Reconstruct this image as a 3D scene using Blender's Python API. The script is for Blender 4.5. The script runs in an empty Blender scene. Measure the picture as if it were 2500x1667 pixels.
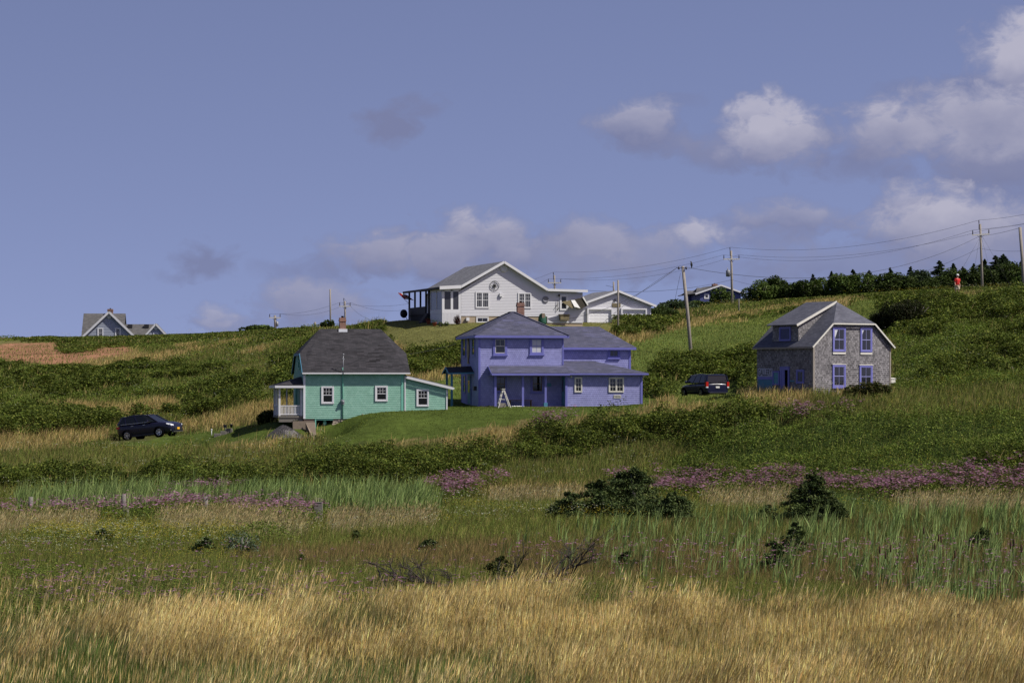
import bpy, math, random
import numpy as np
from mathutils import Vector, Matrix
random.seed(7)
rng = np.random.default_rng(11)
R = math.radians
F = 6944.0          # focal length in photo pixels (2500 wide)
CX, HY = 1250.0, 940.0   # optical axis column, horizon row

# ------------------------------------------------------------------ camera
scene = bpy.context.scene
cam_d = bpy.data.cameras.new("camera")
cam = bpy.data.objects.new("camera", cam_d)
scene.collection.objects.link(cam)
cam_d.sensor_width = 36.0
cam_d.lens = F / 2500.0 * 36.0
cam_d.shift_y = (HY - 833.5) / 2500.0
cam_d.clip_start = 0.5
cam_d.clip_end = 20000
cam.location = (0, 0, 0)
cam.rotation_euler = (R(90), 0, 0)
scene.camera = cam

# ------------------------------------------------------------------ sun + sky
SUN = Vector((1.92, -0.80, 2.35)).normalized()
sun_el = math.asin(SUN.z)
sun_rot = math.atan2(SUN.x, SUN.y)
sl = bpy.data.lights.new("sun", 'SUN')
sl.energy = 5.0
sl.angle = R(0.53)
sl.color = (1.0, 0.95, 0.86)
so = bpy.data.objects.new("sun", sl)
scene.collection.objects.link(so)
so.rotation_euler = SUN.to_track_quat('Z', 'Y').to_euler()
so.location = (60, -40, 90)
scene.view_settings.view_transform = 'Standard'
scene.view_settings.look = 'None'
scene.view_settings.exposure = 0.0
scene.view_settings.gamma = 1.0

CLOUDS = [  # px, py, half width, half height, opacity, brightness
 (965, 310, 90, 44, .75, .0), (1050, 265, 70, 26, .55, .0),
 (1560, 305, 100, 66, .75, .75), (1620, 345, 100, 50, .5, .1), (1650, 245, 80, 22, .25, .0),
 (1900, 340, 150, 92, .9, .9), (1780, 365, 130, 60, .6, .25), (1830, 280, 50, 52, .7, 1.0),
 (2180, 340, 180, 90, .85, .65), (2380, 325, 230, 110, .95, .75), (2450, 400, 230, 95, .8, .15), (2120, 420, 140, 40, .45, .0),
 (2490, 170, 130, 110, .95, 1.0), (2380, 240, 130, 50, .6, .1), (2190, 235, 75, 28, .3, .0),
 (1190, 600, 110, 72, .8, .75), (1060, 625, 210, 66, .85, .5), (900, 615, 130, 66, .75, .6), (800, 660, 120, 40, .45, .0),
 (500, 645, 80, 40, .65, .0), (430, 672, 60, 18, .25, .0), (670, 655, 60, 22, .22, .0),
 (530, 772, 60, 32, .6, .8), (800, 740, 170, 54, .7, .5), (640, 790, 160, 30, .35, .1),
 (1450, 595, 110, 66, .75, .55), (1400, 640, 170, 60, .6, .3), (1700, 590, 100, 52, .75, .8), (1590, 615, 160, 66, .65, .45),
 (1930, 525, 130, 42, .7, .6), (1830, 580, 140, 44, .4, .2), (2300, 550, 220, 90, .85, .8), (2220, 500, 110, 50, .6, .9),
 (2430, 600, 200, 90, .7, .45), (2080, 640, 260, 60, .5, .3), (1800, 670, 260, 40, .3, .1), (2420, 480, 140, 50, .4, .1)]

def build_world():
    w = bpy.data.worlds.new("World")
    scene.world = w
    w.use_nodes = True
    nt = w.node_tree
    N, L = nt.nodes, nt.links
    N.clear()
    out = N.new('ShaderNodeOutputWorld')
    bg = N.new('ShaderNodeBackground')
    L.new(bg.outputs[0], out.inputs[0])
    tc = N.new('ShaderNodeTexCoord')
    def M(op, a, b=None, c=None, clamp=False):
        n = N.new('ShaderNodeMath'); n.operation = op; n.use_clamp = clamp
        for i, v in enumerate((a, b, c)):
            if v is None: continue
            if isinstance(v, (int, float)): n.inputs[i].default_value = v
            else: L.new(v, n.inputs[i])
        return n.outputs[0]
    sep = N.new('ShaderNodeSeparateXYZ'); L.new(tc.outputs['Generated'], sep.inputs[0])
    x, y, z = sep.outputs
    # the low sky of a clear polarised day is as blue as the sky higher up
    zz = M('ADD', M('MULTIPLY', M('ABSOLUTE', z), 1.55), 0.30)
    cmb = N.new('ShaderNodeCombineXYZ'); L.new(x, cmb.inputs[0]); L.new(y, cmb.inputs[1]); L.new(zz, cmb.inputs[2])
    nrm = N.new('ShaderNodeVectorMath'); nrm.operation = 'NORMALIZE'; L.new(cmb.outputs[0], nrm.inputs[0])
    sky = N.new('ShaderNodeTexSky'); sky.sky_type = 'NISHITA'; sky.sun_disc = False
    sky.sun_elevation = sun_el; sky.sun_rotation = sun_rot; sky.altitude = 0
    sky.air_density = 1.0; sky.dust_density = 0.6; sky.ozone_density = 2.0
    L.new(nrm.outputs[0], sky.inputs[0])
    tint = N.new('ShaderNodeMix'); tint.data_type = 'RGBA'; tint.blend_type = 'MULTIPLY'; tint.inputs[0].default_value = 1
    L.new(sky.outputs[0], tint.inputs[6]); tint.inputs[7].default_value = SKY_TINT
    # a clear sky deepens towards the zenith; extra darkening added to cut fill light
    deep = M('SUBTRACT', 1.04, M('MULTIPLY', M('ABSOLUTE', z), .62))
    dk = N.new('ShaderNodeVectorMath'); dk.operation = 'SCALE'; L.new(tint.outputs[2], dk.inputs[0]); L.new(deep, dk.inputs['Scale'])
    # clouds in azimuth / elevation
    az = M('ARCTAN2', x, y)
    el = M('ARCTAN2', z, M('SQRT', M('ADD', M('MULTIPLY', x, x), M('MULTIPLY', y, y))))
    pc = N.new('ShaderNodeCombineXYZ'); L.new(az, pc.inputs[0]); L.new(el, pc.inputs[1])
    def noise(scale, sx, sy, det, rough, off=0.0, dist=0.0):
        mp = N.new('ShaderNodeMapping'); mp.inputs['Scale'].default_value = (sx, sy, 1)
        mp.inputs['Location'].default_value = (off, off * .7, off * 1.3)
        L.new(pc.outputs[0], mp.inputs[0])
        n = N.new('ShaderNodeTexNoise'); n.inputs['Scale'].default_value = scale
        n.inputs['Detail'].default_value = det; n.inputs['Roughness'].default_value = rough
        n.inputs['Distortion'].default_value = dist
        L.new(mp.outputs[0], n.inputs['Vector'])
        return n
    nb = noise(30, 1, 1.5, 7, .6, 3.1)
    nf = noise(75, 1, 1.3, 6, .62, 9.7, .6)
    ns = noise(24, 1, 1.6, 5, .55, 21.0)
    ne = M('SUBTRACT', M('ADD', M('MULTIPLY', nb.outputs[0], 1.9), M('MULTIPLY', nf.outputs[0], 1.6)), 1.58)
    wx = noise(38, 1, 1.4, 4, .6, 61.0); wy = noise(38, 1, 1.4, 4, .6, 83.0)
    az0 = az
    az = M('ADD', az, M('MULTIPLY', M('SUBTRACT', wx.outputs[0], .5), .026))
    el = M('ADD', el, M('MULTIPLY', M('SUBTRACT', wy.outputs[0], .5), .016))
    op_t = br_t = None
    for (px, py, rw, rh, op, br) in CLOUDS:
        a, e = (px - CX) / F, (HY - py) / F
        dx = M('MULTIPLY', M('SUBTRACT', az, a), F / rw)
        dy = M('MULTIPLY', M('SUBTRACT', el, e), F / rh)
        ln = M('SQRT', M('ADD', M('MULTIPLY', dx, dx), M('MULTIPLY', dy, dy)))
        m = M('ADD', M('SUBTRACT', 1.05, ln), ne)
        m = M('MULTIPLY', M('MULTIPLY', m, 1.35, clamp=True), min(1.0, op*1.2))
        lit = M('ADD', M('MULTIPLY', dy, .55), M('MULTIPLY', dx, .05))
        b = M('MULTIPLY', M('MULTIPLY', M('ADD', M('ADD', lit, .55), M('MULTIPLY', M('SUBTRACT', ns.outputs[0], .5), 1.6)), br, clamp=True), m)
        if op_t is None: op_t, br_t = m, b
        else:
            inv = M('MULTIPLY', M('SUBTRACT', 1.0, op_t), M('SUBTRACT', 1.0, m))
            op_t = M('SUBTRACT', 1.0, inv)
            br_t = M('MAXIMUM', br_t, b)
    front = M('GREATER_THAN', y, 0.0)
    # the rest of the sky (behind and above) gets loose fair-weather cloud
    gen = noise(3.2, 1, 2.2, 6, .6, 40.0)
    wide = M('MULTIPLY', M('MULTIPLY', M('SUBTRACT', gen.outputs[0], .54), 5.0, clamp=True),
             M('MULTIPLY', M('SUBTRACT', M('ABSOLUTE', az0), .3), 6.0, clamp=True))
    op_t = M('ADD', M('MULTIPLY', op_t, front), M('MULTIPLY', wide, .6), clamp=True)
    mx = N.new('ShaderNodeMix'); mx.data_type = 'RGBA'; mx.clamp_factor = True
    L.new(M('MULTIPLY', br_t, 1.35, clamp=True), mx.inputs[0])
    mx.inputs[6].default_value = CLOUD_DARK; mx.inputs[7].default_value = CLOUD_LIGHT
    fin = N.new('ShaderNodeMix'); fin.data_type = 'RGBA'; fin.clamp_factor = True
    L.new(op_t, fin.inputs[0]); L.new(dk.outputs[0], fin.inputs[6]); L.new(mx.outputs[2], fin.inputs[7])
    L.new(fin.outputs[2], bg.inputs[0])
    bg.inputs[1].default_value = SKY_STRENGTH
    w.cycles.sampling_method = 'MANUAL'; w.cycles.sample_map_resolution = 512
SKY_STRENGTH = 0.135
SKY_TINT = (1.21, 0.915, .965, 1)
CLOUD_DARK = (1.42, 1.58, 2.72, 1)
CLOUD_LIGHT = (3.35, 3.3, 4.15, 1)
build_world()

# ------------------------------------------------------------------ helpers
C = scene.collection
def P(px, py, Y):
    return Vector(((px - CX) / F * Y, Y, (HY - py) / F * Y))

def tag(o, label=None, cat=None, group=None, kind=None):
    if label: o['label'] = label
    if cat: o['category'] = cat
    if group: o['group'] = group
    if kind: o['kind'] = kind
    return o

def empty(name, loc, rz=0.0, label=None, cat=None, group=None):
    o = bpy.data.objects.new(name, None)
    o.empty_display_size = 0.3
    C.objects.link(o)
    o.location = loc
    o.rotation_euler = (0, 0, rz)
    return tag(o, label, cat, group)

class MB:
    def __init__(s):
        s.v = []; s.f = []; s.m = []; s.smooth = []
        s.cur = 0
    def add(s, vs, fs, smooth=False):
        b = len(s.v)
        s.v += [tuple(v) for v in vs]
        for f in fs:
            s.f.append([b + i for i in f]); s.m.append(s.cur); s.smooth.append(smooth)
        return s
    def poly(s, pts): return s.add(pts, [list(range(len(pts)))])
    def box(s, x0, x1, y0, y1, z0, z1):
        if x0 > x1: x0, x1 = x1, x0
        if y0 > y1: y0, y1 = y1, y0
        if z0 > z1: z0, z1 = z1, z0
        v = [(x0,y0,z0),(x1,y0,z0),(x1,y1,z0),(x0,y1,z0),(x0,y0,z1),(x1,y0,z1),(x1,y1,z1),(x0,y1,z1)]
        return s.add(v, [(0,3,2,1),(4,5,6,7),(0,1,5,4),(1,2,6,5),(2,3,7,6),(3,0,4,7)])
    def slab(s, pts, t):
        pts = [Vector(p) for p in pts]
        n = Vector((0,0,0))
        for i in range(len(pts)):
            a, b = pts[i], pts[(i+1) % len(pts)]
            n += Vector(((a.y-b.y)*(a.z+b.z), (a.z-b.z)*(a.x+b.x), (a.x-b.x)*(a.y+b.y)))
        n.normalize()
        if n.z < 0: pts = pts[::-1]; n = -n
        k = len(pts)
        low = [p - n * t for p in pts]
        fs = [tuple(range(k)), tuple(range(2*k-1, k-1, -1))]
        for i in range(k):
            j = (i+1) % k
            fs.append((i, k+i, k+j, j))
        return s.add(pts + low, fs)
    def bar(s, a, b, w, h=None, up=(0,0,1)):
        a, b = Vector(a), Vector(b); h = h or w
        d = (b-a).normalized(); u = Vector(up)
        if abs(d.dot(u)) > .98: u = Vector((0,1,0))
        r = d.cross(u).normalized(); u = r.cross(d).normalized()
        r *= w/2; u *= h/2
        v = [a-r-u, a+r-u, a+r+u, a-r+u, b-r-u, b+r-u, b+r+u, b-r+u]
        return s.add(v, [(0,1,2,3),(7,6,5,4),(0,4,5,1),(1,5,6,2),(2,6,7,3),(3,7,4,0)])
    def tube(s, pts, rad, n=8, caps=True, smooth=True):
        pts = [Vector(p) for p in pts]
        if not hasattr(rad, '__len__'): rad = [rad]*len(pts)
        vs = []; ref = Vector((0.13, .31, .94))
        for i, p in enumerate(pts):
            d = (pts[min(i+1, len(pts)-1)] - pts[max(i-1, 0)]).normalized()
            u = ref if abs(d.dot(ref)) < .95 else Vector((1,0,0))
            a = d.cross(u).normalized(); b = d.cross(a)
            for k in range(n):
                t = 2*math.pi*k/n
                vs.append(p + (a*math.cos(t) + b*math.sin(t))*rad[i])
        fs = []
        for i in range(len(pts)-1):
            for k in range(n):
                fs.append((i*n+k, i*n+(k+1)%n, (i+1)*n+(k+1)%n, (i+1)*n+k))
        s.add(vs, fs, smooth)
        if caps:
            b0 = len(s.v) - len(vs)
            s.f.append([b0+k for k in range(n)][::-1]); s.m.append(s.cur); s.smooth.append(False)
            e = b0 + (len(pts)-1)*n
            s.f.append([e+k for k in range(n)]); s.m.append(s.cur); s.smooth.append(False)
        return s
    def lathe(s, prof, c=(0,0,0), n=12, axis='z'):
        vs = []; c = Vector(c)
        for r, h in prof:
            for k in range(n):
                t = 2*math.pi*k/n
                p = (r*math.cos(t), r*math.sin(t), h)
                if axis == 'y': p = (p[0], h, p[1])
                if axis == 'x': p = (h, p[0], p[1])
                vs.append(c + Vector(p))
        fs = []
        for i in range(len(prof)-1):
            for k in range(n):
                fs.append((i*n+k, i*n+(k+1)%n, (i+1)*n+(k+1)%n, (i+1)*n+k))
        fs.append(tuple(range(n))[::-1]); fs.append(tuple(range((len(prof)-1)*n, len(prof)*n)))
        return s.add(vs, fs, True)
    def build(s, name, mat, parent=None, bevel=0):
        me = bpy.data.meshes.new(name)
        me.from_pydata(s.v, [], s.f)
        mats = mat if isinstance(mat, (list, tuple)) else [mat]
        for m in mats: me.materials.append(m)
        me.polygons.foreach_set('material_index', s.m)
        me.polygons.foreach_set('use_smooth', s.smooth)
        uv = me.uv_layers.new(name='UVMap')
        for p in me.polygons:
            n = p.normal
            t = Vector((0,0,1)).cross(n) if abs(n.z) < .999 else Vector((1,0,0))
            t.normalize(); b = n.cross(t)
            for li in p.loop_indices:
                co = me.vertices[me.loops[li].vertex_index].co
                uv.data[li].uv = (co.dot(t), co.dot(b))
        me.update()
        o = bpy.data.objects.new(name, me)
        C.objects.link(o)
        if parent is not None: o.parent = parent
        if bevel:
            bv = o.modifiers.new('bevel', 'BEVEL'); bv.width = bevel; bv.segments = 2; bv.limit_method = 'ANGLE'
        return o

def copy_tree(o, parent=None):
    c = o.copy(); C.objects.link(c); c.parent = parent
    for ch in [k for k in bpy.data.objects if k.parent == o]:
        copy_tree(ch, c)
    return c

# ------------------------------------------------------------------ materials
MATS = {}
def new_mat(name):
    m = bpy.data.materials.new(name); m.use_nodes = True
    nt = m.node_tree; b = nt.nodes['Principled BSDF']
    return m, nt, b
def plain(name, col, rough=.6, metal=0, spec=.5, var=.12, scale=3.0, coat=0):
    if name in MATS: return MATS[name]
    m, nt, b = new_mat(name)
    N, L = nt.nodes, nt.links
    tc = N.new('ShaderNodeTexCoord'); no = N.new('ShaderNodeTexNoise')
    no.inputs['Scale'].default_value = scale; no.inputs['Detail'].default_value = 5
    L.new(tc.outputs['Object'], no.inputs['Vector'])
    mx = N.new('ShaderNodeMix'); mx.data_type = 'RGBA'
    mx.inputs[6].default_value = (*[c*(1-var) for c in col], 1)
    mx.inputs[7].default_value = (*[min(1, c*(1+var)) for c in col], 1)
    L.new(no.outputs[0], mx.inputs[0]); L.new(mx.outputs[2], b.inputs['Base Color'])
    b.inputs['Roughness'].default_value = rough; b.inputs['Metallic'].default_value = metal
    b.inputs['Specular IOR Level'].default_value = spec
    b.inputs['Coat Weight'].default_value = coat
    MATS[name] = m
    return m
def bricky(name, c1, c2, gap, bw, bh, mortar=.006, patch=None, patch_amt=.5, patch_scale=1.2, rough=.85, bias=0.0, dirt=.25, offset=.5):
    """rows of shingles or bricks laid in metres over the face's own UV"""
    if name in MATS: return MATS[name]
    m, nt, b = new_mat(name); N, L = nt.nodes, nt.links
    uv = N.new('ShaderNodeUVMap')
    br = N.new('ShaderNodeTexBrick')
    br.offset = offset
    for k, v in (('Scale', 1.0), ('Brick Width', bw), ('Row Height', bh), ('Mortar Size', mortar), ('Mortar Smooth', .1), ('Bias', bias)):
        br.inputs[k].default_value = v
    br.inputs['Color1'].default_value = (*c1, 1); br.inputs['Color2'].default_value = (*c2, 1); br.inputs['Mortar'].default_value = (*gap, 1)
    L.new(uv.outputs[0], br.inputs['Vector'])
    last = br.outputs['Color']
    if patch:
        b2 = N.new('ShaderNodeTexBrick'); b2.offset = .37
        for k, v in (('Scale', 1.0), ('Brick Width', bw*2.3), ('Row Height', bh), ('Mortar Size', 0), ('Bias', -.2)):
            b2.inputs[k].default_value = v
        b2.inputs['Color1'].default_value = (0,0,0,1); b2.inputs['Color2'].default_value = (1,1,1,1)
        L.new(uv.outputs[0], b2.inputs['Vector'])
        no = N.new('ShaderNodeTexNoise'); no.inputs['Scale'].default_value = patch_scale; no.inputs['Detail'].default_value = 2
        L.new(uv.outputs[0], no.inputs['Vector'])
        mu = N.new('ShaderNodeMath'); mu.operation = 'MULTIPLY'; L.new(b2.outputs['Color'], mu.inputs[0]); L.new(no.outputs[0], mu.inputs[1])
        rp = N.new('ShaderNodeMapRange'); rp.inputs[1].default_value = .22; rp.inputs[2].default_value = .5; rp.inputs[4].default_value = patch_amt
        L.new(mu.outputs[0], rp.inputs[0])
        mx = N.new('ShaderNodeMix'); mx.data_type = 'RGBA'; L.new(rp.outputs[0], mx.inputs[0]); L.new(last, mx.inputs[6]); mx.inputs[7].default_value = (*patch, 1)
        last = mx.outputs[2]
    n2 = N.new('ShaderNodeTexNoise'); n2.inputs['Scale'].default_value = .9; n2.inputs['Detail'].default_value = 8; n2.inputs['Roughness'].default_value = .7
    L.new(uv.outputs[0], n2.inputs['Vector'])
    r2 = N.new('ShaderNodeMapRange'); r2.inputs[1].default_value = .3; r2.inputs[2].default_value = .7; r2.inputs[3].default_value = 1-dirt; r2.inputs[4].default_value = 1.0+dirt*.3
    L.new(n2.outputs[0], r2.inputs[0])
    m2 = N.new('ShaderNodeVectorMath'); m2.operation = 'SCALE'; L.new(last, m2.inputs[0]); L.new(r2.outputs[0], m2.inputs['Scale'])
    L.new(m2.outputs[0], b.inputs['Base Color'])
    b.inputs['Roughness'].default_value = rough; b.inputs['Specular IOR Level'].default_value = .3
    MATS[name] = m
    return m

teal_sh   = bricky('teal_shingle', (.25,.475,.37), (.31,.545,.435), (.15,.31,.24), .16, .125, .005, dirt=.18)
teal_trim = plain('teal_trim', (.16,.46,.36), .6)
teal_blue = plain('teal_blue_paint', (.06,.20,.30), .6)
purple_sh = bricky('purple_shingle', (.285,.292,.56), (.35,.36,.66), (.15,.15,.36), .14, .145, .005, dirt=.2)
purple_tr = plain('purple_trim', (.15,.155,.45), .55)
white_lap = plain('white_vinyl', (.58,.58,.61), .55, var=.05)
white_tr  = plain('white_trim', (.66,.66,.68), .5, var=.05)
cream_tr  = plain('weathered_white', (.62,.60,.54), .7, var=.2, scale=12)
grey_lap  = plain('grey_vinyl', (.30,.33,.40), .6, var=.05)
navy_lap  = plain('navy_vinyl', (.05,.065,.20), .6)
cedar     = bricky('weathered_cedar', (.19,.182,.19), (.43,.41,.42), (.06,.056,.058), .12, .128, .012, dirt=.45, bias=-.05)
roof_black= bricky('charcoal_shingle_roof', (.028,.027,.032), (.052,.048,.055), (.018,.018,.02), .33, .14, .006, patch=(.008,.007,.009), patch_amt=1.0, patch_scale=.45)
roof_purp = bricky('slate_shingle_roof', (.062,.066,.105), (.10,.10,.15), (.04,.04,.07), .33, .14, .006, patch=(.13,.13,.25), patch_amt=.6, patch_scale=1.1)
roof_grey = bricky('grey_shingle_roof', (.17,.17,.185), (.25,.25,.265), (.12,.12,.16), .33, .14, .005)
roof_dgrey= bricky('dark_grey_shingle_roof', (.09,.088,.09), (.14,.135,.135), (.06,.06,.06), .33, .14, .005)
roof_gal  = bricky('blue_grey_shingle_roof', (.085,.088,.115), (.125,.128,.16), (.06,.06,.08), .33, .15, .006)
roof_dark = plain('black_felt', (.012,.012,.018), .8)
brick_m   = bricky('red_brick', (.23,.075,.045), (.34,.13,.08), (.30,.27,.24), .22, .075, .012, dirt=.4)
concrete  = plain('concrete', (.21,.165,.125), .9, var=.25, scale=5)
tan_found = plain('tan_parging', (.36,.29,.20), .9, var=.1)
stone_m   = plain('foundation_stone', (.42,.35,.27), .9, var=.35, scale=9)
dark_int  = plain('dark_interior', (.005,.005,.006), 1.0, spec=0)
black_mt  = plain('black_metal', (.015,.015,.018), .5)
dark_wood = plain('dark_stained_wood', (.018,.016,.018), .7)
galv      = plain('galvanised_metal', (.27,.28,.30), .5, metal=.3)
flashing  = plain('white_flashing', (.7,.72,.75), .4)
wood_grey = plain('weathered_pole_wood', (.27,.24,.21), .9, var=.3, scale=6)
wood_old  = plain('old_grey_wood', (.17,.155,.135), .95, var=.4, scale=14)
brown_wd  = plain('brown_wood', (.14,.09,.045), .85, var=.3, scale=8)
olive_wd  = plain('olive_board', (.17,.14,.075), .85, var=.3, scale=6)
wire_m    = plain('wire_rubber', (.02,.02,.022), .6)
porcelain = plain('dark_insulator', (.05,.045,.06), .3)
curtain_m = plain('curtain_cloth', (.55,.56,.6), .9)
cur_teal  = plain('teal_curtain', (.20,.42,.42), .9)
red_m     = plain('red_cloth', (.50,.012,.010), .8)
white_cl  = plain('white_cloth', (.75,.75,.72), .85)
khaki     = plain('khaki_cloth', (.52,.44,.34), .9)
skin_m    = plain('skin', (.48,.27,.19), .6, var=.05)
paint_nv  = plain('dark_navy_car_paint', (.010,.010,.028), .3, var=.02, coat=.3, spec=.35)
paint_vn  = plain('navy_van_paint', (.014,.016,.045), .3, var=.02, coat=.3, spec=.35)
tyre_m    = plain('tyre_rubber', (.012,.012,.012), .9)
rim_m     = plain('alloy_rim', (.55,.56,.6), .25, metal=.9)
lamp_m    = plain('headlight_lens', (.7,.72,.78), .12)
tail_m    = plain('red_light_lens', (.45,.02,.015), .2)
plate_y   = plain('yellow_plate', (.75,.40,.02), .5)
plate_w   = plain('white_plate', (.7,.7,.68), .5)
green_cl  = plain('green_cover', (.01,.075,.045), .7)
terracota = plain('terracotta', (.35,.09,.05), .8)
ink       = plain('dark_paint_letters', (.03,.03,.04), .7)
sign_wh   = plain('pale_sign_board', (.42,.42,.50), .8)
gravel_m  = plain('crushed_gravel', (.15,.14,.135), .95, var=.55, scale=9)
yellow_g  = plain('yellow_plastic', (.75,.62,.12), .5)
bird_m    = plain('black_feathers', (.01,.01,.012), .5)

def glass_mat(name, col, rough=.025):
    m, nt, b = new_mat(name)
    b.inputs['Base Color'].default_value = (*col, 1)
    b.inputs['Roughness'].default_value = rough
    b.inputs['Specular IOR Level'].default_value = .5
    N, L = nt.nodes, nt.links
    tc = N.new('ShaderNodeTexCoord'); no = N.new('ShaderNodeTexNoise'); no.inputs['Scale'].default_value = 2.5
    L.new(tc.outputs['Object'], no.inputs[0])
    bp = N.new('ShaderNodeBump'); bp.inputs['Strength'].default_value = .02; L.new(no.outputs[0], bp.inputs['Height']); L.new(bp.outputs[0], b.inputs['Normal'])
    return m
glass = glass_mat('window_glass', (.012,.013,.016))
glass_gr = glass_mat('screened_glass', (.045,.045,.055), .25)
car_glass = glass_mat('car_glass', (.008,.010,.012))

def veg_mat(name, trans=.20, rough=.7):
    m, nt, b = new_mat(name); N, L = nt.nodes, nt.links
    at = N.new('ShaderNodeAttribute'); at.attribute_name = 'tint'
    b.inputs['Roughness'].default_value = rough; b.inputs['Specular IOR Level'].default_value = .12
    L.new(at.outputs['Color'], b.inputs['Base Color'])
    tr = N.new('ShaderNodeBsdfTranslucent')
    vm = N.new('ShaderNodeVectorMath'); vm.operation = 'MULTIPLY'; L.new(at.outputs['Color'], vm.inputs[0]); vm.inputs[1].default_value = (1.12, 1.2, .75)
    L.new(vm.outputs[0], tr.inputs[0])
    mx = N.new('ShaderNodeMixShader'); mx.inputs[0].default_value = trans
    L.new(b.outputs[0], mx.inputs[1]); L.new(tr.outputs[0], mx.inputs[2])
    L.new(mx.outputs[0], N['Material Output'].inputs[0])
    return m
veg = veg_mat('foliage')
veg_dry = veg_mat('dry_grass', .16, .6)
needle = veg_mat('needles', .12, .7)
petal = veg_mat('petals', .25, .8)

# ------------------------------------------------------------------ numpy noise
_tab = rng.random((256, 256)).astype(np.float64)
def vnoise(x, y, seed=0):
    x = x + seed * 17.13; y = y + seed * 9.71
    xi = np.floor(x).astype(int); yi = np.floor(y).astype(int)
    fx = x - xi; fy = y - yi
    fx = fx*fx*(3-2*fx); fy = fy*fy*(3-2*fy)
    a = _tab[xi & 255, yi & 255]; b = _tab[(xi+1) & 255, yi & 255]
    c = _tab[xi & 255, (yi+1) & 255]; d = _tab[(xi+1) & 255, (yi+1) & 255]
    return (a*(1-fx)+b*fx)*(1-fy) + (c*(1-fx)+d*fx)*fy
def fbm(x, y, oct=4, seed=0):
    s = 0; a = .5; t = 0
    for i in range(oct):
        s = s + a*vnoise(x, y, seed+i*3); t += a
        x = x*2.03; y = y*2.03; a *= .5
    return s / t

# ------------------------------------------------------------------ terrain
CP = [  # px, py, distance
 (0,1195,168),(0,1130,186),(0,1070,203),(0,1000,226),(0,930,258),(0,880,290),(0,845,325),(0,829,355),
 (-500,1195,168),(-500,1070,203),(-500,930,258),(-500,829,350),
 (400,1195,167),(400,1130,184),(400,1074,202),(310,1077,202),(410,1068,203),(400,1000,226),(400,930,256),(400,880,285),(400,836,325),(400,824,350),
 (560,1045,202),(560,1070,196),
 (700,1190,167),(700,1130,178),(700,1068,188),(650,1032,196),(720,1028,196),(700,1005,208),(700,950,232),(700,880,265),(700,830,300),(700,808,330),
 (760,1048,191.5),(792,1052,191.5),(815,1048,192),(838,1026,192.5),(880,1013,193),(970,1004,194),(1085,1000,195),(900,1023,189.5),(1000,1011,189.5),(840,1050,188),
 (800,1015,203),(1000,1185,168),(1000,1110,178),(1000,1058,185),(1000,980,206),(1000,920,218),(1000,860,238),(1000,797,259),(880,798,270),(850,870,245),(850,940,220),
 (1300,1170,168),(1300,1090,178),(1300,1040,185),(1169,992,197),(1385,995,195),(1300,993,205),(1130,985,204),(1200,970,211),(1300,880,234),(1300,815,250),(1130,789,257),(1300,789,259),(1250,788,275),
 (1568,987,198),(1500,993,194),(1480,985,208),
 (1600,1170,166),(1600,1080,176),(1600,1015,184),(1600,978,200),(1600,955,215),(1600,870,245),(1540,806,262),(1600,790,275),(1450,789,268),(1500,788,285),
 (1720,973,210),(1720,973,224),(1720,912,238),(1720,850,252),(1720,795,285),(1720,755,330),(1720,748,400),(1720,738,460),
 (1900,1165,164),(1900,1060,172),(1900,990,179),(1985,964,183),(2172,960,186.5),(1842,964,188),(2000,958,193),(1900,900,212),(1900,830,245),(1900,775,285),(1900,738,335),(1900,730,400),
 (2200,1180,160),(2200,1080,168),(2200,1000,176),(2230,950,186),(2250,880,203),(2250,815,217),(2250,755,230),(2250,730,240),(2250,723,300),(2250,718,370),
 (2500,1175,160),(2500,1080,167),(2500,990,177),(2500,900,196),(2500,820,213),(2500,752,228),(2500,724,240),(2500,718,290),(2500,713,360),
 (2900,1175,160),(2900,990,177),(2900,820,213),(2900,724,240),(2900,713,360),
 (0,855,420),(-500,855,420),(400,845,420),(700,832,420),(1000,815,400),(1300,808,400),(1550,775,400),
 (0,870,520),(700,850,520),(1300,830,520),(1720,750,540),(2250,716,520),(2800,712,520)]
pts = [P(*c) for c in CP]
tx = [p.x for p in pts]; ty = [p.y for p in pts]; tz = [p.z for p in pts]
for Yv in (20, 50, 80, 110, 138, 152):
    for Xv in (-60, -30, -10, 10, 30, 60):
        tx.append(Xv); ty.append(Yv); tz.append(-6.5 + (.12 if (Xv+Yv) % 3 == 0 else 0))
tx = np.array(tx); ty = np.array(ty)*1.0; tz = np.array(tz)
def tps_k(dx, dy):
    r2 = dx*dx + dy*dy
    return np.where(r2 > 0, r2*np.log(r2+1e-9), 0.0)
n_ = len(tx)
S_ = 50.0
K = tps_k((tx[:,None]-tx[None])/S_, (ty[:,None]-ty[None])/S_) + np.eye(n_)*4e-4
A = np.zeros((n_+3, n_+3)); A[:n_,:n_] = K
A[:n_,n_] = 1; A[:n_,n_+1] = tx/S_; A[:n_,n_+2] = ty/S_; A[n_:,:n_] = A[:n_,n_:].T
sol = np.linalg.solve(A, np.concatenate([tz, [0,0,0]]))
def tps(x, y):
    out = np.zeros_like(x)
    for i in range(n_):
        out += sol[i]*tps_k((x-tx[i])/S_, (y-ty[i])/S_)
    return out + sol[n_] + sol[n_+1]*x/S_ + sol[n_+2]*y/S_
GX0, GX1, GY0, GY1, GS = -110.0, 110.0, 16.0, 560.0, 1.0
gx = np.arange(GX0, GX1+.1, GS); gy = np.arange(GY0, GY1+.1, GS)
GXm, GYm = np.meshgrid(gx, gy)
GZ = tps(GXm, GYm)
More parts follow.
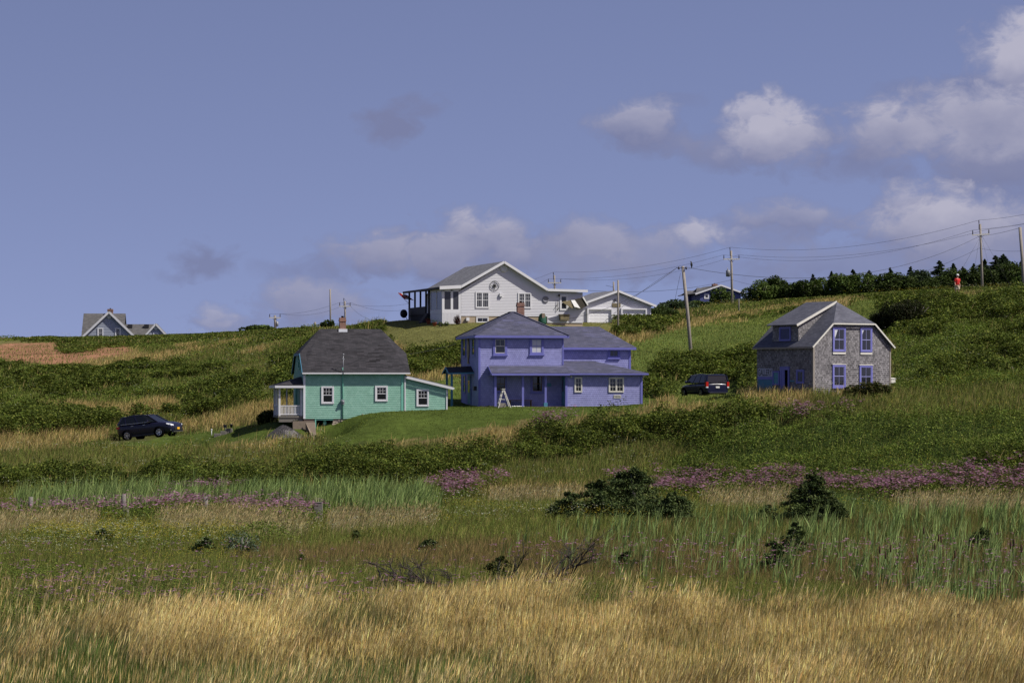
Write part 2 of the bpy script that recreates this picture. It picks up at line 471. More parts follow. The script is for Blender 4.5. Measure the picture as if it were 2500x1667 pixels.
for (ax_,ay_,rr_,dd_) in ((795,191.2,1.5,.95),(793,190.2,1.6,1.15),(800,188.2,1.4,.5)):
    q_ = P(ax_,1050,ay_); GZ -= dd_*np.exp(-(((GXm-q_.x)/rr_)**2+((GYm-q_.y)/rr_)**2))
_r=P(313,1076,203.8); _f=P(388,1067,202.7); _d=_f-_r; _L=_d.xy.length; _u=(_d.x/_L,_d.y/_L)
_s=(GXm-_r.x)*_u[0]+(GYm-_r.y)*_u[1]; _pl=_r.z+_s*_d.z/_L
_t=-(GXm-_r.x)*_u[1]+(GYm-_r.y)*_u[0]
_w=np.clip(1.6-np.maximum(np.abs(_s-1.3)/3.2,np.abs(_t-.8)/2.0),0,1); GZ=GZ*(1-_w)+_pl*_w
_pz=(940-971.0)/F*GYm; _pxx=CX+GXm/np.maximum(GYm,1)*F
_w=np.clip(1-np.maximum(np.abs(_pxx-1725)-85,0)/40,0,1)*np.clip(1-np.maximum(np.abs(GYm-214)-12,0)/5,0,1)
GZ=GZ*(1-_w)+np.minimum(GZ,_pz)*_w
def _bump(x, y):
    return (fbm(x*.35, y*.35, 3, 5)-.5)*.35
def wild(x, y):          # how much the ground is rough (0 on lawns and pads)
    px = CX + x/np.maximum(y, 1)*F; 
    w = np.ones_like(x)*1.0
    lawn = (y > 184) & (y < 212) & (px > 270) & (px < 1620)
    up = (y > 240) & (y < 290) & (px > 900) & (px < 1600)
    drive = (y > 196) & (y < 234) & (px > 1600) & (px < 1860)
    return np.where(lawn | up | drive, .12, w)
GZ = GZ + _bump(GXm, GYm)*wild(GXm, GYm)
def ground(x, y):
    x = np.clip(np.asarray(x, float), GX0, GX1-.01); y = np.clip(np.asarray(y, float), GY0, GY1-.01)
    u = (x-GX0)/GS; v = (y-GY0)/GS
    i = np.minimum(np.floor(u).astype(int), len(gx)-2); j = np.minimum(np.floor(v).astype(int), len(gy)-2)
    fu = u-i; fv = v-j
    return (GZ[j,i]*(1-fu)+GZ[j,i+1]*fu)*(1-fv) + (GZ[j+1,i]*(1-fu)+GZ[j+1,i+1]*fu)*fv
def gz(x, y): return float(ground(np.array([x]), np.array([y]))[0])
def G(px, Y):            # a point on the ground in the direction of column px
    x = (px-CX)/F*Y
    return Vector((x, Y, gz(x, Y)))

# ------------------------------------------------------------------ plant zones
MIX,SHR,STR,LWN,MDW,MAR,CAT,PNK,HRB,DRT,FST,YLW,GLD,FLW,CTS,BRN = range(16)
ZW, ZH = 1250, 900
zone = np.zeros((ZH, ZW), np.int8)
zyy, zxx = np.mgrid[0:ZH, 0:ZW]; zxx = zxx*2+1.0; zyy = zyy*2+1.0
def zpoly(lab, pts):
    ins = np.zeros(zone.shape, bool)
    k = len(pts)
    for i in range(k):
        x0, y0 = pts[i]; x1, y1 = pts[(i+1) % k]
        if y0 == y1: continue
        c = ((y0 > zyy) != (y1 > zyy)) & (zxx < (x1-x0)*(zyy-y0)/(y1-y0)+x0)
        ins ^= c
    zone[ins] = lab
for lab, pl in [
 (MAR, [(-9,1195),(2600,1205),(2600,1900),(-9,1900)]),
 (MAR, [(-9,1092),(700,1092),(1000,1080),(1260,1060),(1700,1080),(1650,1205),(-9,1205)]),
 (STR, [(0,1045),(240,1030),(280,1060),(180,1085),(0,1095)]), (SHR, [(0,1015),(200,1008),(275,1022),(250,1045),(0,1052)]),
 (MAR, [(540,900),(640,870),(720,862),(690,885),(590,915)]), (MAR, [(430,985),(600,935),(690,905),(690,960),(560,985)]),
 (STR, [(420,1030),(640,985),(640,1015),(430,1050)]),
 (HRB, [(400,945),(600,920),(690,930),(640,955),(420,965)]),
 (SHR, [(660,870),(745,850),(745,960),(690,965)]),
 (DRT, [(0,840),(120,832),(250,838),(325,838),(330,852),(300,868),(220,880),(140,892),(40,884),(0,876)]),
 (YLW, [(0,822),(120,824),(210,830),(60,836),(0,840)]), (SHR, [(140,842),(200,836),(240,845),(160,855)]),
 (SHR, [(820,784),(1000,784),(1000,797),(820,806)]), (SHR, [(590,798),(700,790),(730,812),(600,822)]),
 (YLW, [(920,800),(1120,786),(1600,786),(1540,806),(1450,880),(1130,880),(1110,850),(1000,855),(940,830)]),
 (SHR, [(990,862),(1125,845),(1140,885),(1060,905),(990,905)]),
 (STR, [(990,915),(1135,885),(1135,905),(1000,932)]), (STR, [(950,830),(985,845),(1000,862),(960,860)]),
 (MDW, [(1000,935),(1130,905),(1140,980),(1060,990),(1000,965)]),
 (MDW, [(1530,835),(1700,792),(1900,757),(2060,737),(2240,722),(2190,790),(2120,850),(1850,880),(1740,870),(1620,910),(1530,915)]),
 (STR, [(1450,802),(1600,792),(1750,764),(2000,722),(2120,716),(2060,742),(1900,750),(1700,788),(1560,822),(1490,818)]),
 (MDW, [(1600,806),(1750,776),(1760,790),(1620,822)]),
 (SHR, [(1500,806),(1560,770),(1600,742),(1700,736),(1820,724),(2100,704),(2000,725),(1800,750),(1700,772),(1600,804),(1510,812)]),
 (HRB, [(1740,742),(1860,738),(1850,752),(1740,762)]),
 (SHR, [(1570,940),(1600,882),(1700,866),(1850,856),(1850,945),(1790,955),(1785,930),(1660,925),(1650,965),(1575,975)]),
 (HRB, [(2170,800),(2260,740),(2500,705),(2560,705),(2560,945),(2180,960)]),
 (SHR, [(2150,745),(2210,728),(2290,735),(2330,790),(2290,815),(2160,805)]),
 (MDW, [(2050,725),(2250,714),(2500,708),(2500,716),(2280,738),(2150,745)]),
 (MDW, [(1640,925),(1810,925),(1815,985),(1640,985)]),
 (YLW, [(935,735),(1500,735),(1500,808),(935,812)]),
 (STR, [(1835,940),(1975,940),(1985,985),(1835,990)]),
 (LWN, [(795,1080),(796,960),(1100,955),(1560,955),(1650,965),(1560,1000),(1400,1018),(1250,1036),(1150,1052),(1060,1070),(920,1080)]),
 (LWN, [(285,1090),(430,1055),(520,1040),(670,1012),(780,1015),(795,1060),(700,1068),(560,1080),(430,1086)]),
 (STR, [(1080,1072),(1200,1036),(1290,1038),(1300,1070),(1200,1085),(1100,1088)]), (PNK, [(1290,1034),(1400,1020),(1410,1048),(1310,1055)]),
 (HRB, [(1600,1150),(1700,1090),(1900,1040),(2100,1005),(2560,985),(2560,1150),(2200,1160),(1900,1165)]),
 (MAR, [(1980,962),(2560,925),(2560,1000),(2200,1010),(1990,995)]),
 (SHR, [(1250,1090),(1290,1062),(1420,1030),(1500,1022),(1570,1016),(1660,1006),(1780,1004),(1880,998),(1890,1015),(1700,1056),(1500,1078),(1400,1110),(1280,1115)]),
 (SHR, [(-9,1170),(200,1155),(500,1150),(640,1158),(800,1122),(950,1112),(1200,1104),(1260,1118),(1150,1155),(900,1184),(600,1186),(-9,1188)]),
 (SHR, [(2330,1130),(2560,1080),(2560,1125),(2400,1140)]),
 (PNK, [(1890,1004),(2000,1000),(2100,990),(2085,1010),(1960,1032),(1900,1028)]),
 (PNK, [(1050,1190),(1100,1176),(1220,1170),(1230,1184),(1100,1216),(1050,1212)]), (PNK, [(1480,1170),(1600,1158),(1610,1178),(1490,1186)]),
 (PNK, [(1560,1190),(1700,1168),(1960,1158),(1960,1178),(2100,1172),(2350,1150),(2560,1135),(2560,1215),(2200,1222),(2100,1206),(1900,1202),(1600,1206)]),
 (STR, [(1170,1186),(1300,1176),(1480,1182),(1510,1210),(1190,1214)]), (STR, [(2180,1214),(2560,1208),(2560,1232),(2200,1236)]),
 (STR, [(1720,1204),(1920,1200),(1930,1224),(1730,1228)]), (MDW, [(1930,1200),(2160,1206),(2150,1232),(1940,1232)]),
 (CAT, [(30,1222),(200,1202),(560,1192),(1050,1200),(1065,1245),(900,1256),(700,1250),(300,1244),(60,1250)]),
 (PNK, [(360,1212),(560,1190),(620,1196),(560,1212)]),
 (PNK, [(0,1250),(250,1246),(420,1234),(560,1232),(700,1238),(790,1256),(760,1270),(560,1252),(400,1258),(0,1262)]),
 (STR, [(0,1262),(225,1260),(230,1284),(0,1290)]), (STR, [(380,1258),(560,1250),(745,1270),(745,1286),(400,1294)]), (STR, [(800,1262),(1060,1252),(1050,1272),(800,1284)]),
 (GLD, [(80,1284),(560,1284),(640,1306),(400,1330),(60,1316)]),
 (HRB, [(560,1292),(720,1286),(740,1300),(600,1310)]),
 (BRN, [(560,1330),(900,1305),(1400,1305),(1800,1300),(2100,1330),(2100,1380),(1500,1390),(1000,1370),(560,1360)]),
 (CTS, [(1180,1340),(1340,1290),(1700,1250),(2560,1240),(2560,1490),(2150,1470),(2060,1410),(1700,1405),(1300,1405)]),
 (FLW, [(0,1375),(400,1390),(700,1410),(900,1450),(1750,1460),(1750,1500),(700,1560),(0,1560)]),
 (FST, [(0,1605),(60,1585),(120,1562),(300,1532),(500,1522),(640,1535),(760,1560),(1000,1560),(1050,1500),(900,1480),(1000,1462),(1300,1466),(1500,1500),(1700,1506),(2560,1500),(2560,1900),(0,1900)]),
]: zpoly(lab, pl)

def label_at(x, y, z, jit=1.0):
    px = CX + x/y*F; py = HY - z/y*F
    jx = (fbm(x*.45, y*.45, 3, 31)-.5)*60*jit; jy = (fbm(x*.45, y*.45, 3, 47)-.5)*26*jit
    sc = np.clip(130/y, .5, 1.6)
    rj = np.random.default_rng(5)
    jx = jx + rj.normal(size=len(x))*9*jit; jy = jy + rj.normal(size=len(x))*5.5*jit
    px = np.clip(px + jx*sc, 0, 2499); py = np.clip(py + jy*sc, 0, 1799)
    lab = zone[(py/2).astype(int), (px/2).astype(int)].astype(int)
    # the hill is a patchwork of thicket, dry grass and green herbs lying along the slope
    n = fbm(x*.075, y*.05, 4, 63)
    lab = np.where((lab == MIX) & (n > .60), SHR, lab)
    lab = np.where((lab == MIX) & (n > .52), HRB, lab)
    lab = np.where((lab == MIX) & (n < .425), STR, lab)
    n2 = fbm(x*.12, y*.10, 3, 88) + np.where((px > 2150) & (py < 950), .115, 0)
    lab = np.where((lab == HRB) & (n2 > .63), SHR, lab)
    return lab

# ground sheet: fine where it is seen, stretching to the horizon
def spread(a, b, step, far):
    c = list(np.arange(a, b+.01, step)); d = step
    lo, hi = c[0], c[-1]
    left, right = [], []
    while lo > -far: d *= 1.5; lo -= d; left.append(lo)
    d = step
    while hi < far: d *= 1.5; hi += d; right.append(hi)
    return np.array(left[::-1] + c + right)
sx = spread(-72, 72, .8, 6000); sy = spread(40, 420, .8, 9000)
SX, SY = np.meshgrid(sx, sy)
SZ = ground(SX, SY)
edge = np.maximum(0, np.maximum(np.abs(SX)-110, np.maximum(SY-560, 16-SY)))
SZ = SZ - np.minimum(edge*.02, 8.0)*np.where(SX > 40, .3, 1)
BASEC = {MIX:(.08,.085,.028), SHR:(.025,.034,.010), STR:(.17,.135,.06), LWN:(.070,.098,.020), MDW:(.09,.12,.03), MAR:(.055,.065,.02),
 CAT:(.05,.07,.025), PNK:(.05,.055,.02), HRB:(.035,.055,.014), DRT:(.30,.155,.09), FST:(.045,.05,.02), YLW:(.135,.135,.045), GLD:(.055,.07,.02),
 FLW:(.04,.06,.015), CTS:(.05,.055,.02), BRN:(.085,.065,.03)}
def build_ground():
    h, w = SX.shape
    co = np.stack([SX, SY, SZ], -1).reshape(-1, 3)
    idx = np.arange(h*w).reshape(h, w)
    q = np.stack([idx[:-1,:-1], idx[:-1,1:], idx[1:,1:], idx[1:,:-1]], -1).reshape(-1, 4)
    me = bpy.data.meshes.new('ground')
    me.vertices.add(len(co)); me.vertices.foreach_set('co', co.astype(np.float32).ravel())
    me.loops.add(q.size); me.loops.foreach_set('vertex_index', q.astype(np.int32).ravel())
    me.polygons.add(len(q)); me.polygons.foreach_set('loop_start', np.arange(0, q.size, 4, dtype=np.int32))
    me.polygons.foreach_set('use_smooth', np.ones(len(q), bool))
    me.update(calc_edges=True)
    lab = label_at(co[:,0], np.maximum(co[:,1], 20), co[:,2]+.1)
    tab = np.array([BASEC[i] for i in range(16)])
    col = np.ones((len(co), 4), np.float32); col[:,:3] = tab[lab]
    a = me.color_attributes.new('tint', 'FLOAT_COLOR', 'POINT'); a.data.foreach_set('color', col.ravel())
    m, nt, b = new_mat('soil_and_turf'); N, L = nt.nodes, nt.links
    at = N.new('ShaderNodeAttribute'); at.attribute_name = 'tint'
    tc = N.new('ShaderNodeTexCoord')
    n1 = N.new('ShaderNodeTexNoise'); n1.inputs['Scale'].default_value = 1.6; n1.inputs['Detail'].default_value = 9; n1.inputs['Roughness'].default_value = .75
    n2 = N.new('ShaderNodeTexNoise'); n2.inputs['Scale'].default_value = .25; n2.inputs['Detail'].default_value = 4
    L.new(tc.outputs['Object'], n1.inputs[0]); L.new(tc.outputs['Object'], n2.inputs[0])
    r = N.new('ShaderNodeMapRange'); r.inputs[1].default_value = .3; r.inputs[2].default_value = .7; r.inputs[3].default_value = .55; r.inputs[4].default_value = 1.35
    L.new(n1.outputs[0], r.inputs[0])
    r3 = N.new('ShaderNodeMapRange'); r3.inputs[1].default_value = .35; r3.inputs[2].default_value = .65; r3.inputs[3].default_value = .85; r3.inputs[4].default_value = 1.15
    L.new(n2.outputs[0], r3.inputs[0])
    mm = N.new('ShaderNodeMath'); mm.operation = 'MULTIPLY'; L.new(r.outputs[0], mm.inputs[0]); L.new(r3.outputs[0], mm.inputs[1])
    vm = N.new('ShaderNodeVectorMath'); vm.operation = 'SCALE'; L.new(at.outputs['Color'], vm.inputs[0]); L.new(mm.outputs[0], vm.inputs['Scale'])
    L.new(vm.outputs[0], b.inputs['Base Color']); b.inputs['Roughness'].default_value = 1; b.inputs['Specular IOR Level'].default_value = .05
    bp = N.new('ShaderNodeBump'); bp.inputs['Strength'].default_value = .5; bp.inputs['Distance'].default_value = .12
    L.new(n1.outputs[0], bp.inputs['Height']); L.new(bp.outputs[0], b.inputs['Normal'])
    me.materials.append(m)
    o = bpy.data.objects.new('ground', me); C.objects.link(o)
    tag(o, kind='structure')
build_ground()

# ------------------------------------------------------------------ mass plants (numpy meshes)
def tri_mesh(name, verts, tris, cols, mat, parent=None):
    me = bpy.data.meshes.new(name)
    me.vertices.add(len(verts)); me.vertices.foreach_set('co', verts.astype(np.float32).ravel())
    me.loops.add(tris.size); me.loops.foreach_set('vertex_index', tris.astype(np.int32).ravel())
    me.polygons.add(len(tris)); me.polygons.foreach_set('loop_start', np.arange(0, tris.size, 3, dtype=np.int32))
    me.update(calc_edges=True)
    c4 = np.ones((len(verts), 4), np.float32); c4[:,:3] = cols
    a = me.color_attributes.new('tint', 'FLOAT_COLOR', 'POINT'); a.data.foreach_set('color', c4.ravel())
    me.materials.append(mat)
    o = bpy.data.objects.new(name, me); C.objects.link(o)
    if parent is not None: o.parent = parent
    return o
def blades(pos, h, w, az, lean, col, foot=None):
    """bent grass blades: 5 verts, 3 triangles"""
    n = len(pos); yaw = rng.random(n)*math.pi
    sd = np.stack([np.cos(yaw), np.sin(yaw), np.zeros(n)], -1)*(w/2)[:,None]
    dr = np.stack([np.cos(az), np.sin(az), np.zeros(n)], -1)
    up = np.array([0,0,1.0])
    mid = pos + dr*(lean*h*.3)[:,None] + up*(h*.55)[:,None]
    tip = pos + dr*(lean*h)[:,None] + up*(h*np.sqrt(np.maximum(.15, 1-lean**2*.8)))[:,None]
    v = np.stack([pos-sd, pos+sd, mid+sd*.85, mid-sd*.85, tip], 1).reshape(-1,3)
    b = (np.arange(n)*5)[:,None]
    t = np.concatenate([b+np.array([0,1,2]), b+np.array([0,2,3]), b+np.array([3,2,4])], 1).reshape(-1,3)
    c = np.repeat(col, 5, 0)
    if foot is not None:      # straw still green at its foot, its colour darkened for shade between stems
        c[0::5] = foot; c[1::5] = foot; c[2::5] = c[2::5]*.6+foot*.4; c[3::5] = c[3::5]*.6+foot*.4
    return v, t, c
def heads(pos, h, w, hl, az, lean, col):
    """seed heads at the tips of stems: a spindle of two crossed diamonds"""
    n = len(pos); yaw = rng.random(n)*math.pi
    dr = np.stack([np.cos(az), np.sin(az), np.zeros(n)], -1); up = np.array([0,0,1.0])
    tip = pos + dr*(lean*h)[:,None] + up*(h*np.sqrt(np.maximum(.15, 1-lean**2*.8)))[:,None]
    ax = dr*(lean*1.5)[:,None] + up; ax /= np.linalg.norm(ax, axis=1)[:,None]
    a0 = tip - ax*(hl*.85)[:,None]; a1 = tip + ax*(hl*.15)[:,None]; m = a0*.62 + a1*.38
    s1 = np.stack([np.cos(yaw), np.sin(yaw), np.zeros(n)], -1)*(w/2)[:,None]
    s2 = np.stack([-np.sin(yaw), np.cos(yaw), np.zeros(n)], -1)*(w/2)[:,None]
    v = np.stack([a0, m-s1, m+s1, m-s2, m+s2, a1], 1).reshape(-1,3)
    b = (np.arange(n)*6)[:,None]
    t = np.concatenate([b+np.array([0,2,1]), b+np.array([1,2,5]), b+np.array([0,4,3]), b+np.array([3,4,5])], 1).reshape(-1,3)
    return v, t, np.repeat(col, 6, 0)
def leaves(pos, s, col, flat=.5, aspect=.55):
    """leaf sized diamonds, random attitude; flat=1 lies level"""
    n = len(pos)
    nr = rng.normal(size=(n,3)); nr[:,2] = np.abs(nr[:,2]); nr = nr*(1-flat) + np.array([0,0,1.0])*flat*1.6
    nr /= np.linalg.norm(nr, axis=1)[:,None]
    t1 = np.cross(nr, rng.normal(size=(n,3))); t1 /= np.linalg.norm(t1, axis=1)[:,None]
    t2 = np.cross(nr, t1)
    a = t1*(s/2)[:,None]; b2 = t2*(s*aspect/2)[:,None]
    v = np.stack([pos-a, pos-b2, pos+a, pos+b2], 1).reshape(-1,3)
    b = (np.arange(n)*4)[:,None]
    t = np.concatenate([b+np.array([0,1,2]), b+np.array([0,2,3])], 1).reshape(-1,3)
    return v, t, np.repeat(col, 4, 0)
class Acc:
    def __init__(s): s.v=[]; s.t=[]; s.c=[]; s.n=0
    def add(s, vtc):
        v, t, c = vtc
        if len(v) == 0: return
        s.v.append(v); s.t.append(t+s.n); s.c.append(c); s.n += len(v)
    def build(s, name, mat, label=None, cat=None):
        if not s.n: return None
        o = tri_mesh(name, np.concatenate(s.v), np.concatenate(s.t), np.clip(np.concatenate(s.c), 0, 1), mat)
        return tag(o, label, cat, kind='stuff')
def mixcol(n, pal, var=.18, w=None):
    pal = np.array(pal); k = rng.choice(len(pal), n, p=w)
    return pal[k]*(1+rng.normal(size=(n,1))*var).clip(.45, 1.7)*(1+rng.normal(size=(n,3))*.04)

def candidates(y0, y1, dens):
    """uniform ground points in the seen wedge, dens per square metre as function of distance"""
    out = []
    for ya in np.arange(y0, y1, 4.0):
        yb = min(ya+4, y1); ym = (ya+yb)/2; hw = .187*ym + 2.5
        n = int(dens(ym)*(yb-ya)*2*hw)
        x = rng.uniform(-hw, hw, n); y = rng.uniform(ya, yb, n)
        out.append(np.stack([x, y], -1))
    p = np.concatenate(out)
    z = ground(p[:,0], p[:,1])
    return np.column_stack([p, z])
# footprints kept clear of plants: (centre x, y, half x, half y, rotation)
CLEAR = []
def clear_mask(p):
    keep = np.ones(len(p), bool)
    for (cx, cy, hx, hy, rz) in CLEAR:
        dx = p[:,0]-cx; dy = p[:,1]-cy; c, s = math.cos(rz), math.sin(rz)
        u = dx*c+dy*s; v = -dx*s+dy*c
        keep &= ~((np.abs(u) < hx) & (np.abs(v) < hy))
    return keep

# ------------------------------------------------------------------ building kit
class Frame:
    """local frame of a building: x along its front, y into its depth, z up; reads positions on its own walls"""
    def __init__(s, name, px, py, Y, deg, **kw):
        s.o = P(px, py, Y); s.th = R(deg); s.c, s.s = math.cos(s.th), math.sin(s.th)
        s.root = empty(name, s.o, s.th, **kw)
    def f(s, px, py, d=0.0):      # point of the plane y=d
        k = (px-CX)/F; ox = s.o.x - d*s.s; oy = s.o.y + d*s.c
        lx = (k*oy-ox)/(s.c-k*s.s)
        return lx, (HY-py)/F*(oy+lx*s.s)-s.o.z
    def sd(s, px, py, x=0.0):     # point of the plane x=x
        k = (px-CX)/F; ox = s.o.x + x*s.c; oy = s.o.y + x*s.s
        ly = (ox-k*oy)/(s.s+k*s.c)
        return ly, (HY-py)/F*(oy+ly*s.c)-s.o.z
    def w(s, x, y, z=0): return s.o + Vector((x*s.c-y*s.s, x*s.s+y*s.c, z))

def mp(plane, a, t, z, off):      # (along wall, outward, up) -> local
    return (a, off-t, z) if plane == 'f' else ((off-t, a, z) if plane == 's' else (off+t, a, z))
def pbox(mb, plane, off, a0, a1, t0, t1, z0, z1):
    p = mp(plane, a0, t0, z0, off); q = mp(plane, a1, t1, z1, off)
    mb.box(p[0], q[0], p[1], q[1], p[2], q[2])
def clip_band(poly, z0, z1):
    def cut(ps, keep, zc):
        out = []
        for i in range(len(ps)):
            a, b = ps[i], ps[(i+1) % len(ps)]
            ka, kb = keep(a), keep(b)
            if ka: out.append(a)
            if ka != kb:
                t = (zc-a[1])/(b[1]-a[1]); out.append((a[0]+(b[0]-a[0])*t, zc))
        return out
    p = cut(poly, lambda q: q[1] >= z0-1e-9, z0)
    return cut(p, lambda q: q[1] <= z1+1e-9, z1) if p else []
def lapwall(mb, plane, off, poly, course=.125, step=.019, base=0.0):
    """a wall of overlapping courses: every course is a board tilted out over the one below"""
    zs = [p[1] for p in poly]
    k0 = math.floor((min(zs)-base)/course); k1 = math.ceil((max(zs)-base)/course)
    for k in range(k0, k1):
        z0, z1 = base+k*course, base+(k+1)*course
        c = clip_band(poly, z0, z1)
        if len(c) < 3: continue
        pts = [mp(plane, a, step*(z1-z)/course+.001, z, off) for a, z in c]
        if plane == 's': pts = pts[::-1]
        mb.poly(pts)
        low = [q for q in c if q[1] < z0+1e-6]
        if len(low) >= 2:
            a0, a1 = min(q[0] for q in low), max(q[0] for q in low)
            pp = [mp(plane, a0, .0, z0, off), mp(plane, a1, .0, z0, off), mp(plane, a1, step+.001, z0, off), mp(plane, a0, step+.001, z0, off)]
            if plane == 'f': pp = pp[::-1]
            mb.poly(pp)

def window(fr, plane, off, a0, a1, z0, z1, trim, cw=.09, sashm=None, top=(2,1), bot=(1,1), sill=True, curtain=None, gl=None, cas_t=.06, double=False, name='window', label=None):
    if a0 > a1: a0, a1 = a1, a0
    if z0 > z1: z0, z1 = z1, z0
    sashm = sashm or trim
    mb = MB()
    pbox(mb, plane, off, a0, a0+cw, 0, cas_t, z0, z1); pbox(mb, plane, off, a1-cw, a1, 0, cas_t, z0, z1)
    pbox(mb, plane, off, a0+cw, a1-cw, 0, cas_t-.003, z1-cw, z1); pbox(mb, plane, off, a0+cw, a1-cw, 0, cas_t-.003, z0, z0+cw*.9)
    w = mb.build(name, trim, fr.root)
    if label: w['label'] = label
    ia0, ia1, iz0, iz1 = a0+cw, a1-cw, z0+cw*.9, z1-cw
    g = MB(); pbox(g, plane, off, ia0-.004, ia1+.004, -.01, .021, iz0-.004, iz1+.004); g.build('pane', gl or glass, w)
    s = MB(); bw = .02
    cols = [(ia0, ia1)] if not double else [(ia0, (ia0+ia1)/2-.03), ((ia0+ia1)/2+.03, ia1)]
    if double: pbox(s, plane, off, (ia0+ia1)/2-.03, (ia0+ia1)/2+.03, .02, .05, iz0, iz1)
    for (c0, c1) in cols:
        pbox(s, plane, off, c0, c0+.035, .02, .038, iz0, iz1); pbox(s, plane, off, c1-.035, c1, .02, .038, iz0, iz1)
        zm = (iz0+iz1)/2
        if bot is not None:
            pbox(s, plane, off, c0+.035, c1-.035, .02, .041, zm-.022, zm+.022); halves = [(zm+.022, iz1-.035, top), (iz0+.035, zm-.022, bot)]
        else: halves = [(iz0+.035, iz1-.035, top)]
        pbox(s, plane, off, c0+.035, c1-.035, .02, .039, iz0, iz0+.035); pbox(s, plane, off, c0+.035, c1-.035, .02, .039, iz1-.035, iz1)
        for (h0, h1, (nc, nr)) in halves:
            for i in range(1, nc):
                a = c0+.035+(c1-c0-.07)*i/nc; pbox(s, plane, off, a-bw/2, a+bw/2, .02, .033, h0, h1)
            for j in range(1, nr):
                z = h0+(h1-h0)*j/nr; pbox(s, plane, off, c0+.035, c1-.035, .02, .030, z-bw/2, z+bw/2)
    s.build('sash', sashm, w)
    if sill:
        sl_ = MB(); pbox(sl_, plane, off, a0-.05, a1+.05, 0, cas_t+.05, z0-.07, z0-.002); sl_.build('sill', trim, w)
    if curtain:
        cb = MB(); q = [mp(plane, a, .0225, z, off) for a, z in curtain[1]]; q2 = [mp(plane, a, .0245, z, off) for a, z in curtain[1]]
        cb.poly(q); cb.poly(q2[::-1]); cb.build('curtain', curtain[0], w)
    return w

def boards(name, mat, parent, *bx):
    for q in bx:
        b = MB(); b.box(*q); b.build(name, mat, parent)
def post(fr, name, x, y, z0, z1, w, mat):
    b = MB(); b.box(x-w/2, x+w/2, y-w/2, y+w/2, z0, z1); return b.build(name, mat, fr.root)
def chimney(fr, x, y, z0, z1, w, d, parent, flash=None, name='chimney'):
    b = MB(); b.box(x-w/2, x+w/2, y-d/2, y+d/2, z0, z1-.26)
    b.box(x-w/2-.035, x+w/2+.035, y-d/2-.035, y+d/2+.035, z1-.26, z1-.14)
    b.box(x-w/2-.01, x+w/2+.01, y-d/2-.01, y+d/2+.01, z1-.139, z1)
    ch = b.build(name, brick_m, parent)
    c = MB(); c.lathe([(.09, z1+.001), (.09, z1+.12), (.07, z1+.12), (.07, z1+.02)], (x, y, 0), 10); c.build('flue', dark_int, ch)
    if flash:
        f = MB(); e = .09; f.box(x-w/2-e, x+w/2+e, y-d/2-e-.05, y+d/2+e, flash[0], flash[1]); f.build('flashing', flashing, ch)
    return ch

# ================================================================== the teal house
T = Frame('teal_house', 742, 1022, 193, 9.7, label='turquoise shingled cottage with charcoal clipped-gable roof and small white porch on its left', cat='house')
tr_ = T.root
TW = T.f(989.5, 1000)[0]; TD = 7.2
zE = T.f(742, 913)[1]; zTop = T.f(850, 803, TD/2)[1]
zg = -1.2
w_ = MB()
lapwall(w_, 'f', 0, [(0,0),(TW,0),(TW,zE),(0,zE)])
zh = zE + (zTop-zE)*.46; hy = TD/2*.46
lapwall(w_, 's', 0, [(0,0),(TD,0),(TD,zE),(TD-hy,zh),(hy,zh),(0,zE)])
w_.box(.03, TW-.001, .003, TD, .0, zE); 
w_.add([(TW,0,0),(TW,TD,0),(TW,TD,zE),(TW,TD-hy,zh),(TW,hy,zh),(TW,0,zE)], [(0,1,2,3,4,5)])
w_.add([(0.02,TD,0),(TW,TD,0),(TW,TD,zE),(0.02,TD,zE)], [(3,2,1,0)])
w_.build('wall', teal_sh, tr_)
boards('corner_board', flashing, tr_, (-.04,.10,-.035,.09,0,zE), (-.035,0,TD-.1,TD,0,zE))
x9 = T.f(640+1575/4.6125, 1000)[0]
ct = MB(); ct.box(x9-.06, x9+.06, -.04, 0, 0, zE); ct.build('corner_board', teal_trim, tr_)
# roof: front and back slopes plus half hips
ov = .36; sl2 = (zTop-zE)/(TD/2); ze = zE + .10
xl, xr = -.13, TW+.28
r0 = T.f(640+648/4.6125, 803, TD/2)[0]; r1 = T.f(640+1335/4.6125, 803, TD/2)[0]
rb = MB()
A0=(xl,-ov,ze); A1=(xr,-ov,ze); H0=(xl+.0,hy,zh); H1=(xr,hy,zh); K0=(r0,TD/2,zTop); K1=(r1,TD/2,zTop)
B0=(xl,TD+ov,ze); B1=(xr,TD+ov,ze); J0=(xl,TD-hy,zh); J1=(xr,TD-hy,zh)
rb.slab([A0,A1,H1,K1,K0,H0], .09); rb.slab([B0,J0,K0,K1,J1,B1], .09)
rb.slab([H0,K0,J0], .09); rb.slab([H1,J1,K1], .09)
rf = rb.build('roof', roof_black, tr_)
cx_ = T.f(836.5, 800, TD/2)[0]
chimney(T, cx_, TD/2+.1, zTop-.6, T.f(836, 775.5, TD/2)[1], .42, .42, rf, flash=(zTop-.34, zTop-.0))
fb = MB(); fb.box(xl-.02, xr+.02, -ov-.04, -ov-.005, ze-.10, ze-.005); fb.build('fascia', white_tr, tr_)
fb = MB()
for (a, b) in ((A0,H0),(H0,J0),(B0,J0)):
    fb.bar(Vector(a)+Vector((-.02,0,-.1)), Vector(b)+Vector((-.02,0,-.1)), .04, .16)
fb.build('rake_board', teal_blue, tr_)
fb = MB(); fb.box(.02, TW, -ov, -.02, ze-.10, ze-.085); fb.build('soffit', teal_trim, tr_)
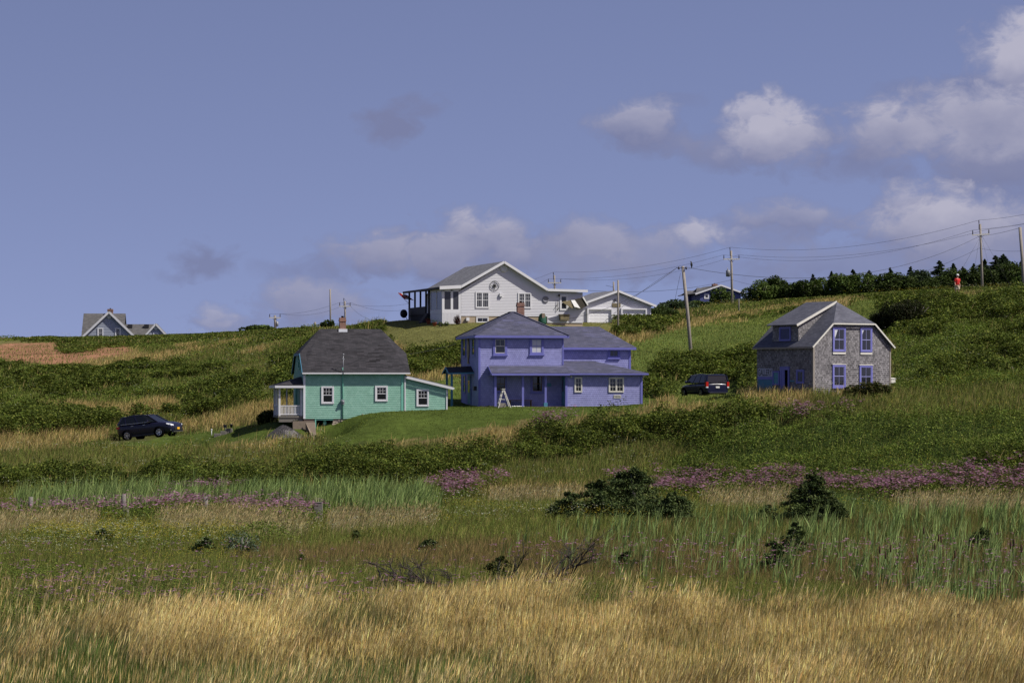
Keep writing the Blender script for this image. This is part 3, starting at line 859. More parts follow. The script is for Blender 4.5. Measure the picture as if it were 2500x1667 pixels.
# windows in front
def tw(x0,y0,x1,y1,fr=T,d=0.0):
    a0,zt = fr.f(640+x0/4.6125, 740+y0/4.6125, d); a1,zb = fr.f(640+x1/4.6125, 740+y1/4.6125, d)
    return a0,a1,zb,zt
a0,a1,z0,z1 = tw(665,935,808,1132); window(T,'f',-.016,a0,a1,z0,z1, white_tr, .11, top=(3,2), bot=(1,1), sill=False)
a0,a1,z0,z1 = tw(1270,930,1414,1105); window(T,'f',-.016,a0,a1,z0,z1, white_tr, .11, top=(3,2), bot=(1,1), sill=False)
window(T,'s',-.016,2.4,3.6,zE+.35,zE+1.35+.1, teal_trim, .10, top=(1,1), bot=(1,1), sill=False)
window(T,'s',-.016,4.6,5.5,.5,2.1, teal_trim, .10, sill=False)
# service mast with meter
xm = T.f(640+907/4.6125, 1000)[0]; zmt = T.f(836.6, 740+585/4.6125, -.1)[1]
mm = MB(); mm.tube([(xm,-.07,-.1),(xm,-.07,ze-.1),(xm,-.09,ze+.35)], .035, 8); mm.build('conduit', teal_trim, tr_)
mm = MB(); mm.tube([(xm,-.42,ze-.2),(xm,-.42,zmt)], .022, 8); mm.bar((xm,-.42,ze+.55),(xm-.18,-.3,ze+.30),.03); mm.bar((xm-.1,-.42,zmt-.22),(xm+.1,-.42,zmt-.28),.05)
mm.lathe([(.0,zmt-.02),(.06,zmt),(.05,zmt+.07),(.0,zmt+.1)],(xm,-.42,0),8)
mast = mm.build('service_mast', galv, tr_)
mt_z = T.f(836,740+1112/4.6125)[1]
mm = MB(); mm.box(xm-.10,xm+.10,-.2,-.018,mt_z-.16,mt_z+.16); mm.lathe([(.085,-.20),(.085,-.28),(.06,-.30)],(xm,0,mt_z+.02),12,'y'); mm.build('electricity_meter', galv, tr_)
xv,zv = T.f(640+1128/4.6125, 740+1258/4.6125)
mm = MB(); mm.lathe([(.07,-.018),(.07,-.16),(.05,-.18)],(xv,0,zv),10,'y'); mm.build('vent', concrete, tr_)
# foundation with basement door
xd0 = T.f(640+608/4.6125,1040)[0]; xd1 = T.f(640+785/4.6125,1040)[0]
fb = MB(); fb.box(0.0, xd0-.08, .05, .35, zg, -.004); fb.box(.02,.32,.36,TD,zg,-.004); fb.build('foundation', concrete, tr_)
fb = MB(); fb.box(xd1+.08, TW-.02, .06, .4, zg, -.004)
for i in range(70):
    x = rng.uniform(xd1+.15, TW-.2); z = rng.uniform(-.9,-.08); s = rng.uniform(.07,.16)
    fb.add([(x-s,.05,z-s*.5),(x-s*.4,.02,z-s*.62),(x+s*.8,.035,z-s*.5),(x+s,.03,z+s*.3),(x+s*.1,.015,z+s*.6),(x-s*.9,.04,z+s*.4)],[(0,1,2,3,4,5)])
fb.build('stone_foundation', stone_m, tr_)
fb = MB(); fb.box(xd0-.08,xd0,.0,.3,zg-.3,-.004); fb.box(xd1-.55,xd1-.35,.3,.5,zg-.3,-.004); fb.box(xd0,xd1+.1,.02,.2,-.10,-.006); fb.build('basement_door_frame', teal_trim, tr_)
fb = MB(); fb.box(xd0,xd1+.08,.8,.85,zg-.3,-.1); fb.box(xd1+.08,xd1+.12,.1,.85,zg-.3,-.1);fb.box(xd0-.04,xd0-.001,.32,.85,zg-.3,-.1); fb.build('basement', dark_int, tr_)
fb = MB(); fb.add([(xd0-.75,-.3,-.25),(xd0-.12,-.5,-.25),(xd0-.12,-1.6,-1.5),(xd0-.4,-1.5,-1.3),(xd0-.75,-.3,-1.7),(xd0-.12,-.5,-1.7),(xd0-.12,-1.6,-1.9)],
  [(0,1,2,3),(1,5,6,2),(0,4,5,1)]); fb.box(xd0-1.6,xd0-.12,-.16,.045,-1.3,-.16); fb.build('retaining_wall', concrete, tr_)
# right hand lean-to
EW = T.f(640+2075/4.6125, 1000, .12)[0]; zl = T.f(990, 740+835/4.6125, .12)[1]; zr = T.f(640+2075/4.6125, 740+948/4.6125, .12)[1]
w2 = MB(); lapwall(w2,'f',.12,[(TW+.02,.0),(EW,.0),(EW,zr),(TW+.02,zl)])
w2.add([(TW,.13,-.2),(EW,.13,-.2),(EW,4.6,-.2),(TW,4.6,-.2),(TW,.13,zl),(EW,.13,zr),(EW,4.6,zr),(TW,4.6,zl)],[(1,2,6,5),(2,3,7,6)])
w2.box(TW,EW,.115,.2,-.6,0)
w2.build('side_wing_wall', teal_sh, tr_)
sp = (zl-zr)/(EW-TW)
w2 = MB(); w2.slab([(TW-.02,-.12,zl+.16),(EW+.42,-.12,zr-.42*sp+.16),(EW+.42,4.8,zr-.42*sp+.16),(TW-.02,4.8,zl+.16)],.05); wr = w2.build('side_wing_roof', roof_dgrey, tr_)
w2 = MB(); w2.bar((TW,-.15,zl+.02),(EW+.44,-.15,zr-.42*sp+.02),.04,.17); w2.tube([(EW+.46,-.15,zr-.42*sp+.03),(EW+.46,4.8,zr-.42*sp+.03)],.06); w2.build('fascia', white_tr, wr)
w2 = MB(); w2.box(EW-.02,EW+.07,.06,.2,-.3,zr-.02); w2.build('corner_board', white_tr, tr_)
w2 = MB(); xs = T.f(640+1607/4.6125,1000)[0]; w2.box(xs-.03,xs+.05,-.06,-.001,-.0,zE-.15); w2.build('downspout', white_tr, tr_)
a0,a1,z0,z1 = tw(1737,968,1876,1162,d=.12); window(T,'f',.12-.016,a0,a1,z0,z1, white_tr, .10, top=(3,2), bot=(1,1), sill=False)
# white porch on the left end
PX = T.f(640+195/4.6125, 1000, .25)[0]; PD = 4.2; zf = T.f(700,740+1268/4.6125,.25)[1]; zb_ = T.f(700,740+960/4.6125,.25)[1]
pb = MB(); pb.box(PX-.1,-.05,.15,PD,zf-.12,zf); pb.build('porch_floor', wood_old, tr_)
pb = MB(); pb.box(PX-.05,-.06,.2,.24,zf-.42,zf-.125); pb.build('porch_skirt', wood_old, tr_)
for (x,y) in ((PX,.25),(PX,PD-.1),(PX,PD*.55),(-.14,.25)):
    post(T,'porch_post',x,y,zf,zb_,.13,white_tr)
pb = MB(); pb.box(PX-.08,-.05,.18,.32,zb_,zb_+.13); pb.box(PX-.08,PX+.06,.33,PD,zb_,zb_+.13); pb.build('porch_beam', white_tr, tr_)
def rail(fr, A, B, z0, z1, n, mat, parent, nm='porch_railing'):
    b = MB(); A=Vector(A); B=Vector(B); up=Vector((0,0,1))
    b.bar(A+up*z1,B+up*z1,.07,.06); b.bar(A+up*(z0+.1),B+up*(z0+.1),.05,.06)
    for i in range(n):
        p = A.lerp(B,(i+.5)/n); b.bar(p+up*(z0+.12),p+up*(z1-.03),.045,.03)
    return b.build(nm, mat, parent)
zrt = T.f(700,740+1155/4.6125,.25)[1]
rail(T,(PX+.07,.25,0),(-.2,.25,0),zf,zrt,14,white_tr,tr_); rail(T,(PX,.33,0),(PX,PD-.2,0),zf,zrt,18,white_tr,tr_)
zhi = T.f(735,740+828/4.6125,0)[1]
pb = MB(); e=(PX-.32,-.12,zb_+.14); 
pb.slab([(PX-.32,-.12,zb_+.19),(0-.03,-.12,zb_+.24),(-.03,1.5,zhi)],.06)
pb.slab([(PX-.32,-.12,zb_+.19),(-.03,1.5,zhi),(-.03,PD-1.2,zhi),(PX-.32,PD+.3,zb_+.19)],.06)
pr = pb.build('porch_roof', roof_black, tr_)
pb = MB(); pb.box(PX-.34,-.03,-.15,-.125,zb_+.04,zb_+.19); pb.box(PX-.35,PX-.325,-.12,PD+.3,zb_+.04,zb_+.18); pb.build('fascia', white_tr, pr)
pb = MB(); pb.box(-.05,-.02,1.2,2.3,zf,zf+2.05); pb.build('door', flashing, tr_)
pb = MB(); pb.box(-.9,-.85,2.9,3.4,zf,zf+1.9); pb.build('screen_panel', white_lap, tr_)
CLEAR.append((*T.w(TW/2+1.2,TD/2).xy, TW/2+1.6, TD/2+.1, T.th)); CLEAR.append((*T.w(PX/2,PD/2).xy, 1.1, PD/2, T.th))

# ================================================================== the purple house
U = Frame('purple_house', 1169.2, 991.4, 198, 9.7, label='two-storey lavender blue house with hipped slate roof, front porch and PARKING sign', cat='house')
ur = U.root
def uf(zx,zy,d=0.0): return U.f(1070+zx/4.4377, 730+zy/4.4377, d)
UW = uf(1355,1100)[0]; UD = 8.0; zE = uf(440,402)[1]
wl = MB()
lapwall(wl,'f',0,[(0,0),(UW,0),(UW,zE),(0,zE)],.145); lapwall(wl,'s',0,[(0,0),(UD,0),(UD,zE),(0,zE)],.145)
wl.box(.004,UW-.004,.004,UD,-.5,zE-.002)
wl.build('wall', purple_sh, ur)
boards('corner_board', purple_tr, ur, (-.042,.10,-.042,.1,0,zE-.16),(-.04,0,UD-.12,UD,0,zE-.16),(UW-.08,UW+.02,-.036,0,2.9,zE-.16))
cb = MB(); cb.box(-.36,UW+.36,-.37,-.32,zE-.12,zE+.05); cb.box(-.38,-.34,-.32,UD+.3,zE-.12,zE+.05); cb.box(-.34,UW+.34,-.32,-.04,zE-.10,zE-.07); cb.build('fascia', purple_tr, ur)
# main hip roof
apz = uf(790,140,3.3)[1]; ax_ = UW/2
rb = MB(); e=.37; ez=zE+.055
c0=(-e,-e,ez);c1=(UW+e,-e,ez);c2=(UW+e,UD+e,ez);c3=(-e,UD+e,ez);k0=(ax_,3.1,apz);k1=(ax_,4.9,apz)
rb.slab([c0,c1,k0],.07);rb.slab([c1,c2,k1,k0],.07);rb.slab([c2,c3,k1],.07);rb.slab([c3,c0,k0,k1],.07)
urf = rb.build('roof', roof_purp, ur)
hb = MB()
for a,b in ((c0,k0),(c1,k0),(c3,k1),(k0,k1)): hb.bar(Vector(a)+Vector((0,0,.02)),Vector(b)+Vector((0,0,.02)),.2,.03)
hb.build('ridge_cap', roof_purp, urf)
xc,zc = uf(890,40,6.2)
chimney(U, xc, 6.2, zE, zc, .5, .5, urf)
# rear right wing
WD0=3.0; WX=uf(2083,700,WD0)[0]; zW=uf(1700,532,WD0)[1]
wl = MB(); lapwall(wl,'f',WD0,[(UW,0),(WX,0),(WX,zW),(UW,zW)],.145); wl.box(UW,WX-.004,WD0+.004,UD,-.5,zW-.002); wl.build('wing_wall', purple_sh, ur)
cb = MB(); cb.box(WX-.12,WX+.02,WD0-.04,WD0,2.0,zW); cb.box(UW,WX+.35,WD0-.34,WD0-.29,zW-.12,zW+.04); cb.box(UW,WX+.33,WD0-.29,WD0-.02,zW-.09,zW-.06); cb.build('wing_fascia', purple_tr, ur)
rz = uf(1500,297,5.5)[1]; rx1 = uf(1740,292,5.5)[0]
rb = MB(); q0=(UW-1.2,WD0-.34,zW+.045);q1=(WX+.36,WD0-.34,zW+.045);q2=(WX+.36,UD+.34,zW+.045);q3=(UW-1.2,UD+.34,zW+.045);m0=(UW-2.2,5.5,rz);m1=(rx1,5.5,rz)
rb.slab([(UW+.02,WD0-.34,zW+.045),q1,m1,(UW+.02,5.5,rz)],.07); rb.slab([q1,q2,m1],.07); rb.slab([q2,(UW+.02,UD+.34,zW+.045),(UW+.02,5.5,rz),m1],.07)
rb.slab([(UW+.02,4.9,rz-.19),(UW+.02,5.5,rz),(ax_+.6,5.5,rz-.02)],.02)
wrf = rb.build('wing_roof', roof_purp, ur)
# front right room and porch roof
RD=-1.5; RX0=uf(1383,1000,RD)[0]; RX1=uf(2208,1000,RD)[0]; zR=uf(1800,806,RD)[1]
wl = MB(); lapwall(wl,'f',RD,[(RX0,0),(RX1,0),(RX1,zR),(RX0,zR)],.145); lapwall(wl,'s',RX0,[(RD,0),(0,0),(0,zR),(RD,zR)],.145)
wl.box(RX0+.004,RX1-.004,RD+.004,WD0-.01,-.5,zR-.002); wl.build('room_wall', purple_sh, ur)
boards('corner_board', purple_tr, ur, (RX0-.05,RX0+.10,RD-.05,RD,-.05,zR),(RX1-.12,RX1+.03,RD-.05,RD,-.05,zR))
PX0=uf(575,815,RD-.3)[0]; ze2=uf(1400,801,RD-.35)[1]; zp=uf(900,722,0)[1]; zq=uf(1600,672,WD0)[1]; px_t=uf(542,728,0)[0]
rb = MB(); e0=RD-.38
P0=(PX0,e0,ze2);P1=(RX1+.38,e0,ze2)
rb.slab([P0,(UW+.1,e0,ze2),(UW+.1,-.02,zp),(px_t,-.02,zp)],.07)
xq = uf(1690,668,WD0)[0]
rb.slab([(UW+.1,e0,ze2),P1,(xq,WD0-.02,zq),(UW+.03,WD0-.02,zq),(UW+.03,-.02,zp+.004)],.07)
rb.slab([P1,(RX1+.38,WD0+.3,ze2),(xq,WD0-.02,zq)],.07)
prf = rb.build('porch_roof', roof_purp, ur)
cb = MB(); cb.box(PX0+.02,UW+.1,e0-.03,e0,ze2-.17,ze2-.03); cb.box(UW+.1,RX1+.38,e0-.028,e0+.002,ze2-.13,ze2-.02); cb.bar((PX0,e0,ze2-.09),(px_t,-.04,zp-.09),.05,.16); cb.build('fascia', purple_tr, prf)
cb = MB(); cb.box(PX0+.05,RX0,e0,-.02,ze2-.16,ze2-.12); cb.build('porch_ceiling', purple_tr, ur)
for zx,w in ((620,.15),(917,.15),(1163,.15)):
    x = uf(zx,1000,RD)[0]; post(U,'porch_post',x,RD+.05,-.02,ze2-.16,w,purple_sh if 0 else purple_tr)
x = uf(1163,1000,RD)[0]; b_=MB(); b_.box(x-.13,x+.13,RD-.08,RD+.18,-.02,.25); b_.build('post_base', teal_blue, ur)
sb = MB(); sb.box(uf(460,1160,RD)[0],RX0,RD-.25,-.01,-.45,-.02); sb.box(uf(1265,1180,RD-.5)[0],RX0-.05,RD-.75,RD-.26,-.5,-.17); sb.build('porch_slab', concrete, ur)
def uw(x0,y0,x1,y1,d): 
    a0,zt=uf(x0,y0,d);a1,zb=uf(x1,y1,d);return a0,a1,zb,zt
a0,a1,z0,z1=uw(595,412,745,606,-.03); window(U,'f',-.016,a0,a1,z0,z1,purple_tr,.15,cream_tr,top=(2,1),bot=(1,1))
a0,a1,z0,z1=uw(990,412,1141,602,-.03); window(U,'f',-.016,a0,a1,z0,z1,purple_tr,.15,purple_sh,top=(2,1),bot=(2,1),
  curtain=(curtain_m,[(a0+.17,z0+.16),(a1-.17,z0+.16),(a1-.17,z1-.17),(a0+.17,z1-.17)]))
a0,a1,z0,z1=uw(598,825,742,1008,0); window(U,'f',-.016,a0,a1,z0,z1,purple_tr,.13,brown_wd,top=(2,1),bot=(2,1))
a0,a1,z0,z1=uw(1000,815,1143,1016,0); window(U,'f',-.016,a0,a1,z0,z1,purple_tr,.14,brown_wd,top=(2,1),bot=(1,1))
a0,a1,z0,z1=uw(1838,536,1965,640,WD0); window(U,'f',WD0-.016,a0,a1,z0,z1,purple_tr,.13,purple_tr,top=(2,1),bot=None)
a0,a1,z0,z1=uw(1475,845,1558,1010,RD); window(U,'f',RD-.016,a0,a1,z0,z1,cream_tr,.075,cream_tr,top=(2,3),bot=None,sill=False)
a0,a1,z0,z1=uw(1845,846,2010,1010,RD); window(U,'f',RD-.016,a0,a1,z0,z1,cream_tr,.075,cream_tr,top=(2,3),bot=None,sill=False,double=True)
# left side wall openings
def us(zx,zy,x=0.0): return U.sd(1070+zx/4.4377, 730+zy/4.4377, x)
for (xa,ya,xb,yb) in ((270,412,303,632),(370,415,402,620)):
    a1_,zt=us(xa,ya);a0_,zb=us(xb,yb); window(U,'s',-.016,a0_,a1_,zb,zt,purple_tr,.12,teal_blue,top=(1,1),bot=(1,1),sill=False)
a1_,zt=us(278,815);a0_,zb=us(302,1020); window(U,'s',-.016,a0_,a1_,zb,zt,purple_tr,.10,teal_trim,top=(1,2),bot=(1,2),sill=False)
a1_,zt=us(310,815);a0_,zb=us(362,1140)
db = MB(); pbox(db,'s',-.016,a0_,a1_,0,.05,0.1,zt); sdoor=db.build('side_door', purple_tr, ur)
db = MB(); pbox(db,'s',-.016,a0_+.15,a1_-.9,.05,.075,.15,zt-.12); db.build('door_leaf', teal_blue, sdoor)
db = MB(); pbox(db,'s',-.016,a0_+.35,a1_-1.15,.076,.085,.95,zt-.45); db.build('pane', glass, sdoor)
# wooden fish ornament hung on the left wall
yo,zo=us(334,550)
fo = MB(); prof=[(0,-.95),(.25,-.55),(.36,-.1),(.30,.35),(.08,.75),(.30,.98),(-.30,.98),(-.08,.75),(-.30,.35),(-.36,-.1),(-.25,-.55)]
fo.add([(-.10,yo+a*1.3,zo-b) for a,b in prof]+[(-.05,yo+a*1.3,zo-b) for a,b in prof],[tuple(range(11))[::-1],tuple(range(11,22))]+[(i,(i+1)%11,11+(i+1)%11,11+i) for i in range(11)])
fo.build('fish_ornament', plain('faded_gold_paint',(.30,.23,.12),.7,var=.3), ur)
# teal door in the side of the room, lamps, plaques, sign
db = MB(); pbox(db,'s',RX0-.016,-1.15,-.25,0,.05,0,2.05); d2=db.build('porch_door', teal_blue, ur)
db = MB(); pbox(db,'s',RX0-.016,-.95,-.45,.05,.06,1.0,1.85); db.build('pane', glass, d2)
for (zx,zy,dd) in ((1437,835,RD),(2232,835,RD)):
    x,z=uf(zx,zy,dd); x=min(x,RX1+.08); lb=MB(); lb.box(x-.03,x+.03,dd-.12,dd-.0,z+.06,z+.1); lb.lathe([(.02,z+.06),(.06,z+.04),(.055,z-.08),(.0,z-.12)],(x,dd-.12,0),8); lb.build('wall_lamp', cream_tr, ur)
x,z=uf(1200,930,0); b_=MB(); b_.box(x-.15,x+.15,-.06,-.018,z-.12,z+.12); b_.build('name_plaque', teal_blue, ur)
x,z=U.sd(1163,948,0); b_=MB(); b_.box(-.2,-.017,.9,1.3,z-.15,z+.15); b_.build('letter_box', black_mt, ur)
def text_obj(s, mat, loc, rz, w, h, parent, nm='lettering', tilt=90, depth=.004):
    cu = bpy.data.curves.new(nm,'FONT'); cu.body = s; cu.size = 1; cu.extrude = 0; cu.align_x='LEFT'
    cu.offset = .012
    tmp = bpy.data.objects.new('tmp_text', cu); C.objects.link(tmp)
    dg = bpy.context.evaluated_depsgraph_get(); dg.update()
    me = bpy.data.meshes.new_from_object(tmp.evaluated_get(dg))
    bpy.data.objects.remove(tmp)
    xs=[v.co.x for v in me.vertices]; ys=[v.co.y for v in me.vertices]
    sx_=w/(max(xs)-min(xs)); sy_=h/(max(ys)-min(ys)); cx0=(max(xs)+min(xs))/2; cy0=(max(ys)+min(ys))/2
    for v in me.vertices: v.co = Vector(((v.co.x-cx0)*sx_, 0, (v.co.y-cy0)*sy_))
    me.materials.clear(); me.materials.append(mat)
    o = bpy.data.objects.new(nm, me); C.objects.link(o); o.parent = parent; o.location = loc; o.rotation_euler=(0,0,rz)
    return o
a0,zt=uf(1899,1036,RD);a1,zb=uf(1980,1072,RD)
b_=MB(); b_.box(a0,a1,RD-.05,RD-.018,zb,zt); sg=b_.build('parking_sign', cream_tr, ur)
text_obj('PARKING', ink, ((a0+a1)/2,RD-.054,(zb+zt)/2), 0, (a1-a0)*.9, (zt-zb)*.62, sg)
# side entry canopy
c=MB(); cy0,cy1=2.2,4.9; cxl=-2.05
cz=us(355,795,0)[1]; 
zc1 = U.f(1070+110/4.4377,730+800/4.4377,cy0)[1]; zrg=U.f(1070+75/4.4377,730+737/4.4377,3.5)[1]
cxl=U.f(1070+112/4.4377,911,cy0)[0]; cxr=-.02
c.slab([(cxl,cy0-.15,zc1),(cxr,cy0-.15,zc1+.05),(cxr,(cy0+cy1)/2,zrg+.08),(cxl,(cy0+cy1)/2,zrg)],.06)
c.slab([(cxl,cy1+.15,zc1),(cxl,(cy0+cy1)/2,zrg),(cxr,(cy0+cy1)/2,zrg+.08),(cxr,cy1+.15,zc1+.05)],.06)
cro=c.build('canopy_roof', roof_dark, ur)
c=MB(); c.bar((cxl-.02,cy0-.17,zc1-.05),(cxr,cy0-.17,zc1),.05,.11); c.bar((cxl-.03,cy0-.15,zc1-.04),(cxl-.03,(cy0+cy1)/2,zrg-.04),.05,.12); c.bar((cxl-.03,cy1+.15,zc1-.04),(cxl-.03,(cy0+cy1)/2,zrg-.04),.05,.12); c.build('fascia', teal_blue, cro)
c=MB(); c.add([(cxl+.1,cy0+.1,zc1-.02),(cxl+.1,cy1-.1,zc1-.02),(cxl+.1,(cy0+cy1)/2,zrg-.1)],[(0,1,2),(2,1,0)]); c.build('gable_board', teal_blue, cro)
xa=U.f(1091,980,cy1-.2)[0]; xb=U.f(1103,980,cy0+.2)[0]
post(U,'canopy_post',xa,cy1-.2,-.6,zc1+.05,.14,teal_blue); post(U,'canopy_post',xb,cy0+.2,-.6,zc1-.02,.14,teal_blue)
CLEAR.append((*U.w(UW/2,UD/2).xy, UW/2+.1, UD/2+.1, U.th)); CLEAR.append((*U.w((UW+WX)/2,UD/2).xy,(WX-UW)/2+.1,UD/2+.1,U.th))
CLEAR.append((*U.w((RX1)/2+1.0,.3).xy,RX1/2-.8,2.3,U.th)); CLEAR.append((*U.w(-1.2,3.4).xy,1.2,1.6,U.th))
# bench under the porch
bx0=uf(765,1100,-.4)[0];bx1=uf(1015,1100,-.4)[0];bz=uf(900,1092,-.4)[1]
bench=empty('porch_bench',U.w((bx0+bx1)/2,-.4,-.02),U.th,'dark plank bench on the purple house porch beneath the windows','bench')
hw=(bx1-bx0)/2; bz+=.02
b_=MB(); b_.box(-hw,hw,-.18,.18,bz-.05,bz); b_.build('seat',brown_wd,bench)
for s in (-1,1): b_=MB(); b_.box(s*hw-s*.08-.03,s*hw-s*.08+.03,-.15,.15,0,bz-.051); b_.build('leg',brown_wd,bench)
# pale shells along the porch edge
for i,zx in enumerate((800,822,838,850,872,894,925)):
    x,_=uf(zx,1155,RD-.1); s=rng.uniform(.045,.09)
    b_=MB(); b_.lathe([(.001,0),(s,.01),(s*.9,s*.5),(s*.35,s*.9),(.001,s)],n=7); o=b_.build('beach_stone',white_cl); o.location=U.w(x,RD-.12,-.02); o.scale=(1.3,.9,.8)
    tag(o,'pale stone laid along the edge of the purple house porch','stone','white stones on the porch edge')
# stepladder-like frame on the lawn
lx0,_=U.f(1070+645/4.4377,1000,-3.0); lx1,_=U.f(1070+778/4.4377,1000,-3.0); lxt,lzt=U.f(1070+703/4.4377,730+972/4.4377,-3.0)
wp=U.w((lx0+lx1)/2,-3.0); g0=gz(wp.x,wp.y)
lad=empty('stepladder',(wp.x,wp.y,g0),U.th,'white wooden stepladder standing open on the lawn before the porch','stepladder')
hh=lzt+U.o.z-g0; q=(lx1-lx0)/2; t=lxt-(lx0+lx1)/2
for s in (-1,1):
    b_=MB()
    for yy in (-.28,.28): b_.bar((s*q,yy*1.1,-.02),(t+s*.03,yy*.7,hh-.02),.055,.03,up=(0,1,0))
    n=4 if s<0 else 2
    for k in range(n):
        f=(k+1)/(n+1); xx=s*q*(1-f)+(t+s*.03)*f; b_.bar((xx,-.28,hh*f),(xx,.28,hh*f),.10 if s<0 else .03,.03,up=(0,0,1))
    b_.build('ladder_leg',cream_tr,lad)
b_=MB(); b_.box(t-.12,t+.12,-.25,.25,hh-.03,hh+.01); b_.build('top_step',cream_tr,lad)
b_=MB(); b_.bar((-q*.55,-.2,hh*.45),(q*.1,-.2,hh*.43),.04); b_.build('spreader',cream_tr,lad)
b_=MB(); b_.box(-.32,.2,.05,.35,.0,.32); o=b_.build('wooden_crate',wood_old,None,.01); o.location=(wp.x,wp.y+.15,g0-.02); o.rotation_euler=(0,0,.5)
tag(o,'weathered grey wooden crate lying beneath the stepladder','crate')

# ================================================================== the grey shingled gallery
GA = Frame('gallery_house', 1985.7, 963, 183, 33, label='weathered grey cedar shingle house with violet window frames and GALLERY sign', cat='house')
gr = GA.root
def gf(zx,zy,d=0.0): return GA.f(1800+zx/5.6, 720+zy/5.6, d)
def gs(zx,zy,x=0.0): return GA.sd(1800+zx/5.6, 720+zy/5.6, x)
GW=gf(2092,1000)[0]; GD=gs(270,900)[0]; zE=gf(1040,668)[1]
hxl,hz=gf(1322,388); hxr,_=gf(1888,415); hm=(hxl+GW-hxr)/2; hxl,hxr=hm,GW-hm
setb=1.55; rgz=gf(1375,95,setb)[1]+.0
rgz=(HY-(720+95/5.6))/F*(GA.w(GW/2,setb).y)-GA.o.z
slope=(hz-zE)/hm; rgz=max(rgz, zE+slope*GW/2-.16)
wl=MB()
lapwall(wl,'f',0,[(0,-.5),(GW,-.5),(GW,zE),(hxr,hz),(hxl,hz),(0,zE)],.128,.02); lapwall(wl,'s',0,[(0,-.5),(GD,-.5),(GD,zE),(0,zE)],.128,.02)
wl.box(.004,GW-.004,.004,GD,-.8,zE-.002); wl.build('wall', cedar, gr)
boards('corner_board', wood_grey, gr, (-.045,.09,-.045,.09,-.5,zE),(GW-.09,GW+.02,-.045,0,-.5,zE))
# clipped gable roof
e=.22
def rz_(x): return zE+slope*x
xL=-e; xR=GW+e; zl_=zE-slope*e*.9
kx=GW/2; kz=rgz
kA=(kx,setb,kz);kB=(kx,GD-setb,kz)
rb=MB()
rb.slab([(xL,-.2,zl_),(hxl,-.2,hz+.03),kA,kB,(hxl,GD+.2,hz+.03),(xL,GD+.2,zl_)],.07)
rb.slab([(xR,-.2,zl_),(xR,GD+.2,zl_),(hxr,GD+.2,hz+.03),kB,kA,(hxr,-.2,hz+.03)],.07)
rb.slab([(hxl,-.22,hz+.03),(hxr,-.22,hz+.03),kA],.07); rb.slab([(hxl,GD+.22,hz+.03),kB,(hxr,GD+.22,hz+.03)],.07)
grf=rb.build('roof', roof_gal, gr)
cb=MB(); cb.bar((xL,-.23,zl_-.05),(hxl,-.23,hz-.02),.04,.10); cb.bar((hxl,-.25,hz-.03),(hxr,-.25,hz-.03),.04,.09); cb.bar((hxr,-.23,hz-.02),(xR,-.23,zl_-.05),.04,.10); cb.build('rake_board', cream_tr, gr)
cb=MB(); cb.box(xL-.03,xL,-.2,GD+.2,zl_-.12,zl_-.01); cb.build('fascia', wood_grey, gr)
# shed dormer on the left slope
dy0=gs(835,520,.2)[0]; dy1=gs(485,520,.2)[0]; dxw=.2
dzt=gs(830,393,dxw)[1]; dzb=rz_(dxw)-.1
dm=MB(); 
lapwall(dm,'s',dxw,[(dy0,dzb),(dy1,dzb),(dy1,dzt),(dy0,dzt)],.128,.02)
ds=(kz-.02-dzt)/(kx-dxw); 
lapwall(dm,'f',dy0,[(dxw,dzb+.1),(kx-.1,kz-.35),(kx-.1,kz-.15),(dxw,dzt)],.128,.02)
dm.add([(dxw,dy1,dzb),(kx-.1,dy1,kz-.35),(kx-.1,dy1,kz-.15),(dxw,dy1,dzt)],[(0,1,2,3),(3,2,1,0)])
dmo=dm.build('dormer', cedar, gr)
dr=MB(); oe=.28; dr.slab([(dxw-oe,dy0-.2,dzt-ds*oe+.08),(kx+.02,dy0-.2,kz+.05),(kx+.02,dy1+.3,kz+.05),(dxw-oe,dy1+.3,dzt-ds*oe+.08)],.07); dr.build('dormer_roof', roof_gal, dmo)
dr=MB(); dr.bar((dxw-oe-.02,dy0-.22,dzt-ds*oe+.02),(kx,dy0-.22,kz-.0),.05,.15); dr.build('rake_board', cream_tr, dmo)
a1_,zt=gs(583,440,dxw);a0_,zb=gs(738,628,dxw)
window(GA,'s',dxw-.02,a0_,a1_,zb,zt,purple_tr,.09,purple_tr,top=(1,1),bot=None,sill=False,gl=plain('boarded_blue',(.06,.07,.17),.7))
# front windows
def gw(x0,y0,x1,y1):
    a0,zt=gf(x0,y0,-.03);a1,zb=gf(x1,y1,-.03);return a0,a1,zb,zt
a0,a1,z0,z1=gw(1303,440,1478,775); window(GA,'f',-.02,a0,a1,z0,z1,purple_tr,.12,purple_sh,top=(2,1),bot=(2,1),sill=False,curtain=(curtain_m,[(a0+.14,z0+.2),(a0+.18,z0+1.0),(a0+.2,(z0+z1)/2+.1),(a0+.42,z1-.17),(a0+.14,z1-.17)]))
a0b,a1b,z0b,z1b=gw(1680,445,1840,780); window(GA,'f',-.02,a0b,a1b,z0b,z1b,purple_tr,.12,purple_sh,top=(2,1),bot=(2,1),sill=False,curtain=(curtain_m,[(a0b+.14,z1b-.5),(a0b+.3,z1b-.17),(a0b+.14,z1b-.17)]))
for (p,q,r_) in ((a0,a1,z0),(a0b,a1b,z0b)):
    b_=MB(); b_.box(p,q,-.075,-.02,r_-.17,r_-.045); b_.build('sill', cream_tr, gr)
for (x0,y0,x1,y1) in ((1300,952,1478,1262),(1668,962,1845,1265)):
    a0,a1,z0,z1=gw(x0,y0,x1,y1); window(GA,'f',-.02,a0,a1,z0,z1,purple_tr,.12,purple_sh,top=(2,1),bot=(2,1),sill=True)
    b_=MB(); b_.box(a0-.04,a1+.04,-.10,-.02,z1+.003,z1+.05); b_.build('lintel', cream_tr, gr)
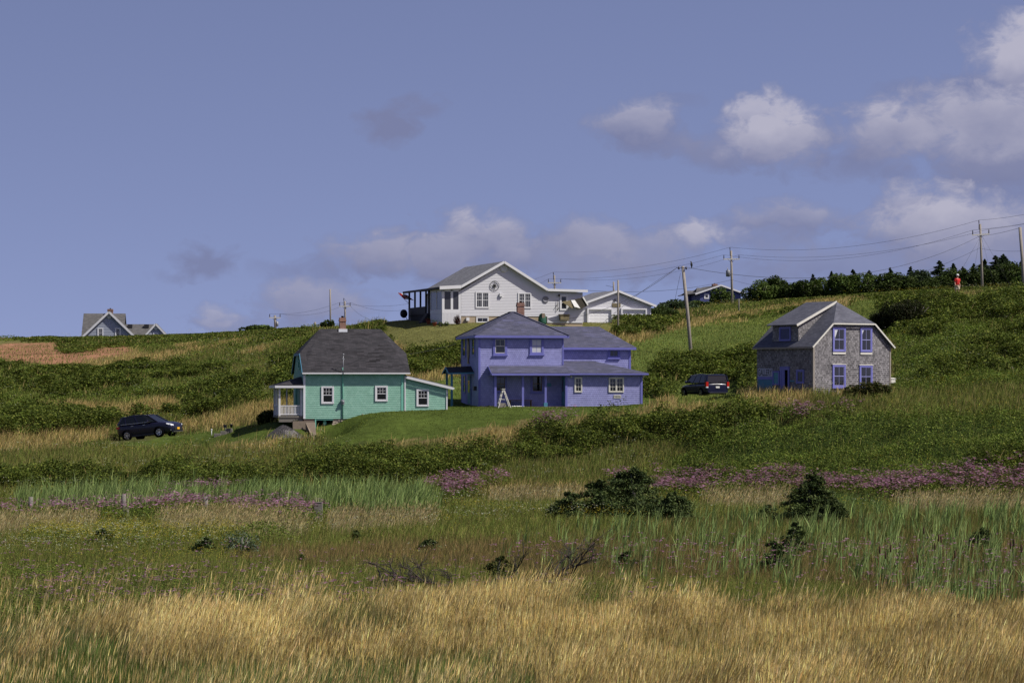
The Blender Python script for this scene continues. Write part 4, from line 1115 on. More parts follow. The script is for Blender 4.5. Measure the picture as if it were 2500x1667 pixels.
# left side: sign, panel, door, window
a1_,zt=gs(290,1008);a0_,zb=gs(488,1115)
b_=MB(); pbox(b_,'s',-.02,a0_,a1_,0,.04,zb,zt); sg=b_.build('gallery_sign', sign_wh, gr)
tx_=text_obj('GALLERY', ink, (-.064,(a0_+a1_)/2,(zb+zt)/2), -math.pi/2, (a1_-a0_)*.95, (zt-zb)*.82, sg)
b_=MB(); zb2=gs(400,1155)[1]; pbox(b_,'s',-.02,a0_,a1_,0,.05,zb2,zb-.01); b_.build('blue_shelf', purple_tr, gr)
b_=MB(); pbox(b_,'s',-.02,a0_,a1_,0,.03,-.3,zb2-.01); b_.build('lower_panel', teal_blue, gr)
a1_,zt=gs(493,1040);a0_,zb=gs(583,1230)
window(GA,'s',-.02,a0_,a1_,zb,zt,purple_tr,.1,teal_blue,top=(1,1),bot=(1,1),sill=False,gl=plain('teal_panel',(.10,.28,.34),.7),name='side_shutter')
a1_,zt=gs(595,980);a0_,zb=gs(720,1290)
b_=MB(); pbox(b_,'s',-.02,a0_,a0_+.13,0,.07,-.3,zt); pbox(b_,'s',-.02,a1_-.13,a1_,0,.07,-.3,zt); pbox(b_,'s',-.02,a0_+.13,a1_-.13,0,.067,zt-.22,zt); dr_=b_.build('door_frame', purple_tr, gr)
b_=MB(); pbox(b_,'s',-.02,a0_+.13,a1_-.13,-.01,.01,-.3,zt-.22); b_.build('doorway', dark_int, dr_)
b_=MB(); pbox(b_,'s',-.02,a1_-.13-(a1_-a0_)*.36,a1_-.13,.011,.05,-.3,zt-.22); b_.build('door', purple_tr, dr_)
a1_,zt=gs(815,1020);a0_,zb=gs(920,1212)
window(GA,'s',-.02,a0_,a1_,zb,zt,purple_tr,.12,purple_tr,top=(2,1),bot=None,sill=False,gl=glass_gr)
a1_,zt=gs(722,1167);a0_,zb=gs(785,1187)
b_=MB(); pbox(b_,'s',-.02,a0_,a1_,0,.03,zb,zt); b_.build('name_plaque', teal_blue, gr)
CLEAR.append((*GA.w(GW/2,GD/2).xy,GW/2+.1,GD/2+.1,GA.th))
# propane-like pale box at the right wall
wp=GA.w(GW+.35,.2); g0=gz(wp.x,wp.y)
bxr=empty('meter_box',(wp.x,wp.y,g0),GA.th,'small white box on a stake beside the right corner of the grey gallery','box')
b_=MB(); b_.box(-.18,.18,-.1,.1,.62,.88); b_.slab([(-.22,-.14,.9),(.22,-.14,.9),(.22,.12,.96),(-.22,.12,.96)],.03); b_.build('cover',cream_tr,bxr)
b_=MB(); b_.box(-.04,.04,-.04,.04,-.2,.62); b_.build('stake',wood_old,bxr)

# ================================================================== the white bungalow on the rise
W = Frame('white_bungalow', 1125.6, 788, 257, 16, label='white vinyl-sided bungalow with grey gable roof, corner sunroom and dark veranda', cat='house')
wr_=W.root
def wf(zx,zy,d=0.0): return W.f(960+zx/3.5636, 610+zy/3.5636, d)
def ws(zx,zy,x=0.0): return W.sd(960+zx/3.5636, 610+zy/3.5636, x)
SX0=wf(425,500)[0]; WW=wf(1648,500)[0]; apx,apz=wf(966,118); zF=wf(900,576)[1]
zLb=wf(595,352)[1]; xrb,zrb=wf(1345,362); zRt=wf(1648,372)[1]; WDp=13.0
fd=MB(); fd.box(.02,WW,.03,WDp,-.6,zF); fd.build('foundation', tan_found, wr_)
wl=MB()
lapwall(wl,'f',0,[(0,zF),(WW,zF),(WW,zRt),(xrb,zrb),(apx,apz),(0,zLb)],.14,.022,zF)
wl.box(wf(1340,600)[0],WW,.0,.02,.03,zF)
lapwall(wl,'f',-.02,[(wf(1340,600)[0],.06),(WW,.06),(WW,zF),(wf(1340,600)[0],zF)],.14,.022,zF)
wl.box(.01,WW-.01,.01,WDp,zF,zLb-.1)
wl.add([(0.01,WDp,zF),(WW,WDp,zF),(WW,WDp,zRt),(xrb,WDp,zrb),(apx,WDp,apz),(0.01,WDp,zLb)],[(0,5,4,3,2,1)])
wl.build('wall', white_lap, wr_)
rb=MB(); fo_=-.45; bo=WDp+.3
xle=SX0-.35; zle=wf(428,322,fo_)[1]; xl2,zl2=wf(592,318,fo_); xap,zap=wf(966,98,fo_); xr2,zr2=wf(1345,340,fo_); xr3,zr3=wf(1692,350,fo_)
zl2=max(zl2,zle+.12)
prof=[(xle,zle),(xl2,zl2),(xap,zap),(xr2,zr2),(xr3,zr3)]
for (a,b) in zip(prof[:-1],prof[1:]):
    rb.slab([(a[0],fo_,a[1]),(b[0],fo_,b[1]),(b[0],bo,b[1]),(a[0],bo,a[1])],.1)
wrf=rb.build('roof', roof_grey, wr_)
rb=MB()
for k,(a,b) in enumerate(zip(prof[:-1],prof[1:])):
    t=.30 if k==0 else .20
    rb.bar((a[0],fo_-.03,a[1]-.09),(b[0],fo_-.03,b[1]-.09),.05,t if k in (0,) else .22)
rb.build('rake_board', white_tr, wrf)
rb=MB(); rb.box(xle-.04,xle,fo_,bo,zle-.2,zle); rb.build('fascia', dark_wood, wrf)
rb=MB()
for (a,b) in zip(prof[:-1],prof[1:]):
    rb.add([(a[0],fo_,a[1]-.12),(b[0],fo_,b[1]-.12),(b[0],.02,b[1]-.12),(a[0],.02,a[1]-.12)],[(0,1,2,3),(3,2,1,0)])
rb.build('soffit', white_tr, wrf)
# sunroom at the left front corner
zS=wf(500,345)[1]; SY=4.3
b_=MB()
z1_=wf(500,545)[1]
b_.box(SX0,-.02,-.02,SY,z1_-.06,z1_+.28)
for i in range(14):
    x=SX0+(0-SX0)*i/14; b_.box(x+.01,x+(-SX0)/14-.012,-.03,.0,-.1,z1_-.07)
b_.box(SX0,SX0+.02,.0,SY,-.1,z1_-.07)
b_.box(SX0+.02,-.03,.0,.02,-.1,z1_-.07)
b_.box(SX0,-.02,-.02,SY,wf(500,362)[1],zS+.25)
for x in (SX0,wf(500,400)[0],-.24): b_.box(x,x+.22,-.02,.1,z1_+.28,zS)
for y in (.1,2.0,SY-.12): b_.box(SX0,SX0+.12,y,y+.16,z1_+.28,zS)
sun=b_.build('sunroom', white_tr, wr_)
b_=MB(); b_.box(SX0+.2,-.1,.02,.04,z1_+.2,zS); b_.box(SX0+.03,SX0+.05,.1,SY,z1_+.2,zS); b_.box(SX0+.1,-.02,SY-.03,SY,-.1,zS); b_.build('screen_window', glass_gr, sun)
# veranda behind it
b_=MB(); b_.box(SX0,-.02,SY+.01,12.2,z1_-.1,z1_+.05); b_.build('veranda_floor', dark_wood, wr_)
for zx in (133,182,230,278,304):
    y=ws(zx,450,SX0)[0]; post(W,'veranda_post',SX0+.08,y,-.2,zle-.1,.15,dark_wood)
y1_=ws(133,450,SX0)[0]; y0_=ws(280,450,SX0)[0]
zt=ws(200,500,SX0)[1]; zb=ws(200,575,SX0)[1]
b_=MB(); b_.box(SX0,SX0+.05,y0_,y1_,zb,zt); 
b_.build('veranda_panel', dark_wood, wr_)
b_=MB()
for i in range(22):
    y=y0_+(y1_-y0_)*(i+.5)/22; b_.box(SX0-.01,SX0+.03,y-.07,y+.07,-.2,zb-.02)
b_.build('veranda_skirt', dark_wood, wr_)
b_=MB()
for k in range(6): b_.box(SX0-.9+.0,SX0+.0,SY+.5+k*.0,SY+1.6,-.1+k*.0,.12) if k==0 else b_.box(SX0-.75+k*.12,SX0-.01,SY+.5,SY+1.6,.12+(k-1)*.17,.12+k*.17)
b_.build('veranda_steps', dark_wood, wr_)
b_=MB(); b_.box(SX0+.0,SX0+.4,12.0,12.25,-.3,z1_-.1); b_.build('veranda_pier', white_tr, wr_)
b_=MB(); b_.box(.0,.02,SY,12.2,.0,zS+.3); b_.build('veranda_back_wall', white_lap, wr_)
# windows and fittings
def ww(x0,y0,x1,y1):
    a0,zt=wf(x0,y0);a1,zb=wf(x1,y1);return a0,a1,zb,zt
a0,a1,z0,z1=ww(715,364,834,507); window(W,'f',-.022,a0,a1,z0,z1,white_tr,.10,white_tr,top=(3,2),bot=(3,1),sill=False,double=True)
a0,a1,z0,z1=ww(1084,372,1200,509); window(W,'f',-.022,a0,a1,z0,z1,white_tr,.10,white_tr,top=(3,2),bot=(3,1),sill=False,double=True)
a0,a1,z0,z1=ww(722,582,830,636); window(W,'f',.03,a0,a1,z0,z1,white_tr,.10,white_tr,top=(2,1),bot=None,sill=False)
a0,a1,z0,z1=ww(1448,390,1518,528); window(W,'f',-.022,a0,a1,z0,z1,white_tr,.14,white_tr,top=(1,1),bot=(1,1),sill=False)
xo,zo=wf(963,160); b_=MB(); b_.lathe([(.38,-.02),(.38,-.06),(.30,-.09),(.10,-.07)],(xo,0,zo),20,'y'); b_.build('gable_vent', white_tr, wr_)
xo,zo=wf(880,312)
b_=MB()
n=28; ro,ri=.56,.52
for rr in (.44,):
    vs=[];
    for k in range(n):
        t=2*math.pi*k/n; 
        for r2,yy in ((rr,-.09),(rr-.035,-.09),(rr-.035,-.06),(rr,-.06)): vs.append((xo+r2*math.cos(t),yy,zo+r2*math.sin(t)))
    b_.add(vs,[(k*4+j,k*4+(j+1)%4,((k+1)%n)*4+(j+1)%4,((k+1)%n)*4+j) for k in range(n) for j in range(4)])
for k in range(8):
    t=math.pi/4*k; L_=.43 if k%2==0 else .32; ca,sa=math.cos(t),math.sin(t)
    b_.add([(xo+L_*ca,-.075,zo+L_*sa),(xo+.10*math.cos(t+.4),-.12,zo+.10*math.sin(t+.4)),(xo,-.13,zo),(xo+.10*math.cos(t-.4),-.12,zo+.10*math.sin(t-.4))],[(0,1,2),(0,2,3),(2,1,0),(3,2,0)])
b_.build('star_ornament', black_mt, wr_)
xo,zo=wf(935,392); b_=MB(); b_.box(xo-.14,xo+.14,-.2,-.02,zo-.15,zo+.15); b_.build('wall_light', white_tr, wr_)
xo,zo=wf(642,603); b_=MB(); b_.box(xo-.12,xo+.16,-.25,-.0,zo-.15,zo+.15); b_.build('dryer_vent', white_tr, wr_)
xo,zo=wf(1325,432); b_=MB(); b_.lathe([(.24,-.03),(.31,-.05),(.30,-.09),(.20,-.08),(.16,-.05)],(xo,0,zo),20,'y'); b_.build('wreath_ornament', plain('grey_wreath',(.2,.2,.23),.8,var=.7,scale=14), wr_)
xo,zo=wf(1438,392); b_=MB(); b_.lathe([(.02,zo+.05),(.13,zo),(.10,zo-.02),(.02,zo-.18)],(xo,-.18,0),8); b_.tube([(xo,-.02,zo-.1),(xo,-.18,zo-.05)],.02); b_.build('wall_lantern', black_mt, wr_)
b_=MB()
for (x0,y0,x1,y1) in ((1430,430,1420,530),(1430,470,1405,505),(1445,490,1422,530)):
    p0=wf(x0,y0);p1=wf(x1,y1); b_.tube([(p0[0],-.15,p0[1]),(p1[0],-.12,p1[1])],.022,5)
p0=wf(1430,470); b_.tube([(p0[0],-.02,p0[1]),(p0[0],-.15,p0[1])],.02,5)
b_.build('plant_bracket', black_mt, wr_)
CLEAR.append((*W.w(WW/2-.8,WDp/2).xy,WW/2+1.4,WDp/2+.1,W.th))
# broken wooden whirligig standing off the wall, with its box
def wpt(x,y,d): a,z=W.f(1290+x/13.067,680+y/13.067,d); return Vector((a,d,z))
wg=empty('whirligig',W.w(*wpt(1480,1390,-1.0)[:2],0),W.th,'big dark and cream panelled garden whirligig tilted in front of the white bungalow','whirligig')
off=wpt(1480,1390,-1.0); off.z=0
def rel(p): return p-off
body=[rel(wpt(x,y,d)) for x,y,d in ((1480,680,-.75),(1740,600,-.75),(1895,850,-.75),(1690,975,-.75))]
bk=[p+Vector((.12,.5,.04)) for p in body]
b_=MB(); b_.add(body+bk,[(0,1,2,3),(7,6,5,4),(0,4,5,1),(1,5,6,2),(2,6,7,3),(3,7,4,0)]); b_.build('body',plain('dark_board',(.05,.042,.03),.9,var=.4,scale=7),wg)
b_=MB(); b_.slab([rel(wpt(1060,740,-.9)),rel(wpt(1350,690,-.8)),rel(wpt(1460,915,-.8)),rel(wpt(1400,950,-.9))],.04); b_.build('tail_wing',olive_wd,wg)
b_=MB(); b_.slab([rel(wpt(1360,690,-.85)),rel(wpt(1480,685,-.8)),rel(wpt(1660,950,-.9)),rel(wpt(1470,900,-.95))],.04); b_.bar(rel(wpt(1740,590,-.8)),rel(wpt(1900,850,-.8)),.06,.12); b_.build('pale_panel',white_cl,wg)
b_=MB(); e1=rel(wpt(1600,860,-.5)); b_.tube([(e1.x,e1.y,e1.z),(e1.x,.98,e1.z-.25)],.04,8); b_.build('wall_bracket',galv,wg)
b_=MB(); e0_=wpt(1010,1150,-.3);e1_=wpt(1290,1330,-.3); b_.box(e0_.x,e1_.x,-.45,-.03,e1_.z,e0_.z-.06); b_.slab([(e0_.x-.05,-.5,e0_.z-.03),(e1_.x+.08,-.5,e0_.z-.03),(e1_.x+.08,-.02,e0_.z+.05),(e0_.x-.05,-.02,e0_.z+.05)],.04)
o=b_.build('hutch_box',olive_wd); o.location=W.o; o.rotation_euler=(0,0,W.th); tag(o,'brown lidded wooden box fixed low on the white bungalow wall under the whirligig','box')
# green covered tank with grey lid
wp=W.w(wf(1297,600,-.6)[0],-.6); g0=gz(wp.x,wp.y)
gb=empty('garden_bin',(wp.x,wp.y,g0),W.th,'dark green rounded garden bin with pale lid beside the white bungalow','bin')
b_=MB(); b_.lathe([(.36,0),(.39,.2),(.37,.6),(.27,.88),(.1,1.02)],n=14); b_.build('shell',green_cl,gb)
b_=MB(); b_.box(-.13,.15,-.36,-.18,.6,1.0); b_.build('lid',concrete,gb)
for i,(px,py,s,lb) in enumerate(((1342,793,.28,'pale driftwood chunk leftmost on the bungalow lawn'),(1353,792,.38,'largest pale driftwood log on the bungalow lawn'),(1366,793,.3,'rightmost pale driftwood chunk on the bungalow lawn'))):
    p=G(px,252.5); b_=MB(); b_.tube([(-s,0,.05),(-s*.3,.05,.16),(s*.4,0,.14),(s,.05,.03)],[.08,.13,.12,.06],7); o=b_.build('driftwood',stone_m); o.location=p; tag(o,lb,'driftwood')
# flag, dish, tubs
fy=ws(133,470,SX0)[0]; zfl=ws(133,465,SX0)[1]
fl=empty('flag',W.w(SX0,fy,zfl),W.th,'red and white maple leaf flag on a slanting pole at the veranda corner','flag')
fx1,fz1=W.f(960+40/3.5636,610+373/3.5636,fy); tipp=Vector((fx1-SX0,0,fz1-zfl))
b_=MB(); b_.tube([(0,0,0),tipp],.02,6); b_.build('pole',white_tr,fl)
def fq(u,v):   # u along pole from tip down, v out from pole (hanging, folded)
    p=tipp*(1-u*.72)
    return p+Vector((v*.95, -.10*math.sin(v*4+u*3), -.10*v-.12*v*v+u*.12*v))
def fpatch(u0,u1,v0,v1,mat,nm,dy=0):
    b_=MB(); nu,nv=6,6; vs=[fq(u0+(u1-u0)*i/nu,v0+(v1-v0)*j/nv)+Vector((0,dy,0)) for i in range(nu+1) for j in range(nv+1)]
    b_.add(vs,[(i*(nv+1)+j,i*(nv+1)+j+1,(i+1)*(nv+1)+j+1,(i+1)*(nv+1)+j) for i in range(nu) for j in range(nv)],True); return b_.build(nm,mat,fl)
fpatch(0,.85,0,.28,red_m,'red_band'); fpatch(0,.85,.28,.72,white_cl,'white_field'); fpatch(0,.85,.72,1.0,red_m,'red_band')
leafp=[(0,.5),(.09,.3),(.2,.36),(.17,.12),(.33,.24),(.36,.14),(.5,.16),(.44,.02),(.5,-.04),(.24,-.26),(.27,-.34),(.03,-.3),(.03,-.5),(-.03,-.5),(-.03,-.3),(-.27,-.34),(-.24,-.26),(-.5,-.04),(-.44,.02),(-.5,.16),(-.36,.14),(-.33,.24),(-.17,.12),(-.2,.36),(-.09,.3)]
b_=MB(); b_.poly([fq(.42+b*-.42,.5+a*.36)+Vector((0,-.02,0)) for a,b in leafp]); b_.poly([fq(.42+b*-.42,.5+a*.36)+Vector((0,.02,0)) for a,b in leafp][::-1]); b_.build('maple_leaf',red_m,fl)
dshx,dshz=W.f(960+98/3.5636,610+555/3.5636,11.8)
ds_=empty('satellite_dish',W.w(SX0-.05,11.9,dshz-.7),W.th,'black satellite dish on a bent arm left of the veranda','satellite dish')
b_=MB(); b_.lathe([(.001,.0),(.3,.03),(.40,.10),(.41,.12),(.40,.125),(.28,.06),(.001,.03)],(0,0,0),20,'y'); o=b_.build('dish',black_mt,ds_); o.location=(dshx-SX0+.05,-.1,.7); o.rotation_euler=(0,0,.3)
b_=MB(); b_.tube([(0,0,0),(-.2,0,.1),(dshx-SX0+.15,-.05,.45),(dshx-SX0+.05,.02,.68)],.03,6); b_.build('arm',black_mt,ds_)
for (px,m_,lb) in ((1046.5,red_m,'red flower pot left in the row under the sunroom'),(1061,terracota,'terracotta pot at the sunroom corner')):
    p=G(px,258.6 if m_ is red_m else 256.3); t_=empty('flower_pot',p,0,lb,'flower pot'); b_=MB(); b_.lathe([(.14,0),(.2,.28),(.22,.28),(.22,.33),(.17,.33)],n=12); b_.build('pot',terracota,t_)
    q=rng.normal(size=(160,3))*np.array([.15,.15,.1])+np.array([0,0,.42]); v,t,c_=leaves(q,np.full(160,.09),mixcol(160,[(.05,.10,.02),(.04,.08,.02)] if m_ is terracota else [(.4,.03,.03),(.05,.1,.02)])); tri_mesh('plant',v,t,c_,veg,t_)

# ================================================================== the garage
GG = Frame('garage', 960+1650/3.5636, 788, 273, 16, label='white double garage with grey gable roof and two panelled doors', cat='garage')
def ggf(zx,zy,d=0.0): return GG.f(960+zx/3.5636, 610+zy/3.5636, d)
gg=GG.root
gwd=ggf(2242,550)[0]; gax,gaz=ggf(1947,372); zer=ggf(2242,482)[1]; zel=ggf(1650,470)[1]
wl=MB(); lapwall(wl,'f',0,[(0,-.3),(gwd,-.3),(gwd,zer),(gax,gaz),(0,zel)],.14,.022); wl.box(.01,gwd-.01,.01,7.5,-.6,zer-.02); wl.build('wall', white_lap, gg)
rb=MB(); pf=[(-.5,zel-.06),(gax,gaz+.22),(gwd+.42,zer-.02)]
for a,b in zip(pf[:-1],pf[1:]): rb.slab([(a[0],-.4,a[1]),(b[0],-.4,b[1]),(b[0],7.8,b[1]),(a[0],7.8,a[1])],.08)
grf2=rb.build('roof', roof_grey, gg)
rb=MB()
for a,b in zip(pf[:-1],pf[1:]): rb.bar((a[0],-.42,a[1]-.08),(b[0],-.42,b[1]-.08),.04,.2)
rb.build('rake_board', white_tr, grf2)
for (x0,x1) in ((1682,1903),(1977,2200)):
    a0,zt=ggf(x0,508);a1,_=ggf(x1,508); zt-=.0
    b_=MB(); b_.box(a0,a0+.13,-.26,0,-.3,zt); b_.box(a1-.13,a1,-.26,0,-.3,zt); b_.box(a0+.13,a1-.13,-.257,0,zt-.14,zt); dd_=b_.build('door_frame', white_tr, gg)
    b_=MB(); n=5; hgt=(zt-.14+.3)/n
    for k in range(n):
        b_.box(a0+.13,a1-.13,-.045,-.02,-.3+k*hgt+.012,-.3+(k+1)*hgt-.012)
        for j in range(4):
            wj=(a1-a0-.26)/4; b_.box(a0+.13+j*wj+.09,a0+.13+(j+1)*wj-.09,-.058,-.046,-.3+k*hgt+.1,-.3+(k+1)*hgt-.1)
    b_.build('door', plain('bright_door_white',(.80,.80,.82),.5,var=.03), dd_)
x,z=ggf(1940,481); b_=MB(); b_.box(x-.42,x+.42,-.07,-.023,z-.18,z+.18); b_.build('wooden_plaque', olive_wd, gg)
for zx in (1912,1924):
    p0=ggf(zx,455);p1=ggf(zx+12,428); b_=MB(); b_.bar((p0[0],-.06,p0[1]),(p1[0],-.06,p1[1]),.06,.05); b_.build('door_hook', black_mt, gg)
CLEAR.append((*GG.w(gwd/2,3.7).xy,gwd/2+.2,3.9,GG.th))

# ================================================================== distant grey house on the left crest
D = Frame('grey_farmhouse', 170+125/3.92, 832, 366, 4, label='pale grey gabled house with dark roof and small chimney on the left skyline', cat='house')
def df(zx,zy,d=0.0): return D.f(170+zx/3.92, 700+zy/3.92, d)
dr0=D.root
x0,zb=df(135,486); x1,_=df(622,470); ax,az=df(378,256)
wl=MB(); lapwall(wl,'f',0,[(x0,-1.5),(x1,-1.5),(x1,zb),(ax,az),(x0,zb)],.2,.025); wl.box(x0+.01,x1-.01,.01,8,-1.5,zb-.1); wl.build('wall', grey_lap, dr0)
rb=MB(); pf=[(x0-.45,zb-.15),(ax,az+.28),(x1+.25,zb-.02)]
for a,b in zip(pf[:-1],pf[1:]): rb.slab([(a[0],-.4,a[1]),(b[0],-.4,b[1]),(b[0],5,b[1]),(a[0],5,a[1])],.1)
xl_,zt=df(122,252,3.0); xr_=df(378,252,3.0)[0]
rb.slab([(xl_,.8,zb-.2),(xr_+2,.8,zb-.2),(xr_+2,5,zt),(xl_,5,zt)],.1); rb.slab([(xl_,9.2,zb-.2),(xl_,5,zt),(xr_+2,5,zt),(xr_+2,9.2,zb-.2)],.1)
drf=rb.build('roof', roof_dgrey, dr0)
rb=MB()
for a,b in zip(pf[:-1],pf[1:]): rb.bar((a[0],-.43,a[1]-.1),(b[0],-.43,b[1]-.1),.05,.26)
rb.build('rake_board', white_tr, drf)
cxx,czz=df(380,210,3.0); chimney(D,cxx,4.8,az-.8,czz,.7,.7,drf)
xx,zz=df(378,277); b_=MB(); b_.lathe([(.4,-.03),(.4,-.08),(.2,-.09)],(xx,0,zz),16,'y'); b_.build('gable_vent', white_tr, dr0)
for (p,q) in (((266,393),(323,492)),((434,393),(490,492))):
    a0,zt=df(*p);a1,zb2=df(*q); window(D,'f',-.025,a0,a1,zb2,zt,white_tr,.14,white_tr,top=(3,2),bot=(3,1),sill=False,gl=glass_gr)
rx0=df(520,360,2.5)[0];rx1=df(822,360,2.5)[0];rzt=df(650,358,4.5)[1];rzb=df(650,466,0)[1]
b_=MB(); b_.slab([(rx0-1.5,0.2,rzb-.6),(rx1+1.2,.2,rzb-.6),(rx1+.2,4.5,rzt),(rx0-1.5,4.5,rzt)],.1); b_.slab([(rx0-1.5,8.8,rzb-.6),(rx0-1.5,4.5,rzt),(rx1+.2,4.5,rzt),(rx1+1.2,8.8,rzb-.6)],.1); b_.build('wing_roof', roof_dgrey, dr0)
b_=MB(); b_.box(x1,rx1+1.0,.6,8,-1.5,rzb-.7); b_.build('wing_wall', grey_lap, dr0)
for zx in (580,738):
    x,z=df(zx,370,4); b_=MB(); b_.box(x-.3,x+.3,3.3,3.9,z-.35,z+.12); b_.build('roof_vent', black_mt, dr0)
g0x,gzb=df(738,466,-.3);g1x,_=df(920,466,-.3);gx_,gz_=df(825,368,-.3)
b_=MB(); lapwall(b_,'f',-.3,[(g0x,-1.5),(g1x,-1.5),(g1x,gzb),(gx_,gz_),(g0x,gzb)],.2,.025); b_.build('small_gable', grey_lap, dr0)
b_=MB(); pf=[(g0x-.35,gzb-.15),(gx_,gz_+.22),(g1x+.3,gzb-.12)]
for a,b in zip(pf[:-1],pf[1:]): b_.slab([(a[0],-.6,a[1]),(b[0],-.6,b[1]),(b[0],4,b[1]),(a[0],4,a[1])],.08)
b_.build('small_gable_roof', roof_dgrey, dr0)
b_=MB()
for a,b in zip(pf[:-1],pf[1:]): b_.bar((a[0],-.63,a[1]-.08),(b[0],-.63,b[1]-.08),.05,.22)
b_.build('rake_board', white_tr, dr0)
xx,zz=df(825,393,-.3); b_=MB(); b_.lathe([(.3,-.33),(.3,-.38),(.2,-.39)],(xx,0,zz),16,'y'); b_.build('gable_vent', white_tr, dr0)
a0,zt=df(800,440,-.3);a1,_=df(850,440,-.3); window(D,'f',-.325,a0,a1,zt-1.2,zt,white_tr,.12,white_tr,top=(3,2),bot=(3,1),sill=False,gl=glass_gr)

# ================================================================== distant blue bungalow on the right crest
B = Frame('navy_bungalow', 1600+285/2.613, 500+622/2.613, 450, 10, label='dark navy blue bungalow with low gable roof half hidden by bushes on the skyline', cat='house')
def bf(zx,zy,d=0.0): return B.f(1600+zx/2.613, 500+zy/2.613, d)
br0=B.root
x1,zr1=bf(545,562); ax,az=bf(414,522); zl1=bf(285,560)[1]
wl=MB(); lapwall(wl,'f',0,[(0,-2),(x1,-2),(x1,zr1),(ax,az),(0,zl1)],.22,.03); wl.box(.01,x1-.01,.01,11,-2,zl1-.1); wl.build('wall', navy_lap, br0)
rb=MB(); pf=[(-.9,zl1-.15),(ax,az+.3),(x1+.6,zr1-.05)]
for a,b in zip(pf[:-1],pf[1:]): rb.slab([(a[0],-.5,a[1]),(b[0],-.5,b[1]),(b[0],11.5,b[1]),(a[0],11.5,a[1])],.1)
brf=rb.build('roof', roof_dgrey, br0)
rb=MB()
for a,b in zip(pf[:-1],pf[1:]): rb.bar((a[0],-.53,a[1]-.1),(b[0],-.53,b[1]-.1),.05,.24)
rb.build('rake_board', white_tr, brf)
cxx,czz=bf(378,505,3); chimney(B,cxx,3,az-.5,czz,.75,.75,brf)
a0,zt=bf(311,568);a1,zb=bf(341,600); window(B,'f',-.03,a0,a1,zb,zt,white_tr,.16,white_tr,top=(1,1),bot=None,sill=False,gl=glass_gr)
xx,zz=bf(414,535); b_=MB(); b_.lathe([(.25,-.03),(.25,-.08),(.1,-.09)],(xx,0,zz),12,'y'); b_.build('gable_vent', white_tr, br0)
for (a,b,zt_,dd) in ((205,262,548,7.5),(265,345,530,4.5)):
    p0=bf(a,zt_,dd);p1=bf(b,zt_,dd); zb_2=bf(a,570,dd)[1]
    rb=MB(); rb.slab([(p0[0]-.6,dd-1.6,zb_2),(p1[0],dd-1.6,zb_2),(p1[0],dd,p0[1]),(p0[0],dd,p0[1])],.08); rb.slab([(p0[0]-.6,dd+1.6,zb_2),(p0[0],dd,p0[1]),(p1[0],dd,p0[1]),(p1[0],dd+1.6,zb_2)],.08)
    rb.build('cross_gable_roof', roof_dgrey, br0)
    rb=MB(); rb.box(p0[0]-.1,.0,dd-1.4,dd+1.4,-2,zb_2-.05); rb.build('porch_wall', navy_lap, br0)

# ------------------------------------------------------------------ poles and wires
def pole_line(name, base, top, r0, r1, label, **kw):
    e_=empty(name, base, 0, label, 'utility pole', kw.get('group'))
    t=Vector(top)-Vector(base)
    b_=MB(); b_.tube([Vector((0,0,-1)),t*.5,t],[r0,(r0+r1)/2,r1],10); b_.build('pole',wood_grey,e_)
    return e_, t
def crossarm(e_, t, z, hw, tilt=0.0, yaw=0.0):
    c=Vector((t.x*(z/t.z),t.y*(z/t.z)-.16,z)); d=Vector((math.cos(yaw)*hw,math.sin(yaw)*hw,tilt*hw))
    b_=MB(); b_.bar(c-d,c+d,.12,.14); b_.build('crossarm',cream_tr,e_)
    for s in (-.93,.93):
        b_=MB(); b_.lathe([(.035,0),(.075,.08),(.05,.16),(.08,.24),(.05,.32),(.07,.40),(.03,.5)],tuple(c+d*s+Vector((0,0,.07))),8); b_.build('insulator',porcelain,e_)
    b_=MB(); b_.bar(c+d*.45,c+Vector((0,.1,-.55)),.05,.03); b_.bar(c-d*.45,c+Vector((0,.1,-.55)),.05,.03); b_.build('brace',wood_grey,e_)
    return [e_.location+c-d*.93+Vector((0,0,.6)), e_.location+c+d*.93+Vector((0,0,.6))]
def pin(e_, t):
    b_=MB(); b_.bar(t+Vector((-.16,-.05,-.7)),t+Vector((-.16,-.05,.1)),.06); b_.lathe([(.035,0),(.07,.08),(.05,.16),(.07,.26),(.03,.36)],tuple(t+Vector((-.16,-.05,.1))),8); b_.build('top_pin_insulator',porcelain,e_)
    return e_.location+t+Vector((-.16,-.05,.46))
def wire(a, b, sag, r, label, sagn=18, group='overhead wires'):
    r *= .68
    a,b=Vector(a),Vector(b); m=MB()
    m.tube([a.lerp(b,i/sagn)-Vector((0,0,sag*4*(i/sagn)*(1-i/sagn))) for i in range(sagn+1)],r,5)
    o=m.build('overhead_wire',wire_m); return tag(o,label,'wire',group)
